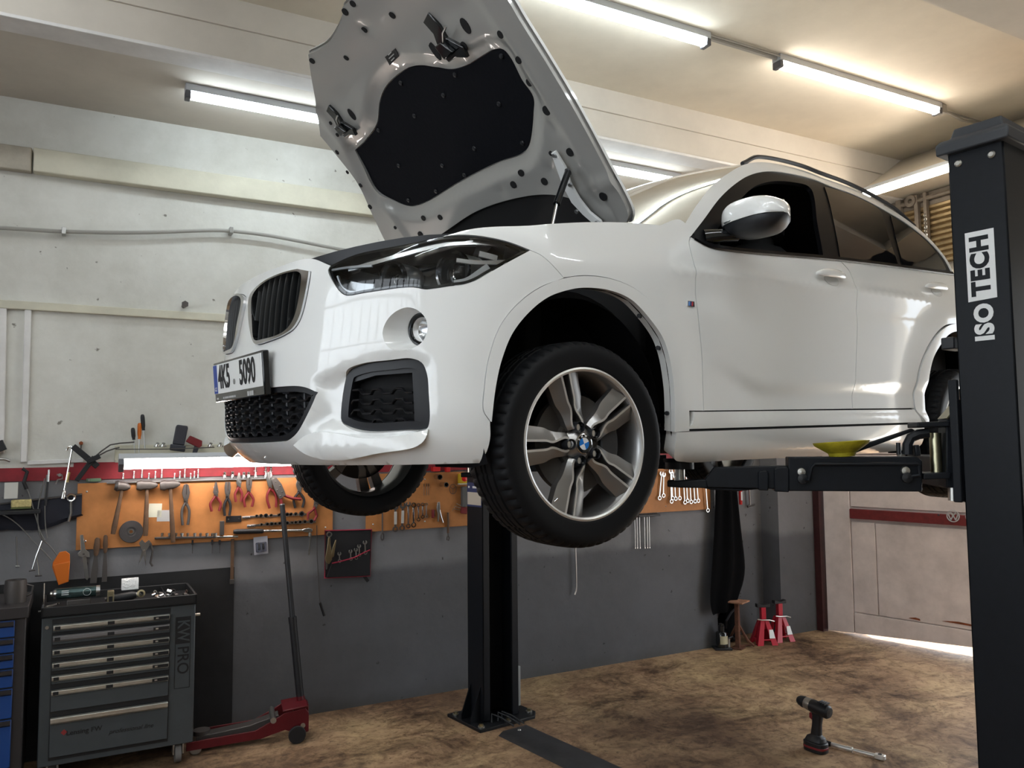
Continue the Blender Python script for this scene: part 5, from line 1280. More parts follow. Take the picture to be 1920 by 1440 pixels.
a = W(290, 1009, .03); b = W(446, 1006, .03); t = thing('tool_rail', 'chrome tool rail at the lower edge of the long board', 'rail', mtx=wf(a[0], a[1], .02, atan2(b[1]-a[1], b[0]-a[0]))); L = b[0]-a[0]
MB().box((0, -.006, 0), (L*.72, .006, .02)).build('strip', M_brown, t, .002); MB().cyl((L*.70, 0, .012), (L, 0, .012), .008).build('ratchet_bar', M_cv, t)
for i, x in enumerate((304, 318, 330, 341, 352, 365, 376, 388, 398, 404)): socket(x, 1006, .009+.002*(i % 2), .022, 'small socket standing on the chrome tool rail', 'sockets on the lower tool rail', .035, (0, 1, 0))
# torque wrench
a = W(438, 997, .04); b = W(584, 994, .04); L = b[0]-a[0]; t = thing('torque_wrench', 'long torque wrench with black grip lying below the sockets', 'torque wrench', mtx=wf(a[0], a[1], .035, atan2(b[1]-a[1], L)))
MB().lathe([(0, 0), (.012, .0), (.017, .02), (.016, .18), (.012, .19)], (0, 0, 0), (1, 0, 0), 14).build('grip', M_blk, t); MB().cyl((.19, 0, 0), (L-.05, 0, 0), .0095).build('tube', M_cv, t); MB().prism([(L-.06, -.009), (L-.02, -.016), (L+.005, -.012), (L+.008, .008), (L-.02, .016), (L-.06, .009)], None, -.012, .012).build('ratchet_head', M_cv, t, .003); MB().cyl((L-.012, -.01, 0), (L-.012, -.04, 0), .007).build('drive', M_cv, t)
# row of small bits under the lamp
for i, px in enumerate((231, 251, 266, 279, 291, 303, 327, 337, 346, 357, 364, 371)):
    s, z = W(px, 895-(i % 3), .02); t = thing('bit_socket', 'small bright bit standing on the rail under the lamp', 'bit', mtx=wf(s, z, .03), group='small bits under the strip lamp'); L = .028+.01*((i*7) % 3)
    MB().lathe([(.0, 0), (.007, 0), (.007, L*.5), (.004, L*.55), (.004, L), (0, L)], (0, -.01, 0), (0, 1, 0), 8).build('bit', M_cv, t); MB().lathe([(.0045, L), (.0055, L+.004), (.003, L+.010), (0, L+.010)], (0, -.01, 0), (0, 1, 0), 6).build('tip', M_steel, t)
t = hang('bit_rail', 'thin steel rail for bits on the red board', 'rail', 300, 903, .02); MB().box((-.30, -.004, .0), (.70, .004, .015)).build('strip', M_steel, t, .001)
# t-handle tubes above the pliers
for px, y0_, y1_, l in ((421, 885, 897, 'pair of chrome tube spanners behind the second pliers'), (436, 884, 897, 'chrome tube spanner between pliers'), (457, 885, 897, 'short chrome tube spanner beside the small pliers'), (466, 885, 896, 'chrome tube spanner above the round-grip pliers'), (479, 870, 896, 'tall chrome tube spanner left of slip-joint pliers'), (498, 871, 897, 'tall chrome tube spanner above slip-joint pliers'), (508, 872, 896, 'slim chrome tube spanner above the bolt cutter')):
    a = W(px, y0_, .03); b = W(px, y1_, .03); t = thing('tube_spanner', l, 'spanner', mtx=wf(b[0], b[1], .03)); L = a[1]-b[1]
    MB().lathe([(.006, 0), (.009, 0), (.009, .02), (.006, .025), (.006, L-.02), (.009, L-.015), (.009, L), (.006, L)], (0, 0, 0), (0, 1, 0), 10, True).build('tube', M_cv, t); MB().cyl((-.012, L*.5, 0), (.012, L*.5, 0), .0025, n=6).build('cross_pin', M_steel, t)
# blister pack, l-key, rod
t = hang('blister_pack', 'clear blister card with two small bulbs hanging below the torque wrench', 'packet', 489, 1022, .03, .06); MB().box((-.045, -.06, 0), (.045, .055, .001)).build('card', mat('card_grey', (.36, .36, .40), .6), t); MB().box((-.035, -.045, .001), (.035, .02, .018)).build('blister', clear_glass('blister', (.8, .82, .88)), t, .006)
for x in (-.014, .014): MB().lathe([(.0, -.03), (.008, -.028), (.008, -.012), (.006, .0), (.007, .010), (0, .016)], (x, 0, .010), (0, 1, 0), 10).build('bulb', M_cv, t)
t = hang('hex_wrench', 'grey l-shaped hex wrench hanging right of the torque wrench', 'hex wrench', 583, 1000, .03); MB().tube([(-.015, .0, 0), (0, 0, 0), (-.003, -.02, 0), (-.012, -.13, 0)], .006, 6).build('bar', M_steel, t); MB().cyl((-.012, -.13, 0), (-.013, -.145, 0), .004, n=6).build('ball_end', M_steel, t)
a = W(594, 985, .03); b = W(600, 1130, .03); t = thing('probe_rod', 'thin dark rod with a black tip hanging below the board', 'rod', mtx=wf(a[0], a[1], .03)); MB().tube([(0, 0, 0), (.004, -.2, 0), (b[0]-a[0], b[1]-a[1], 0)], .003, 6).build('rod', M_brown, t); q = Vector((b[0]-a[0], b[1]-a[1], 0)); MB().cyl(q, q+Vector((.03, -.09, 0)), .009).build('tip', M_blk, t)
# hanging files and blades at the lower left corner of the board
for px, y0_, L, w, m_, l, nm in ((183, 1008, .27, .018, M_brown, 'broad dark scraper hanging from the board corner', 'scraper'), (198, 1003, .28, .014, M_brown, 'slim dark file hanging beside the scraper', 'file')):
    t = hang(nm, l, nm, px, y0_, .035, -.06 if nm == 'scraper' else 0); MB().loft([[Vector((w*f*cos(a), y, .5*w*f*sin(a))) for a in [2*pi*i/10 for i in range(10)]] for y, f in ((0, .4), (-.01, .8), (-.06, 1), (-.10, .7), (-.11, .4))]).build('handle', M_wood, t, ang=60)
    MB().prism([(-w*.5, -.10), (w*.5, -.10), (w*1.0, -L*.7), (w*1.0, -L), (-w*1.0, -L), (-w*.9, -L*.7)], None, -.002, .002).build('blade', m_, t)
t = hang('adjustable_wrench', 'grey adjustable wrench hanging at the bottom left of the board', 'wrench', 153, 1003, .03, .12); MB().prism([(-.008, 0), (.008, 0), (.012, -.09), (.03, -.11), (.03, -.14), (.012, -.135), (.006, -.125), (-.006, -.135), (-.028, -.12), (-.03, -.105), (-.012, -.09)], None, -.005, .006).build('upper_wrench', M_steel, t, .001)
MB().prism([(-.008, -.12), (.012, -.12), (.014, -.26), (.004, -.275), (-.006, -.26)], None, -.012, -.005).build('handle', M_steel, t, .001); MB().cyl((0, -.115, -.008), (0, -.115, .009), .006).build('worm', M_brown, t)
t = hang('snips', 'open steel snips hanging below the long board', 'snips', 272, 1018, .04, -.1)
for s_ in (-1, 1): MB().prism([(0, .0), (s_*.02, .02), (s_*.035, .0), (s_*.02, -.03), (s_*.004, -.06), (s_*-.022, -.14), (s_*-.012, -.06)], None, -.003*s_, -.003*s_+.004).build('blade', M_steel, t)
MB().cyl((0, -.045, -.006), (0, -.045, .01), .006).build('rivet', M_cv, t); MB().tube([(.03, 0, 0), (.05, -.05, 0), (.045, -.12, 0), (.06, -.14, 0)], .006, 6).build('spare_handle', M_brown, t)
for px, l in ((361, 'thin pick hanging under the tool rail'), (398, 'thin punch hanging under the tool rail by the strap'), (412, 'short punch hanging near the board strap')):
    t = hang('punch', l, 'punch', px, 1014, .02); MB().cyl((0, 0, 0), (0, -.08, 0), .004, .002, n=8).build('shaft', M_brown, t); MB().cyl((0, .005, 0), (0, -.025, 0), .006, n=8).build('shank', M_blk, t)
t = hang('leather_strap', 'long brown strap hanging down the wall below the board', 'strap', 436, 1010, .02); MB().box((-.010, -.27, -.003), (.010, 0, .003)).build('strap', M_wood, t); MB().box((-.013, -.29, -.005), (.013, -.26, .006)).build('buckle', M_brown, t, .001)
# ---------- things on the ledge above the lamp
s0, z0 = W(216, 858, .10); s1, z1 = W(402, 842, .10)
t = thing('lamp_ledge', 'cream ledge board carrying tools above the bright lamp', 'ledge', mtx=wf(s0, z0-.01, 0)); MB().box((0, -.02, .001), (s1-s0+.30, .0, .10)).box((0, -.02, .001), (s1-s0+.3, .085, .012)).build('ledge_board', M_trim, t, .002)
MB().tube([(0, .06, .10), ((s1-s0)*.5, .058, .10), (s1-s0, .066, .10)], .003, 6).build('wire_rail', M_brown, t)
def screwdriver(px, py_top, L, hl, mt, rot, label):
    t = hang('screwdriver', label, 'screwdriver', px, py_top, .06, rot, 'screwdrivers above the lamp')
    MB().loft([[Vector((.011*f*cos(a)*(1+.08*cos(6*a)), y, .011*f*sin(a)*(1+.08*cos(6*a)))) for a in [2*pi*i/24 for i in range(24)]] for y, f in ((0, .5), (-.006, .9), (-.02, 1.05), (-hl*.7, 1), (-hl*.9, .7), (-hl, .8))]).build('handle', mt, t, ang=50); MB().cyl((0, -hl, 0), (0, -L, 0), .003, n=8).build('blade', M_steel, t)
screwdriver(249, 802, .17, .075, M_blk, .10, 'black screwdriver left of the orange one above the lamp')
screwdriver(262, 793, .19, .10, M_orange, .0, 'orange-handled screwdriver above the lamp')
screwdriver(267, 777, .22, .10, M_blk, .09, 'tallest black screwdriver right of the orange one')
t = hang('handheld_tester', 'flat dark grey handheld device leaning on the wall above the lamp', 'tester', 334, 834, .06, -.14); MB().prism([(-.034, 0), (.036, 0), (.04, .11), (.036, .125), (-.026, .125), (-.032, .11)], None, -.01, .015).build('case', mat('grey_case', (.035, .035, .045), .5), t, .006); MB().box((-.045, -.04, -.01), (.045, .0, .02)).build('grip', mat('grey_case', (.035, .035, .045), .5), t, .006)
t = hang('glue_gun', 'red and grey pistol-shaped tool lying on the ledge', 'tool', 362, 828, .06, -.5); MB().prism([(-.04, -.02), (.05, -.02), (.06, .0), (.045, .03), (-.035, .025)], None, -.015, .015).build('body', M_redg, t, .004); MB().prism([(.02, -.02), (.05, -.02), (.06, -.07), (.035, -.075)], None, -.012, .012).build('grip', mat('grey_case', (.035, .035, .045), .5), t, .003)
for px, l in ((295, 'chrome ball joint piece lying left on the ledge'), (306, 'chrome fitting beside the dark handheld device'), (395, 'small round fitting at the right end of the ledge'), (413, 'bright small socket next to the bumper on the ledge')):
    t = hang('pipe_fitting', l, 'fitting', px, 834, .06); MB().lathe([(0, -.018), (.013, -.014), (.013, .0), (.008, .004), (.011, .012), (0, .018)], (0, 0, 0), (.3, 1, 0), 12).build('body', M_cv, t); MB().cyl((-.02, -.008, 0), (.02, -.008, 0), .005, n=8).build('stub', M_steel, t)
# strap cross, cables, wheel brace and clutter at the left
t = hang('rubber_strap', 'crossed black rubber straps at the left end of the ledge', 'strap', 166, 866, .06)
stroke(mb_ := MB(), (-.085, .095), (.05, -.03), .035, Vector((0, 0, 0)), .012); mb_.build('strap_end', M_blk, t, .003); stroke(mb_ := MB(), (.03, .03), (-.06, -.11), .028, Vector((0, 0, .012)), .010); mb_.build('strap_end', M_blk, t, .003); stroke(mb_ := MB(), (-.01, .0), (.06, .035), .03, Vector((0, 0, .02)), .012); mb_.build('buckle', M_plast, t, .003)
cab = thing('lamp_cable', 'dark cables running from the strap to the lamp ledge', 'cable', mtx=WM)
for pp_ in (((172,862),(190,846),(207,834),(225,831),(252,829)), ((178,858),(200,846),(215,841),(224,839))):
    MB().tube([Vector((p[0], -.06, p[1])) for p in [W(x, y, .06) for x, y in pp_]], .005, 6).build('cable', M_brown, cab)
t = hang('wheel_brace', 'chrome jointed socket wrench hanging over the red board', 'wrench', 135, 838, .05); MB().tube([(-.028, -.02, 0), (-.02, .0, 0), (0, .005, 0), (.0, -.02, 0), (-.01, -.09, 0), (-.035, -.27, 0)], .006, 8).build('bar', M_cv, t); MB().lathe([(.011, 0), (.011, .04), (.006, .05)], (-.04, -.305, 0), (.14, 1, 0), 12).build('socket_end', M_cv, t); MB().cyl((-.01, -.15, 0), (-.02, -.21, 0), .008).build('sleeve', mat('brass', (.5, .4, .2), .3, 1), t)
t = hang('wall_hook', 'rusty bolt head above the crossed straps', 'bolt', 152, 831, .03); MB().cyl((0, 0, -.03), (0, 0, .02), .012, n=6).build('head', M_rust, t); MB().cyl((0, 0, -.03), (0, -.05, -.02), .003).build('wire', M_brown, t)
t = hang('cable_bundle', 'loop of thin steel cables hanging below the red board', 'cable', 88, 884, .05)
for pts_ in (((-.12, -.05), (-.09, -.12), (-.05, -.26), (-.02, -.36), (.0, -.40)), ((-.01, -.04), (-.03, -.14), (-.04, -.25), (-.02, -.38), (.03, -.44), (.07, -.5)), ((.0, -.02), (-.005, -.15), (.0, -.3), (.012, -.39)), ((-.27, -.22), (-.20, -.25), (-.13, -.31), (-.06, -.40), (.0, -.47), (.04, -.52))):
    MB().tube([Vector(tuple(p)+(0,)) for p in crom(pts_, .02)], .0035, 6).build('steel_cable', M_steel, t)
MB().tube([(-.125, .02, 0), (-.10, .0, 0), (-.115, -.06, 0), (-.10, -.10, 0)], .010, 8).build('black_sheath', M_blk, t); MB().cyl((.01, .01, 0), (.008, -.06, 0), .006).build('ferrule', M_cv, t); MB().cyl((.005, -.06, 0), (-.002, -.20, 0), .007).build('black_sheath', M_blk, t)
t = hang('pull_rod', 'polished hooked pull rod hanging at the left', 'rod', 79, 1014, .05); MB().tube([(0, 0, 0), (-.015, -.05, 0), (-.028, -.09, 0)], .005, 8).build('rod', M_cv, t); MB().tube([(-.028, -.09, 0), (-.045, -.16, 0)], .004, 8).build('leg_rod', M_cv, t); MB().tube([(-.026, -.09, 0), (-.015, -.15, 0), (-.012, -.20, 0)], .004, 8).build('leg_rod', M_cv, t); MB().cyl((-.03, -.20, 0), (.005, -.20, 0), .005).build('t_end', M_brown, t); MB().cyl((-.062, -.17, 0), (-.03, -.165, 0), .004).build('t_end', M_brown, t)
t = hang('slim_rod', 'thin straight steel rod hanging at the far left', 'rod', 31, 1006, .05); MB().tube([(0, 0, 0), (.004, -.09, 0), (.010, -.17, 0)], .004, 6).build('rod', M_steel, t); MB().cyl((.0, -.17, 0), (.02, -.172, 0), .005).build('foot', M_steel, t)
t = hang('dark_pouch_panel', 'dark blue sagging cloth hanging behind the cables', 'cloth', 70, 960, .02)
cl_ = []; 
for i in range(13):
    x = -.55+.065*i; y1 = .02+.075*(i/12); y0 = -.17-.02*sin(i*.9)-(.06 if i < 4 else -.01*i); cl_.append([Vector((x, y1, .004)), Vector((x, y1*.3+y0*.3, .02+.008*sin(i*1.7))), Vector((x, y0*.7, .024+.010*sin(i*1.3))), Vector((x+.01, y0, .008))])
MB().loft(cl_, closed=False, caps=False).build('cloth', mat('dark_blue_cloth', (.012, .013, .022), .8), t, ang=60); MB().tube([Vector((-.55, .02, .006)), Vector((.23, .095, .006))], .006, 6).build('rod', M_brown, t)
t = hang('orange_pouch', 'bright orange folded plastic holder hanging left of the board', 'holder', 118, 1062, .05)
MB().prism([(-.052, .03), (-.02, .085), (.012, .09), (.034, .07), (.036, .02), (.03, -.09), (-.02, -.105), (-.055, .0)], None, 0, .012).build('back', M_orange, t, .002); MB().prism([(-.052, .015), (.036, .03), (.032, -.088), (-.02, -.104)], None, .012, .03).build('front_flap', M_orange, t, .003)
t = hang('small_pulley', 'round steel pulley hook beside the board edge', 'pulley', 133, 933, .05); MB().lathe([(.022, -.006), (.026, 0), (.022, .006), (.015, .004), (.015, -.004)], (0, 0, 0), (0, 0, 1), 20, True).build('wheel', M_cv, t); MB().tube([(-.02, .0, 0), (-.03, .01, 0), (-.045, .005, 0)], .004, 6).build('hook', M_steel, t); MB().tube([(0, -.02, 0), (.0, -.06, 0), (.002, -.09, 0), (-.01, -.14, 0)], .008, 6).build('strap', M_steel, t)
t = hang('bracket_tool', 'small crank tool hanging left of the wheel brace', 'tool', 112, 893, .04); MB().tube([(-.015, .01, 0), (.012, .008, 0), (.015, -.015, 0), (-.01, -.02, 0), (-.02, -.045, 0)], .005, 6).build('crank', M_steel, t); MB().cyl((0, .008, -.01), (0, .008, .02), .010).build('knob', M_cv, t)
sh_ = thing('wall_shelf', 'dark narrow shelf at the left edge under the red board', 'shelf', mtx=wf(W(0, 950, .1)[0]-.6, W(0, 958, .1)[1], 0)); MB().box((0, -.02, .001), (.60+.20, 0, .16)).build('shelf_plank', M_blk, sh_, .002); MB().box((.03, -.10, .001), (.05, -.02, .12)).build('bracket', M_blk, sh_)
sb = W(40, 944, .08); t = thing('yellow_sponge', 'yellow sponge lying on the dark shelf', 'sponge', mtx=wf(sb[0], sb[1], .05)); MB().box((-.05, -.022, 0), (.05, .022, .05)).build('sponge', mat('sponge', (.48, .40, .18), .95, var=(80, .3)), t, .006); MB().box((-.05, -.030, 0), (.05, -.0225, .05)).build('scour_pad', mat('scour', (.12, .14, .05), .95), t, .002)
sb = W(20, 920, .08); t = thing('white_box', 'small white carton standing on the dark shelf', 'box', mtx=wf(sb[0], sb[1], .06)); MB().box((-.03, -.045, 0), (.035, .045, .04)).build('carton', mat('carton', (.55, .54, .50), .7), t, .001); MB().box((-.03, .0451, 0), (.035, .0465, .04)).build('lid', mat('carton', (.55, .54, .50), .7), t)
t = hang('dark_bracket', 'dark angled bracket at the left image edge on the white wall', 'bracket', 2, 836, .04, .4); MB().box((-.08, -.03, -.02), (.02, .03, .03)).build('arm', M_blk, t, .003); MB().tube([(-.05, -.06, 0), (-.01, -.08, 0), (.01, -.10, 0)], .008, 8).build('hook', M_steel, t)
t = hang('green_terminal', 'small green terminal block on the red board', 'terminal', 172, 900, .015); MB().box((-.03, -.01, 0), (.05, .01, .018)).build('block', mat('green_block', (.12, .20, .12), .5), t, .002); MB().cyl((-.015, 0, .018), (-.015, 0, .022), .006).build('screw', M_cv, t)

# ---------- tool roll
s, z = W(654, 1040, .03); TRm = wf(s, z, .02)
t = thing('tool_roll', 'black tool roll with red piping hanging between the boards', 'tool roll', mtx=TRm)
q = lambda px, py: (lambda a: (a[0]-s, a[1]-z))(W(px, py, .03))
o = [q(610, 995), q(697, 993), q(694, 1080), q(609, 1084)]
MB().prism(o, None, 0, .006).build('backing', mat('black_nylon', (.008, .008, .010), .75, bump=(90, .2, .002)), t, .002)
pk = [q(622, 1056), q(640, 1052), q(665, 1045), q(680, 1037), q(693, 1031), q(694, 1079), q(612, 1083)]
MB().prism(pk, None, .006, .016).build('pocket', MATS['black_nylon'], t, .003)
M_pipe = mat('red_piping', (.28, .02, .045), .6)
MB().tube([Vector(p+(.006,)) for p in o], .0055, 6, closed=True).build('piping', M_pipe, t); MB().tube([Vector(p+(.016,)) for p in pk[:5]], .005, 6).build('pocket_piping', M_pipe, t)
e = q(683, 1083); stroke(mb_ := MB(), (e[0], e[1]+.01), (e[0]+.03, e[1]-.03), .022, Vector((0, 0, .002)), .004); mb_.build('tie_strap', M_blk, t)
def wrench(name, label, px, py, L, group, off=.03, rot=0, mt=M_cv, w=.008, ring=True, openend=True, hd=1.0):
    """combination spanner: (px, py) is the upper head, the shaft hangs down"""
    s, z = W(px, py, off); t = thing(name, label, 'spanner', mtx=wf(s, z, off, rot), group=group); r = w*1.7*hd
    MB().prism([(-w*.5, -r*.7), (w*.5, -r*.7), (w*.6, -L+r*.7), (-w*.6, -L+r*.7)], None, 0, .005).build('shaft', mt, t, .001)
    def ring_(c, nm): MB().lathe([(r*.62, -.001), (r, -.001), (r, .008), (r*.62, .008)], c, (0, 0, 1), 18, True).build(nm, mt, t)
    def jaw_(c, d, nm):
        o = [(c[0]+r*1.15*sin(a), c[1]+d*r*1.15*cos(a)) for a in [.42+ (2*pi-.84)*i/14 for i in range(15)]] + [(c[0]-r*.42, c[1]-d*r*.25), (c[0]+r*.42, c[1]-d*r*.25)]
        MB().prism(o, None, -.001, .0065).build(nm, mt, t, .0006)
    jaw_((0, 0), 1, 'open_end') if openend else ring_((0, 0, 0), 'ring_end')
    ring_((0, -L, 0), 'ring_end') if ring else jaw_((0, -L), -1, 'open_end')
    return t
for i, (px, py, L) in enumerate(((636, 1038, .05), (657, 1034, .05), (667, 1031, .055), (673, 1024, .06), (684, 1017, .07))):
    wrench('spanner', ('smallest' if i == 0 else 'largest' if i == 4 else 'middle')+' spanner standing in the black tool roll' if i in (0, 4) else 'small spanner among the middle ones in the tool roll', px, py, L, 'spanners in the tool roll', .030, .05, M_steel, .007+.001*(i == 4))
t = hang('locking_pliers', 'brass-coloured locking pliers hooked on the left of the tool roll', 'pliers', 617, 1002, .06); 
MB().lathe([(.012, -.004), (.019, -.004), (.019, .008), (.012, .008)], (0, 0, 0), (0, 0, 1), 20, True).build('ring', M_steel, t); M_br = mat('dull_brass', (.30, .24, .14), .35, .9)
MB().prism([(-.007, -.02), (.006, -.02), (.008, -.07), (.016, -.11), (.02, -.17), (.0, -.20), (-.02, -.19), (-.028, -.16), (-.014, -.09)], None, -.004, .010).build('body', M_br, t, .002); MB().prism([(.018, -.12), (.024, -.09), (.042, -.04), (.05, -.04), (.045, -.07), (.034, -.15), (.02, -.16)], None, -.002, .008).build('lever', M_br, t, .002); MB().prism([(-.024, -.18), (-.006, -.19), (-.012, -.23), (-.02, -.235)], None, -.003, .009).build('jaw', M_brown, t, .001)

# ---------- second board
for i, (px, y0_, y1_) in enumerate(((741, 950, 992), (755, 948, 988))):
    t = wrench('flat_spanner', ('left' if i == 0 else 'right')+' dark flat spanner with pale grip on the middle board', px, y0_, .16, 'flat spanners with pale grips', .03, -.03*i, M_brown, .012)
    MB().box((-.010, -.125, .005), (.010, -.035, .009)).build('pale_grip', mat('pale_tape', (.45, .43, .40), .7), t)
for i, (px, y0_, y1_, w) in enumerate(((765, 945, 986, .010), (775, 947, 984, .011), (784, 947, 974, .008), (792, 946, 969, .008), (799, 946, 968, .007))):
    a = W(px, y0_, .03); b = W(px, y1_, .03)
    wrench('ring_spanner', ['tallest ring spanner on the middle board', 'bright double-ring spanner second from the left', 'medium ring spanner in the middle board row', 'short ring spanner next to last in the row', 'shortest spanner ending the row on the middle board'][i], px, y0_, a[1]-b[1], 'ring spanners on the middle board', .03, 0, M_cv if i != 4 else M_steel, w, True, i in (0,))
for px, py, r, L, l in ((822, 893, .020, .07, 'upper chrome pipe end sticking out of the middle board'), (832, 907, .019, .09, 'lower chrome pipe end sticking out of the middle board')):
    t = hang('pipe_socket', l, 'pipe', px-4, py+1, .019); MB().lathe([(r*.72, L), (r, L), (r, 0), (r*.72, 0)], (0, 0, 0), (.0, 0, 1), 24).build('pipe', M_cv, t); MB().lathe([(r*.72, L), (r*.70, .005), (0, .005)], (0, 0, 0), (0, 0, 1), 20).build('bore', M_blk, t)
t = hang('wire_ring', 'ring of bent wire with three spokes on the middle board', 'wire', 849, 917, .022); MB().tube([(.028*cos(a), .036*sin(a), .003) for a in [2*pi*i/24 for i in range(24)]], .002, 6, True).build('ring', M_brown, t)
for a in (.5, 2.6, 4.7): MB().cyl((0, 0, .003), (.028*cos(a), .036*sin(a), .003), .0018, n=6).build('spoke', M_brown, t)
t = hang('locking_pliers', 'grey locking pliers hanging open on the middle board', 'pliers', 821, 942, .03); MB().prism([(-.006, 0), (.012, .004), (.016, -.04), (.010, -.09), (.004, -.14), (-.006, -.14), (-.004, -.08), (-.012, -.04)], None, -.004, .010).build('body', M_steel, t, .002); MB().tube([(.012, -.05, 0), (.024, -.10, 0), (.04, -.15, 0)], .006, 8).build('lever', M_steel, t)
t = hang('red_clip', 'small dark red clip left of the grey locking pliers', 'clip', 811, 963, .03); MB().box((-.010, -.03, 0), (.010, .03, .015)).build('clip', M_redg, t, .003); MB().box((.012, -.02, .0), (.017, .025, .008)).build('spring', M_cv, t)
t = hang('hook_tool', 'long dark hook tool hanging below the middle board', 'hook', 840, 961, .03); MB().tube([(0, 0, 0), (.002, -.08, 0), (.0, -.15, 0)], .009, 8).build('grip', M_wood, t); MB().tube([(0, -.15, 0), (.0, -.165, 0), (.010, -.185, 0), (.004, -.205, 0), (-.008, -.20, 0), (-.008, -.18, 0), (0, -.165, 0)], .005, 6).build('hook', M_brown, t)
t = hang('screw_hook', 'dark long screwdriver with ring end under the far wheel', 'hook', 717, 962, .03); MB().cyl((0, 0, 0), (0, -.14, 0), .005).build('shaft', M_brown, t); MB().tube([(.010*cos(a), -.165+.024*sin(a), 0) for a in [2*pi*i/16 for i in range(16)]], .005, 6, True).build('ring', M_brown, t)
t = hang('hex_key_set', 'fan of hex keys in a red holder beside the lift post', 'hex keys', 868, 958, .03, -.15)
for i in range(3): MB().tube([(-.01, .004+.014*i, .004*i), (-.085+.01*i, .008+.02*i, .004*i), (-.085+.01*i, -.008+.02*i, .004*i)], .0032, 6).build('hex_key', M_cv, t)
MB().box((-.02, -.02, -.006), (.03, .03, .016)).build('holder', M_redg, t, .004)
t = hang('emergency_switch', 'yellow switch box with red knob beside the lift post', 'switch', 866, 897, .03); MB().box((-.03, -.035, -.011), (.035, .035, .03)).build('box', mat('switch_yellow', (.6, .42, .02), .5), t, .004); MB().lathe([(.012, 0), (.012, .012), (.020, .016), (.022, .026), (0, .032)], (-.002, 0, .03), (0, 0, 1), 20).build('knob', mat('knob_red', (.6, .02, .02), .35), t); MB().box((-.03, -.045, -.011), (.035, -.036, .028)).build('rim', M_paper, t, .002)
t = hang('cable_duct', 'grey vertical duct under the yellow switch', 'duct', 868, 930, .03); MB().box((-.014, -.08, -.011), (.03, .07, .02)).build('duct', mat('duct_grey', (.10, .10, .10), .5), t, .003); MB().box((-.012, -.078, .02), (.028, .068, .023)).build('lid', mat('duct_grey', (.10, .10, .10), .5), t)
for i, px in enumerate((795, 800, 804)):
    t = hang('needle_file', 'thin pale needle file under the far wheel on the middle board', 'file', px, 912, .03, group='needle files on the middle board'); MB().cyl((0, 0, 0), (0, -.065, 0), .002, n=6).build('blade', M_steel, t); MB().cyl((0, .02, 0), (0, 0, 0), .004, n=8).build('handle', M_wood, t)
for px, py, l in ((830, 880, 'red plastic holder at the top left of the middle board'), (838, 881, 'small red plastic holder beside the larger red one')):
    t = hang('red_holder', l, 'holder', px-14 if px < 835 else px, py, .03); w = .03 if px < 835 else .016; MB().box((-w, -.015, -.01), (w, .02, .03)).build('holder', mat('bright_red_plastic', (.5, .02, .02), .4), t, .003); MB().box((-w*.8, .02, .0), (w*.8, .024, .02)).build('slot', M_blk, t)
# ---------- third board: hanging spanners
for i, (px, y0_, y1_, rot) in enumerate(((1240, 888, 934, -.14), (1244, 890, 929, -.05), (1257, 884, 940, .0), (1259, 888, 934, .0), (1264, 892, 935, .03), (1272, 890, 934, .02), (1280, 888, 942, .05), (1286, 889, 939, .03), (1292, 886, 941, .04), (1299, 888, 940, .05), (1305, 890, 939, .06), (1322, 902, 957, .07))):
    a = W(px, y0_, .03); b = W(px, y1_, .03); lab = {0: 'bright spanner leaning at the left of the right-hand board', 2: 'long spanner at the left of the hanging row', 11: 'longest spanner hanging alone at the right corner of the board'}.get(i, 'chrome spanner in the hanging row on the right-hand board')
    wrench('spanner', lab, px, y0_, (a[1]-b[1]), 'spanners on the right-hand board', .03+.004*(i % 3), rot, M_steel, .010, True, True, 1.1)
for i, px in enumerate((1190, 1194, 1199, 1208, 1213, 1217)):
    t = hang('welding_rod', 'thin grey rod hanging in a row under the board', 'rod', px, 968, .02, group='thin rods under the right-hand board'); MB().cyl((0, 0, 0), (0, -.26, 0), .003, n=6).build('rod', M_steel, t); MB().cyl((0, -.26, 0), (0, -.268, 0), .004, n=6).build('tip', M_cv, t)
t = hang('rod_holder', 'dark narrow shelf for rods at the lower edge of the board', 'holder', 1207, 966, .01); MB().box((-.09, -.01, -.01), (.14, .008, .05)).build('ledge', M_blk, t, .002); MB().box((-.09, .008, -.01), (.14, .03, .0)).build('lip', M_blk, t)
t = hang('pry_bar', 'long thin pry bar hanging low on the grey wall', 'pry bar', 1079, 1028, .03); MB().tube([(0, 0, 0), (.004, -.15, 0), (.004, -.3, 0), (.0, -.34, 0), (-.012, -.365, 0)], .006, 6).build('bar', M_steel, t); MB().lathe([(.008, -.004), (.012, 0), (.008, .004)], (0, .01, 0), (0, 0, 1), 12, True).build('eye', M_steel, t)
t = hang('red_handle_tool', 'bright red bar handle hanging right of the black apron', 'handle', 1388, 918, .04-ND); MB().tube([(0, .02, 0), (0, -.14, 0)], .016, 10).build('handle', mat('bright_red_plastic', (.5, .02, .02), .4), t); MB().box((-.008, -.10, .012), (.008, -.02, .018)).build('print', M_decal, t)
t = hang('hook_hammer', 'steel rod with a hooked foot hanging right of the red handle', 'hammer', 1405, 915, .04-ND); MB().tube([(0, .0, 0), (.004, -.16, 0)], .010, 8).build('shaft', M_steel, t); MB().tube([(-.03, -.175, 0), (.004, -.165, 0), (.045, -.165, 0), (.06, -.158, 0)], .010, 8).build('foot', M_brown, t)

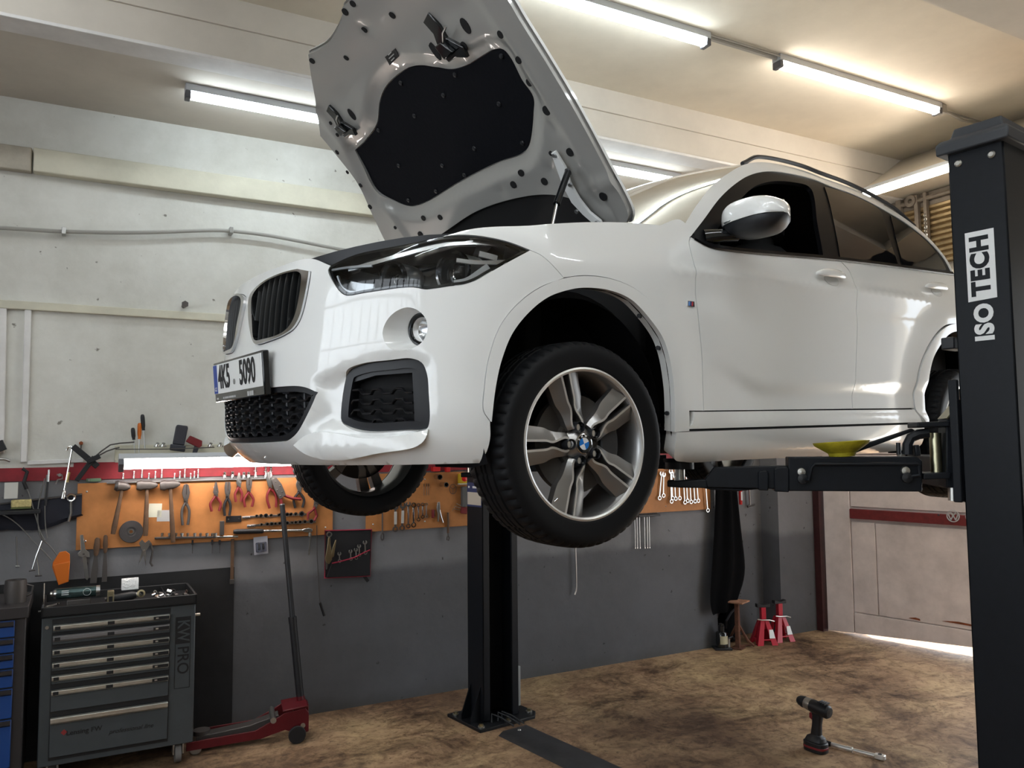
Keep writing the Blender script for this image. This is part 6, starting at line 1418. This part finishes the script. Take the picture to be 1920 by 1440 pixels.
# ---------- black apron hanging over the niche edge
AM_ = mat('black_cloth', (.0025, .0025, .003), .95, spec=.1, bump=(30, .3, .01))
s0, z0 = W(1372, 915, .12); t = thing('hanging_apron', 'long black cloth apron hanging on the wall beside the niche', 'cloth', mtx=wf(s0, z0, .05))
out_l = [(1348,860),(1345,915),(1342,1000),(1336,1080),(1332,1130),(1338,1155)]; out_r = [(1378,860),(1386,915),(1396,1000),(1408,1070),(1396,1110),(1386,1135)]
cl_ = []
for k, (l_, r_) in enumerate(zip(out_l, out_r)):
    a = W(l_[0], l_[1], .10); b = W(r_[0], r_[1], .10); row = []
    for i in range(17):
        f = i/16; row.append(Vector((a[0]+(b[0]-a[0])*f-s0, a[1]+(b[1]-a[1])*f-z0, .02+.05*sin(pi*f)+.018*sin(f*16+k*.35))))
    cl_.append(row)
MB().loft([r for r in cl_], closed=False, caps=False).build('cloth', AM_, t, ang=180, sub=2)
p = W(1362, 870, .1); MB().cyl((p[0]-s0, p[1]-z0, -.05), (p[0]-s0, p[1]-z0, .06), .012).build('hook', M_steel, t)

# ================================================================== FLOOR THINGS
M_trol = mat('grey_trolley_paint', (.055, .063, .068), .42, var=(6, .08))
M_blackp = mat('trolley_black', (.012, .012, .013), .5)
M_aluh = mat('aluminium_handle', (.62, .60, .54), .38, .9, var=(12, .14))
TF = .50                                     # trolley front plane from the wall
def TP(px, py): return W(px, py, TF)
sL, sR = TP(75, 1250)[0], TP(365, 1250)[0]; zB = TP(362, 1392)[1]; zT = TP(365, 1132)[1]
TT = thing('tool_trolley', 'grey tool trolley with silver drawer handles and KW PRO lettering', 'tool trolley', mtx=wf(sL, 0, TF)); TWd = sR-sL
def tl(px, py): a = TP(px, py); return a[0]-sL, a[1]
MB().box((0, zB, -.44), (TWd, zT, -.004)).build('cabinet', M_trol, TT, .006)
MB().box((-.004, zT, -.45), (TWd+.006, zT+.012, .012)).box((-.004, zT, -.002), (TWd+.006, zT+.055, .012)).box((-.004, zT, -.45), (TWd+.006, zT+.055, -.436)).box((-.004, zT, -.45), (.010, zT+.055, .012)).box((TWd-.008, zT, -.45), (TWd+.006, zT+.055, .012)).box((TWd*.80, zT, -.44), (TWd*.81, zT+.045, 0)).build('top_tray', M_blackp, TT, .003)
dx0, dx1 = tl(97, 1250)[0], tl(316, 1250)[0]
MB().box((dx0-.004, zB+.03, -.006), (dx1+.004, zT-.012, .0)).build('drawer_recess', M_blackp, TT)
hy = [tl(206, y)[1] for y in (1166, 1186, 1210, 1234, 1258, 1284, 1335)]     # centre heights of the seven handles
bot = [tl(206, y)[1] for y in (1176, 1198, 1222, 1246, 1270, 1320, 1402)]
for i in range(7):
    zt_ = hy[i]+.014; zb2 = bot[i] if i < 6 else zB+.045
    d = MB().box((dx0, zb2+.003, -.002), (dx1, zt_, .010)).build('drawer', M_trol, TT, .003)
    h_ = .030 if i < 6 else .036
    mh_ = M_aluh if i != 1 else mat('brown_grey_handle', (.16, .15, .15), .5)
    MB().loft([[Vector((x, hy[i]+a, .010+b_)) for a, b_ in ((-h_/2, 0), (-h_/2, .010), (-h_*.2, .020), (h_*.35, .020), (h_/2, .012), (h_/2, 0))] for x in (dx0+.002, dx1-.002)]).build('handle', mh_, d, .001)
    if i < 6:
        for x, w in ((dx0+.014, .022), (dx0+(dx1-dx0)*.46, .030), (dx1-.082, .078)):
            MB().box((x-.004, hy[i]-.009, .030), (x+w, hy[i]+.009, .0315)).build('size_label', M_blackp, d, .0005)
        MB().box((dx1-.074, hy[i]-.004, .0315), (dx1-.060, hy[i]+.004, .0325)).build('lock_mark', M_aluh, d)
ld = [o for o in TT.children if o.name.startswith('drawer') and 'recess' not in o.name][-1]
q = tl(158, 1369); text_mesh('Lensing FW', .036, Matrix.Translation((q[0], q[1], .0106)), 'drawer_lettering', M_blackp, ld, off=.0006)
q0 = tl(120, 1372); MB().prism([(q0[0]-.016, q0[1]), (q0[0], q0[1]+.016), (q0[0]+.016, q0[1]), (q0[0], q0[1]-.016)], None, .010, .0112).build('drawer_logo', mat('logo_red', (.25, .03, .03), .5), ld)
q = tl(247, 1365); o_ = text_mesh('professional line', .034, Matrix.Translation((q[0], q[1], .0106)) @ Matrix(((1, .35, 0, 0), (0, 1, 0, 0), (0, 0, 1, 0), (0, 0, 0, 1))), 'drawer_lettering', M_blackp, ld)
lx = tl(342, 1250)[0]; k0, k1 = tl(342, 1157)[1], tl(342, 1290)[1]
fr_ = MB()
for a_, b_ in (((lx-.040, k1), (lx+.040, k1)), ((lx-.040, k0), (lx+.040, k0)), ((lx-.040, k1), (lx-.040, k0)), ((lx+.040, k1), (lx+.040, k0))): stroke(fr_, a_, b_, .003, Vector((0, 0, -.004)), .0012)
fr_.build('sign_border', M_blackp, TT)
km = (k0+tl(342, 1206)[1])/2
MB().box((lx-.038, tl(342, 1207)[1], -.004), (lx+.038, k0, -.0032)).build('sign_field', M_blackp, TT)
text_mesh('KW', .092, Matrix.Translation((lx, km-.004, -.0030)) @ Matrix.Rotation(-pi/2, 4, 'Z'), 'sign_letters', M_trol, TT, sx=.78, off=.001)
text_mesh('PRO', .086, Matrix.Translation((lx, tl(342, 1238)[1], -.0034)) @ Matrix.Rotation(-pi/2, 4, 'Z'), 'sign_letters', M_blackp, TT, sx=.95, off=.001)
q = tl(88, 1177); MB().cyl((q[0], q[1], -.004), (q[0], q[1], .004), .009).build('lock', M_zinc, TT)
MB().tube([(TWd, tl(365, 1156)[1], -.05), (TWd+.03, tl(365, 1156)[1], -.05)], .008, 8).build('side_handle', M_zinc, TT)
for x in (.07, TWd-.075):
    for z in (-.07, -.38):
        c_ = MB().cyl((x-.017, .052, z), (x+.017, .052, z), .052, n=24).build('caster_wheel', mat('grey_caster', (.16, .15, .14), .6), TT, .004)
        MB().box((x-.03, .05, z-.03), (x-.02, zB, z+.03)).box((x+.02, .05, z-.03), (x+.03, zB, z+.03)).box((x-.035, zB-.006, z-.04), (x+.035, zB, z+.04)).build('caster_fork', M_steel, c_, .002)
# things on the trolley
def on_tray(name, label, cat, px, d, h=.012, rotz=0):
    x = W(px, 1120, TF-d)[0]; M = WM @ Matrix.Translation((x, -TF+d, zT+h)) @ Matrix.Rotation(rotz, 4, 'Z'); return thing(name, label, cat, mtx=M)
# frame here: x along wall, y into the wall, z up
t = on_tray('spray_can', 'dark green spray can lying across the trolley top', 'spray can', 148, .14, .10, -.03); L = .21; r = .030
MB().lathe([(0, -.115), (r*.95, -.112), (r, -.105), (r, .085)], (0, 0, 0), (1, 0, 0), 28).build('can', mat('can_green', (.045, .075, .075), .25, .6, var=(14, .4)), t)
MB().lathe([(r, -.108), (r*.98, -.108), (r*.85, -.122), (r*.5, -.130), (r*.5, -.140), (0, -.142)], (0, 0, 0), (1, 0, 0), 24).build('dome', M_cv, t)
MB().lathe([(r*1.01, .085), (r*1.01, .105), (0, .105)], (0, 0, 0), (1, 0, 0), 24).build('base_rim', M_steel, t)
mat('can_print', (.5, .52, .52), .5)
for k_ in range(3): MB().box((-.085, -r-.0006, .014-.010*k_), (-.05, -r*.80, .019-.010*k_)).build('print_bar', MATS['can_print'], t)
MB().tube([(.04+.019*cos(a), -r*1.0*cos(.25*sin(a)), .002+.019*sin(a)) for a in [2*pi*i/20 for i in range(20)]], .0012, 4, True).build('print_ring', MATS['can_print'], t)
MB().box((-.06, -.02, -.10), (.06, .02, -.036)).build('rest_block', M_brown, t, .006)
t = on_tray('brass_block', 'small worn brass block next to the spray can', 'block', 207, .10, .04); MB().box((-.016, -.02, -.03), (.018, .02, .06)).build('block', mat('old_brass', (.30, .25, .15), .45, .7, var=(30, .3)), t, .003); MB().box((-.009, -.0215, .0), (.010, -.02, .03)).build('slot', M_blackp, t)
t = on_tray('air_ratchet', 'black air ratchet with steel head on the trolley', 'air tool', 237, .12, .055); MB().lathe([(0, -.09), (.020, -.088), (.025, -.07), (.024, .03), (.017, .05)], (0, 0, 0), (1, .0, .1), 20).build('body', M_blk, t); MB().lathe([(.018, -.02), (.022, 0), (.022, .018), (.012, .022), (.012, -.02)], (.075, -.012, .012), (0, -1, .2), 20).build('head', mat('old_brass', (.30, .25, .15), .45, .7), t); MB().cyl((.05, 0, .005), (.075, 0, .010), .014).build('neck', M_steel, t); MB().cyl((-.09, 0, 0), (-.11, 0, -.004), .010).build('inlet', M_brown, t)
t = on_tray('foil_packet', 'crumpled white foil packet lying behind the air ratchet', 'packet', 243, .22, .10); MB().loft([[Vector((x, y*.02, z)) for y, z in ((-1, -.02), (-.6, .03), (0, .045), (.7, .03), (1, -.02))] for x in (-.045, -.03, .0, .03, .045)], caps=False, closed=False).build('packet', mat('white_foil', (.75, .75, .74), .35, .3, bump=(60, .8, .01)), t, ang=30); MB().box((-.04, -.02, -.06), (.04, .02, -.02)).build('box_below', M_blackp, t, .004)
# sockets and small parts in the tray
for i in range(26):
    px = 285+70*random.random(); d = .04+.30*random.random(); r = .007+.006*random.random(); t = on_tray('loose_socket', 'loose small socket or nut in the trolley top tray', 'socket', px, d, .022+r); t['group'] = 'loose sockets in the trolley tray'; a = random.random()*6
    MB().lathe([(r*.6, -r), (r, -r), (r, r), (r*.6, r)], (0, 0, 0), (cos(a), sin(a), .5*random.random()), 10, True).build('socket_body', M_cv if i % 3 else M_brown, t)
for i, (px, d, L_, a) in enumerate(((92, .05, .10, .3), (103, .12, .12, -.4), (120, .03, .14, .1), (134, .06, .10, -.1), (97, .2, .09, .9))):
    t = on_tray('loose_spanner', 'loose steel tool piece at the left end of the trolley tray', 'tool', px, d, .03, a); t['group'] = 'loose pieces left on the trolley'; MB().box((-L_/2, -.006, -.003), (L_/2, .006, .004)).build('bar', M_steel, t, .001); MB().lathe([(.006, -.004), (.012, -.004), (.012, .006), (.006, .006)], (L_/2, 0, 0), (0, 0, 1), 12, True).build('ring', M_cv, t)
t = on_tray('upright_rod', 'thin bright rod standing at the left of the trolley', 'rod', 82, .1, .0); MB().cyl((0, 0, 0), (0, 0, .17), .004).build('rod', M_cv, t); MB().cyl((0, 0, 0), (0, 0, .02), .008).build('foot', M_brown, t)
# blue cabinet at the left edge
M_blue = mat('blue_drawer_paint', (.012, .055, .22), .35)
BF = .56; bL, bR = W(-250, 1250, BF)[0], W(46, 1250, BF)[0]; bz1 = W(30, 1160, BF)[1]; bz0 = .06
bt = thing('blue_cabinet', 'blue-fronted tool cabinet cut off by the left image edge', 'tool cabinet', mtx=wf(bL, 0, BF)); bw = bR-bL
M_dkb = mat('cabinet_dark', (.03, .026, .026), .5)
MB().box((0, bz0, -.48), (bw, bz1, -.004)).build('cabinet', M_dkb, bt, .006); MB().box((-.01, bz1, -.49), (bw+.01, bz1+.06, .012)).build('top', M_dkb, bt, .004)
bx1 = W(25, 1250, BF)[0]-bL; ys = [W(20, y, BF)[1] for y in (1163, 1196, 1225, 1254, 1290, 1348, 1440)]
for i in range(6):
    d = MB().box((.03, ys[i+1]+.006, -.004), (bx1, ys[i]-.002, .012)).build('drawer', M_blue, bt, .004); MB().loft([[Vector((x, ys[i]-.012+a, .012+b_)) for a, b_ in ((-.022, 0), (-.012, .016), (.004, .018), (.008, 0))] for x in (.04, bx1-.004)]).build('handle', M_dkb, d)
for x in (.08, bw-.08): MB().cyl((x-.015, .03, -.1), (x+.015, .03, -.1), .03).box((x-.02, .03, -.12), (x+.02, .07, -.08)).build('caster', M_dkb, bt)
bm = thing('grease_pot', 'dark greasy pot standing on the blue cabinet', 'pot', mtx=WM @ Matrix.Translation((W(28, 1140, BF-.15)[0], -BF+.15, bz1+.06))); MB().lathe([(0, 0), (.05, 0), (.055, .07), (.05, .12), (.045, .12), (.045, .02), (0, .02)], (0, 0, 0), (0, 0, 1), 20).build('pot', M_brown, bm); MB().tube([(.05, 0, .09), (.08, 0, .08), (.075, 0, .04), (.052, 0, .03)], .006, 6).build('ear', M_brown, bm)

# ---------- floor jack (low trolley jack) with its long handle
M_jred = mat('jack_red', (.10, .005, .009), .4, var=(12, .2))
e0 = WMI @ on_z(583, 1388); e1 = WMI @ on_z(395, 1412); jd = (e0-e1); jd.z = 0; JL = jd.length+.12; ja = atan2(jd.y, jd.x)
JM = WM @ Matrix.Translation((e0.x, e0.y+.10, 0)) @ Matrix.Rotation(ja, 4, 'Z') @ Matrix.Translation((-JL, 0, 0))
jk = thing('floor_jack', 'red low trolley jack on the floor right of the tool trolley', 'floor jack', mtx=JM)
side = [(0, .03), (.0, .075), (.10, .085), (JL*.55, .10), (JL*.72, .155), (JL*.80, .185), (JL*.97, .20), (JL, .17), (JL, .06), (JL*.92, .05), (JL*.80, .085), (JL*.6, .05)]
SM = Matrix(((1, 0, 0, 0), (0, 0, -1, 0), (0, 1, 0, 0), (0, 0, 0, 1)))
for y in (-.11, .10): MB().prism(side, SM, y, y+.012).build('side_frame', M_jred, jk, .002)
MB().prism([(.05, .06), (JL*.55, .075), (JL*.75, .14), (JL*.75, .16), (JL*.5, .115), (.05, .085)], SM, -.04, .05).build('lift_beam', M_brown, jk, .004)
MB().prism([(JL*.78, .19), (JL*.99, .205), (JL*.99, .215), (JL*.78, .20)], SM, -.11, .112).build('rear_cover', M_jred, jk, .003)
MB().cyl((JL*.70, -.118, .15), (JL*.70, .12, .15), .018, n=14).build('pivot_bolt', M_zinc, jk)
MB().cyl((JL*.95, -.12, .10), (JL*.95, .122, .10), .014, n=14).build('axle', M_zinc, jk)
for y in (-.135, .115): MB().cyl((JL*.90, y, .052), (JL*.90, y+.022, .052), .052, n=24).build('rear_caster', M_blk, jk, .003)
for y in (-.10, .08): MB().cyl((.05, y, .035), (.05, y+.025, .035), .035, n=20).build('front_roller', M_steel, jk, .003)
MB().cyl((.08, 0, .085), (.08, 0, .11), .05, n=20).build('saddle', M_brown, jk)
jw = lambda px, py, off: (lambda a: JM.inverted() @ (WM @ Vector((a[0], -off, a[1]))))(W(px, py, off))
jo = .40; h0, h1, h2, h3 = jw(563, 1308, jo-.06), jw(549, 1165, jo-.10), jw(535, 1010, jo-.20), jw(529, 947, jo-.24)
MB().cyl(h0-(h1-h0)*.32, h0+(h1-h0)*.03, .026, .024).box((h0.x-.045, -.05, h0.z-.13), (h0.x+.045, .05, h0.z-.02)).build('handle_yoke', M_jred, jk, .004)
hd = MB().cyl(h0, h1, .024).build('handle_lower', M_blk, jk); MB().cyl(h1, h3, .0165).build('handle_upper', M_blk, jk); MB().cyl(h3, h3+(h3-h2)*.03, .018).build('handle_cap', M_steel, jk); MB().cyl(h1-(h1-h0)*.02, h1+(h1-h0)*.06, .026).build('handle_collar', M_blk, jk)

# ---------- jack stands
def jack_stand(px, py, H_, label, rot):
    c_ = on_z(px, py); t = thing('jack_stand', label, 'jack stand', (c_.x, c_.y, 0), rot, 'red jack stands by the wall'); M_js = mat('stand_red', (.42, .012, .03), .35)
    b_, tz = .095, H_*.62
    ft = MB(); tp = .036
    for sx in (-1, 1):
        for sy in (-1, 1):
            MB().loft([[Vector((sx*b_, sy*b_, 0)), Vector((sx*(b_-.055), sy*b_, 0)), Vector((sx*(b_-.055), sy*(b_-.01), 0)), Vector((sx*(b_-.008), sy*(b_-.055), 0)), Vector((sx*b_, sy*(b_-.055), 0))], [Vector((sx*tp, sy*tp, tz)), Vector((0, sy*tp, tz)), Vector((0, sy*(tp-.008), tz)), Vector((sx*(tp-.008), 0, tz)), Vector((sx*tp, 0, tz))]]).build('leg', M_js, t, .001)
    MB().box((-tp-.001, -tp-.001, tz-.08), (tp+.001, tp+.001, tz)).build('collar', M_js, t, .003)
    k = .45
    for (x0, y0, x1, y1) in ((-1, -1, 1, -1), (-1, 1, 1, 1), (-1, -1, -1, 1), (1, -1, 1, 1)): MB().tube([(x0*(b_*.80), y0*(b_*.80), tz*.22), (x1*(b_*.80), y1*(b_*.80), tz*.22)], .006, 6).build('brace', M_js, t)
    MB().box((-.022, -.022, tz-.05), (.022, .022, H_-.02)).build('ratchet_bar', M_js, t, .003); MB().loft([[Vector((x, y, z)) for y, z in ((-.024, H_-.02), (.024, H_-.02), (.024, H_-.004+abs(x)*.25), (-.024, H_-.004+abs(x)*.25))] for x in (-.06, -.03, 0, .03, .06)]).build('saddle', M_blk, t, .002)
    MB().tube([(-.07, -.045, tz+.01), (-.03, -.05, tz+.004), (.04, -.05, tz+.002), (.085, -.045, tz-.012)], .006, 8).build('release_lever', M_zinc, t)
    MB().prism([(-.018, .0), (.018, .0), (.026, -.07), (-.026, -.07)], Matrix(((1, 0, 0, .045), (0, .35, -1, -.062), (0, 1, .35, tz*.62), (0, 0, 0, 1))), 0, .001).build('sticker', M_decal, t)
    return t
jack_stand(1432, 1206, .34, 'nearer red jack stand left of its twin by the wall', radians(-30))
jack_stand(1463, 1200, .35, 'red jack stand beside the pillar, right of its twin', radians(-20))
# ---------- rusty prop, bottle jack, boots/bag
c_ = on_z(1384, 1216); t = thing('rusty_stand', 'rusty steel prop with a flat square top plate', 'prop stand', (c_.x, c_.y, 0), radians(15)); M_ru = mat('rusty_steel', (.12, .05, .03), .8, .2, var=(30, .4))
MB().box((-.018, -.018, .0), (.018, .018, .40)).build('column', M_ru, t, .003); MB().box((-.085, -.085, .40), (.085, .085, .412)).build('top_plate', mat('rusty_plate', (.30, .15, .09), .75, var=(20, .3)), t, .002); MB().box((-.05, -.05, 0), (.05, .05, .012)).build('foot', M_ru, t, .002)
for a in (-.6, 1.2): MB().tube([(.0, 0, .22), (.10*cos(a), .10*sin(a), .06), (.16*cos(a), .16*sin(a), .012)], .012, 6).build('leg', M_ru, t)
MB().tube([(.02, .0, .02), (.16, -.06, .008), (.24, -.09, .008)], .008, 6).build('ground_bar', M_ru, t)
c_ = on_z(1354, 1217); t = thing('bottle_jack', 'black bottle jack with a cream label on the floor', 'bottle jack', (c_.x, c_.y, 0), radians(-35))
MB().box((-.075, -.06, 0), (.075, .06, .018)).build('base', M_blk, t, .004); MB().lathe([(.0, .018), (.052, .018), (.052, .14), (.045, .15), (.028, .155), (.028, .20), (.022, .205), (.022, .22), (0, .22)], (0, 0, 0), (0, 0, 1), 24).build('cylinder', M_blackgloss, t); MB().lathe([(.0525, .05), (.0528, .05), (.0528, .12), (.0525, .12)], (0, 0, 0), (0, 0, 1), 12, a0=2.6, a1=4.1).build('label', mat('cream_label', (.40, .36, .24), .7), t)
MB().cyl((.055, 0, .018), (.055, 0, .09), .018).build('pump', M_steel, t); MB().tube([(.055, 0, .09), (.10, .02, .10), (.15, .03, .05)], .008, 6).build('pump_lever', M_blk, t)
c_ = WM @ Vector((3.81, .10, 0)); t = thing('dark_bag', 'slumped dark bag under the hanging apron', 'bag', (c_.x, c_.y, 0), 0)
MB().loft([[Vector(((.17-.05*k)*cos(a)*(1+.12*sin(3*a+k)), .10*cos(k*.25)*sin(a)*(1+.1*cos(2*a+k)), .085*k)) for a in [2*pi*i/18 for i in range(18)]] for k in range(0, 3)] + [[Vector((.06+.10*cos(a), .07*sin(a), .30+.03*sin(a*2))) for a in [2*pi*i/18 for i in range(18)]]] + [[Vector((.08+.05*cos(a), .04*sin(a), .37)) for a in [2*pi*i/18 for i in range(18)]]]).build('bag', AM_, t, ang=180, sub=2)
MB().tube([(-.12, -.09, .15), (-.15, -.12, .22), (-.05, -.10, .28), (.05, -.07, .30)], .010, 6).build('bag_strap', M_blk, t)

# ---------- cordless drill and ratchet on the floor
b0 = on_z(1530, 1408); DRm = Matrix.Translation((b0.x, b0.y, 0)) @ Matrix.Rotation(radians(88), 4, 'Z') @ Matrix.Scale(1.12, 4)
t = thing('cordless_drill', 'black cordless impact wrench standing upright on the floor', 'drill', mtx=DRm); M_dr = mat('drill_black', (.010, .010, .012), .45)
# local x = nose direction
rr_ = lambda x, z, a, b_, n=16: [Vector((x+a*math.copysign(abs(cos(t_))**.6, cos(t_)), b_*math.copysign(abs(sin(t_))**.6, sin(t_)), z)) for t_ in [2*pi*i/n for i in range(n)]]
MB().loft([rr_(.0, .0, .062, .040), rr_(0, .052, .062, .040)]).build('battery', M_dr, t, .006); MB().loft([rr_(0, .018, .063, .041), rr_(0, .030, .063, .041)]).build('battery_stripe', M_redg, t, .002)
MB().loft([rr_(.0, .052, .055, .038), rr_(-.004, .075, .046, .030), rr_(-.006, .085, .028, .021), rr_(-.012, .14, .024, .019), rr_(-.018, .185, .027, .020), rr_(-.018, .205, .035, .022)]).build('grip', M_dr, t, .003)
MB().lathe([(0, -.082), (.026, -.08), (.034, -.07), (.035, -.02), (.034, .02), (.031, .03)], (-.01, 0, .225), (1, 0, .12), 28).build('motor_housing', M_dr, t)
MB().lathe([(.032, .028), (.032, .036), (.030, .062), (.027, .066)], (-.01, 0, .225), (1, 0, .12), 28).build('gear_case', mat('gear_alloy', (.35, .33, .30), .4, .8), t)
MB().lathe([(.029, .060), (.030, .075), (.025, .098), (.017, .110), (.010, .112), (.010, .10)], (-.01, 0, .225), (1, 0, .12), 24).build('nose', M_blk, t)
for k in range(4): MB().box((-.075+.012*k, -.024, .252+.002*k), (-.069+.012*k, .024, .262+.001*k)).build('vent_rib', M_dr, t, .002)
MB().prism([(.012, .155), (.030, .165), (.028, .19), (.008, .195)], SM, -.008, .008).build('trigger', M_redg, t, .002)
r0, r1 = on_z(1545, 1392, .016), on_z(1650, 1419, .016); dd = r1-r0; RL = dd.length
t = thing('ratchet_wrench', 'chrome telescopic ratchet lying on the floor beside the drill', 'ratchet', mtx=frame(r0, dd, (0, 0, 1)))
MB().lathe([(0, -.02), (.013, -.018), (.016, 0), (.015, .035), (.010, .05)], (0, 0, 0), (1, 0, 0), 16).build('grip', M_blk, t); M_sc = mat('satin_chrome', (.80, .79, .76), .4, .75); MB().cyl((.045, 0, 0), (RL*.45, 0, 0), .0125).build('tube', M_sc, t); MB().cyl((RL*.42, 0, 0), (RL*.52, 0, 0), .0145).build('collar', M_sc, t); MB().cyl((RL*.5, 0, 0), (RL-.02, 0, 0), .009, .012).build('rod', M_sc, t)
MB().loft([rr_(RL, -.012, .030, .021), rr_(RL, .014, .030, .021)]).build('ratchet_head', M_sc, t, .004); MB().cyl((RL, 0, -.012), (RL, 0, -.0155), .010).build('drive', M_blk, t); MB().cyl((RL, 0, .012), (RL, 0, .016), .011).build('selector', M_blk, t)

# ---------- cables on the ceiling
M_cond = mat('ceiling_conduit', (.30, .28, .25), .5)
t = thing('ceiling_conduit', 'grey conduit linking the ceiling strip lamps to the corner', 'conduit', mtx=WM)
bz = CEIL-.02
MB().tube([(b1.x, by, bz), (c0.x, by, bz)], .014, 8).build('pipe', M_cond, t); MB().tube([(b1.x, by-.03, bz), ((b1.x+c0.x)/2, by-.035, bz), (c0.x, by-.03, bz)], .006, 6).build('cable', M_cond, t)
t = thing('ceiling_cable', 'dark cables running from the ceiling lamp to the end wall corner', 'cable', mtx=WM)
MB().tube([(c1.x+.01, by, bz-.01), (c1.x+.3, by, bz-.05), (c1.x+.6, by, bz-.02), (SE-.03, by, bz-.01), (SE-.02, by, bz-.5)], .010, 8).build('cable', M_cond, t); MB().tube([(c1.x+.01, by+.03, bz), (c1.x+.5, by+.03, bz), (SE-.03, by+.03, bz), (SE-.02, by+.03, bz-.5)], .008, 8).build('pipe', M_cond, t)
MB().box((c1.x+.01, by-.03, bz-.05), (c1.x+.06, by+.03, bz+.015)).build('junction_box', M_cond, t, .004)
# ---------- steel frame with a slatted grille on the end wall
def EW(px, py, off=.10):
    q = WMI @ endw(px, py, off); return -q.y, q.z
M_gold = mat('brassy_slat', (.30, .22, .12), .35, .8, var=(9, .3)); M_fr = mat('dusty_frame_steel', (.20, .17, .14), .6, .4, var=(14, .25))
EM = WM @ Matrix(((0, 0, -1, SE), (-1, 0, 0, 0), (0, 1, 0, 0), (0, 0, 0, 1)))    # local x = away from tool wall, y up, z into the room
t = thing('shutter_mechanism', 'dusty steel frame with brassy roller slats above the gate', 'shutter', mtx=EM)
x0, zt_ = EW(1690, 425); x1 = EW(1784, 430)[0]+.5
for k in range(11):
    z_ = EW(1735, 388+10.5*k)[1]; MB().loft([[Vector((x, z_+a, .06+b_)) for a, b_ in ((-.024, 0), (-.012, .014), (.008, .016), (.022, .004), (.022, -.004), (-.024, -.006))] for x in (x0-.1, x1)]).build('slat', M_gold, t, ang=40)
MB().box((x0-.6, 3.78, .0), (x1, 3.90, .07)).build('header_beam', M_fr, t, .004)
for px, w in ((1687, .05), (1720, .035), (1737, .03), (1660, .05)):
    xx = EW(px, 400)[0]; MB().box((xx-w/2, 3.0, .08), (xx+w/2, 3.89, .12)).build('upright', M_fr, t, .004)
xx = EW(1738, 430)[0]
for k in range(16): MB().lathe([(.010, -.003), (.016, 0), (.010, .003), (.006, 0)], (xx+.012, EW(1738, 405)[1]-.034*k, .135), (0, 0, 1) if k % 2 else (1, 0, .3), 12, True).build('chain_link', M_steel, t)
q = EW(1710, 378); MB().lathe([(.05, 0), (.055, .02), (.05, .04), (.02, .04), (.02, 0)], (q[0], q[1], .09), (0, 0, 1), 24).build('chain_wheel', M_fr, t)
MB().tube([(x0-.5, 3.84, .10), (x1, 3.84, .10)], .02, 8).build('drive_shaft', M_fr, t)
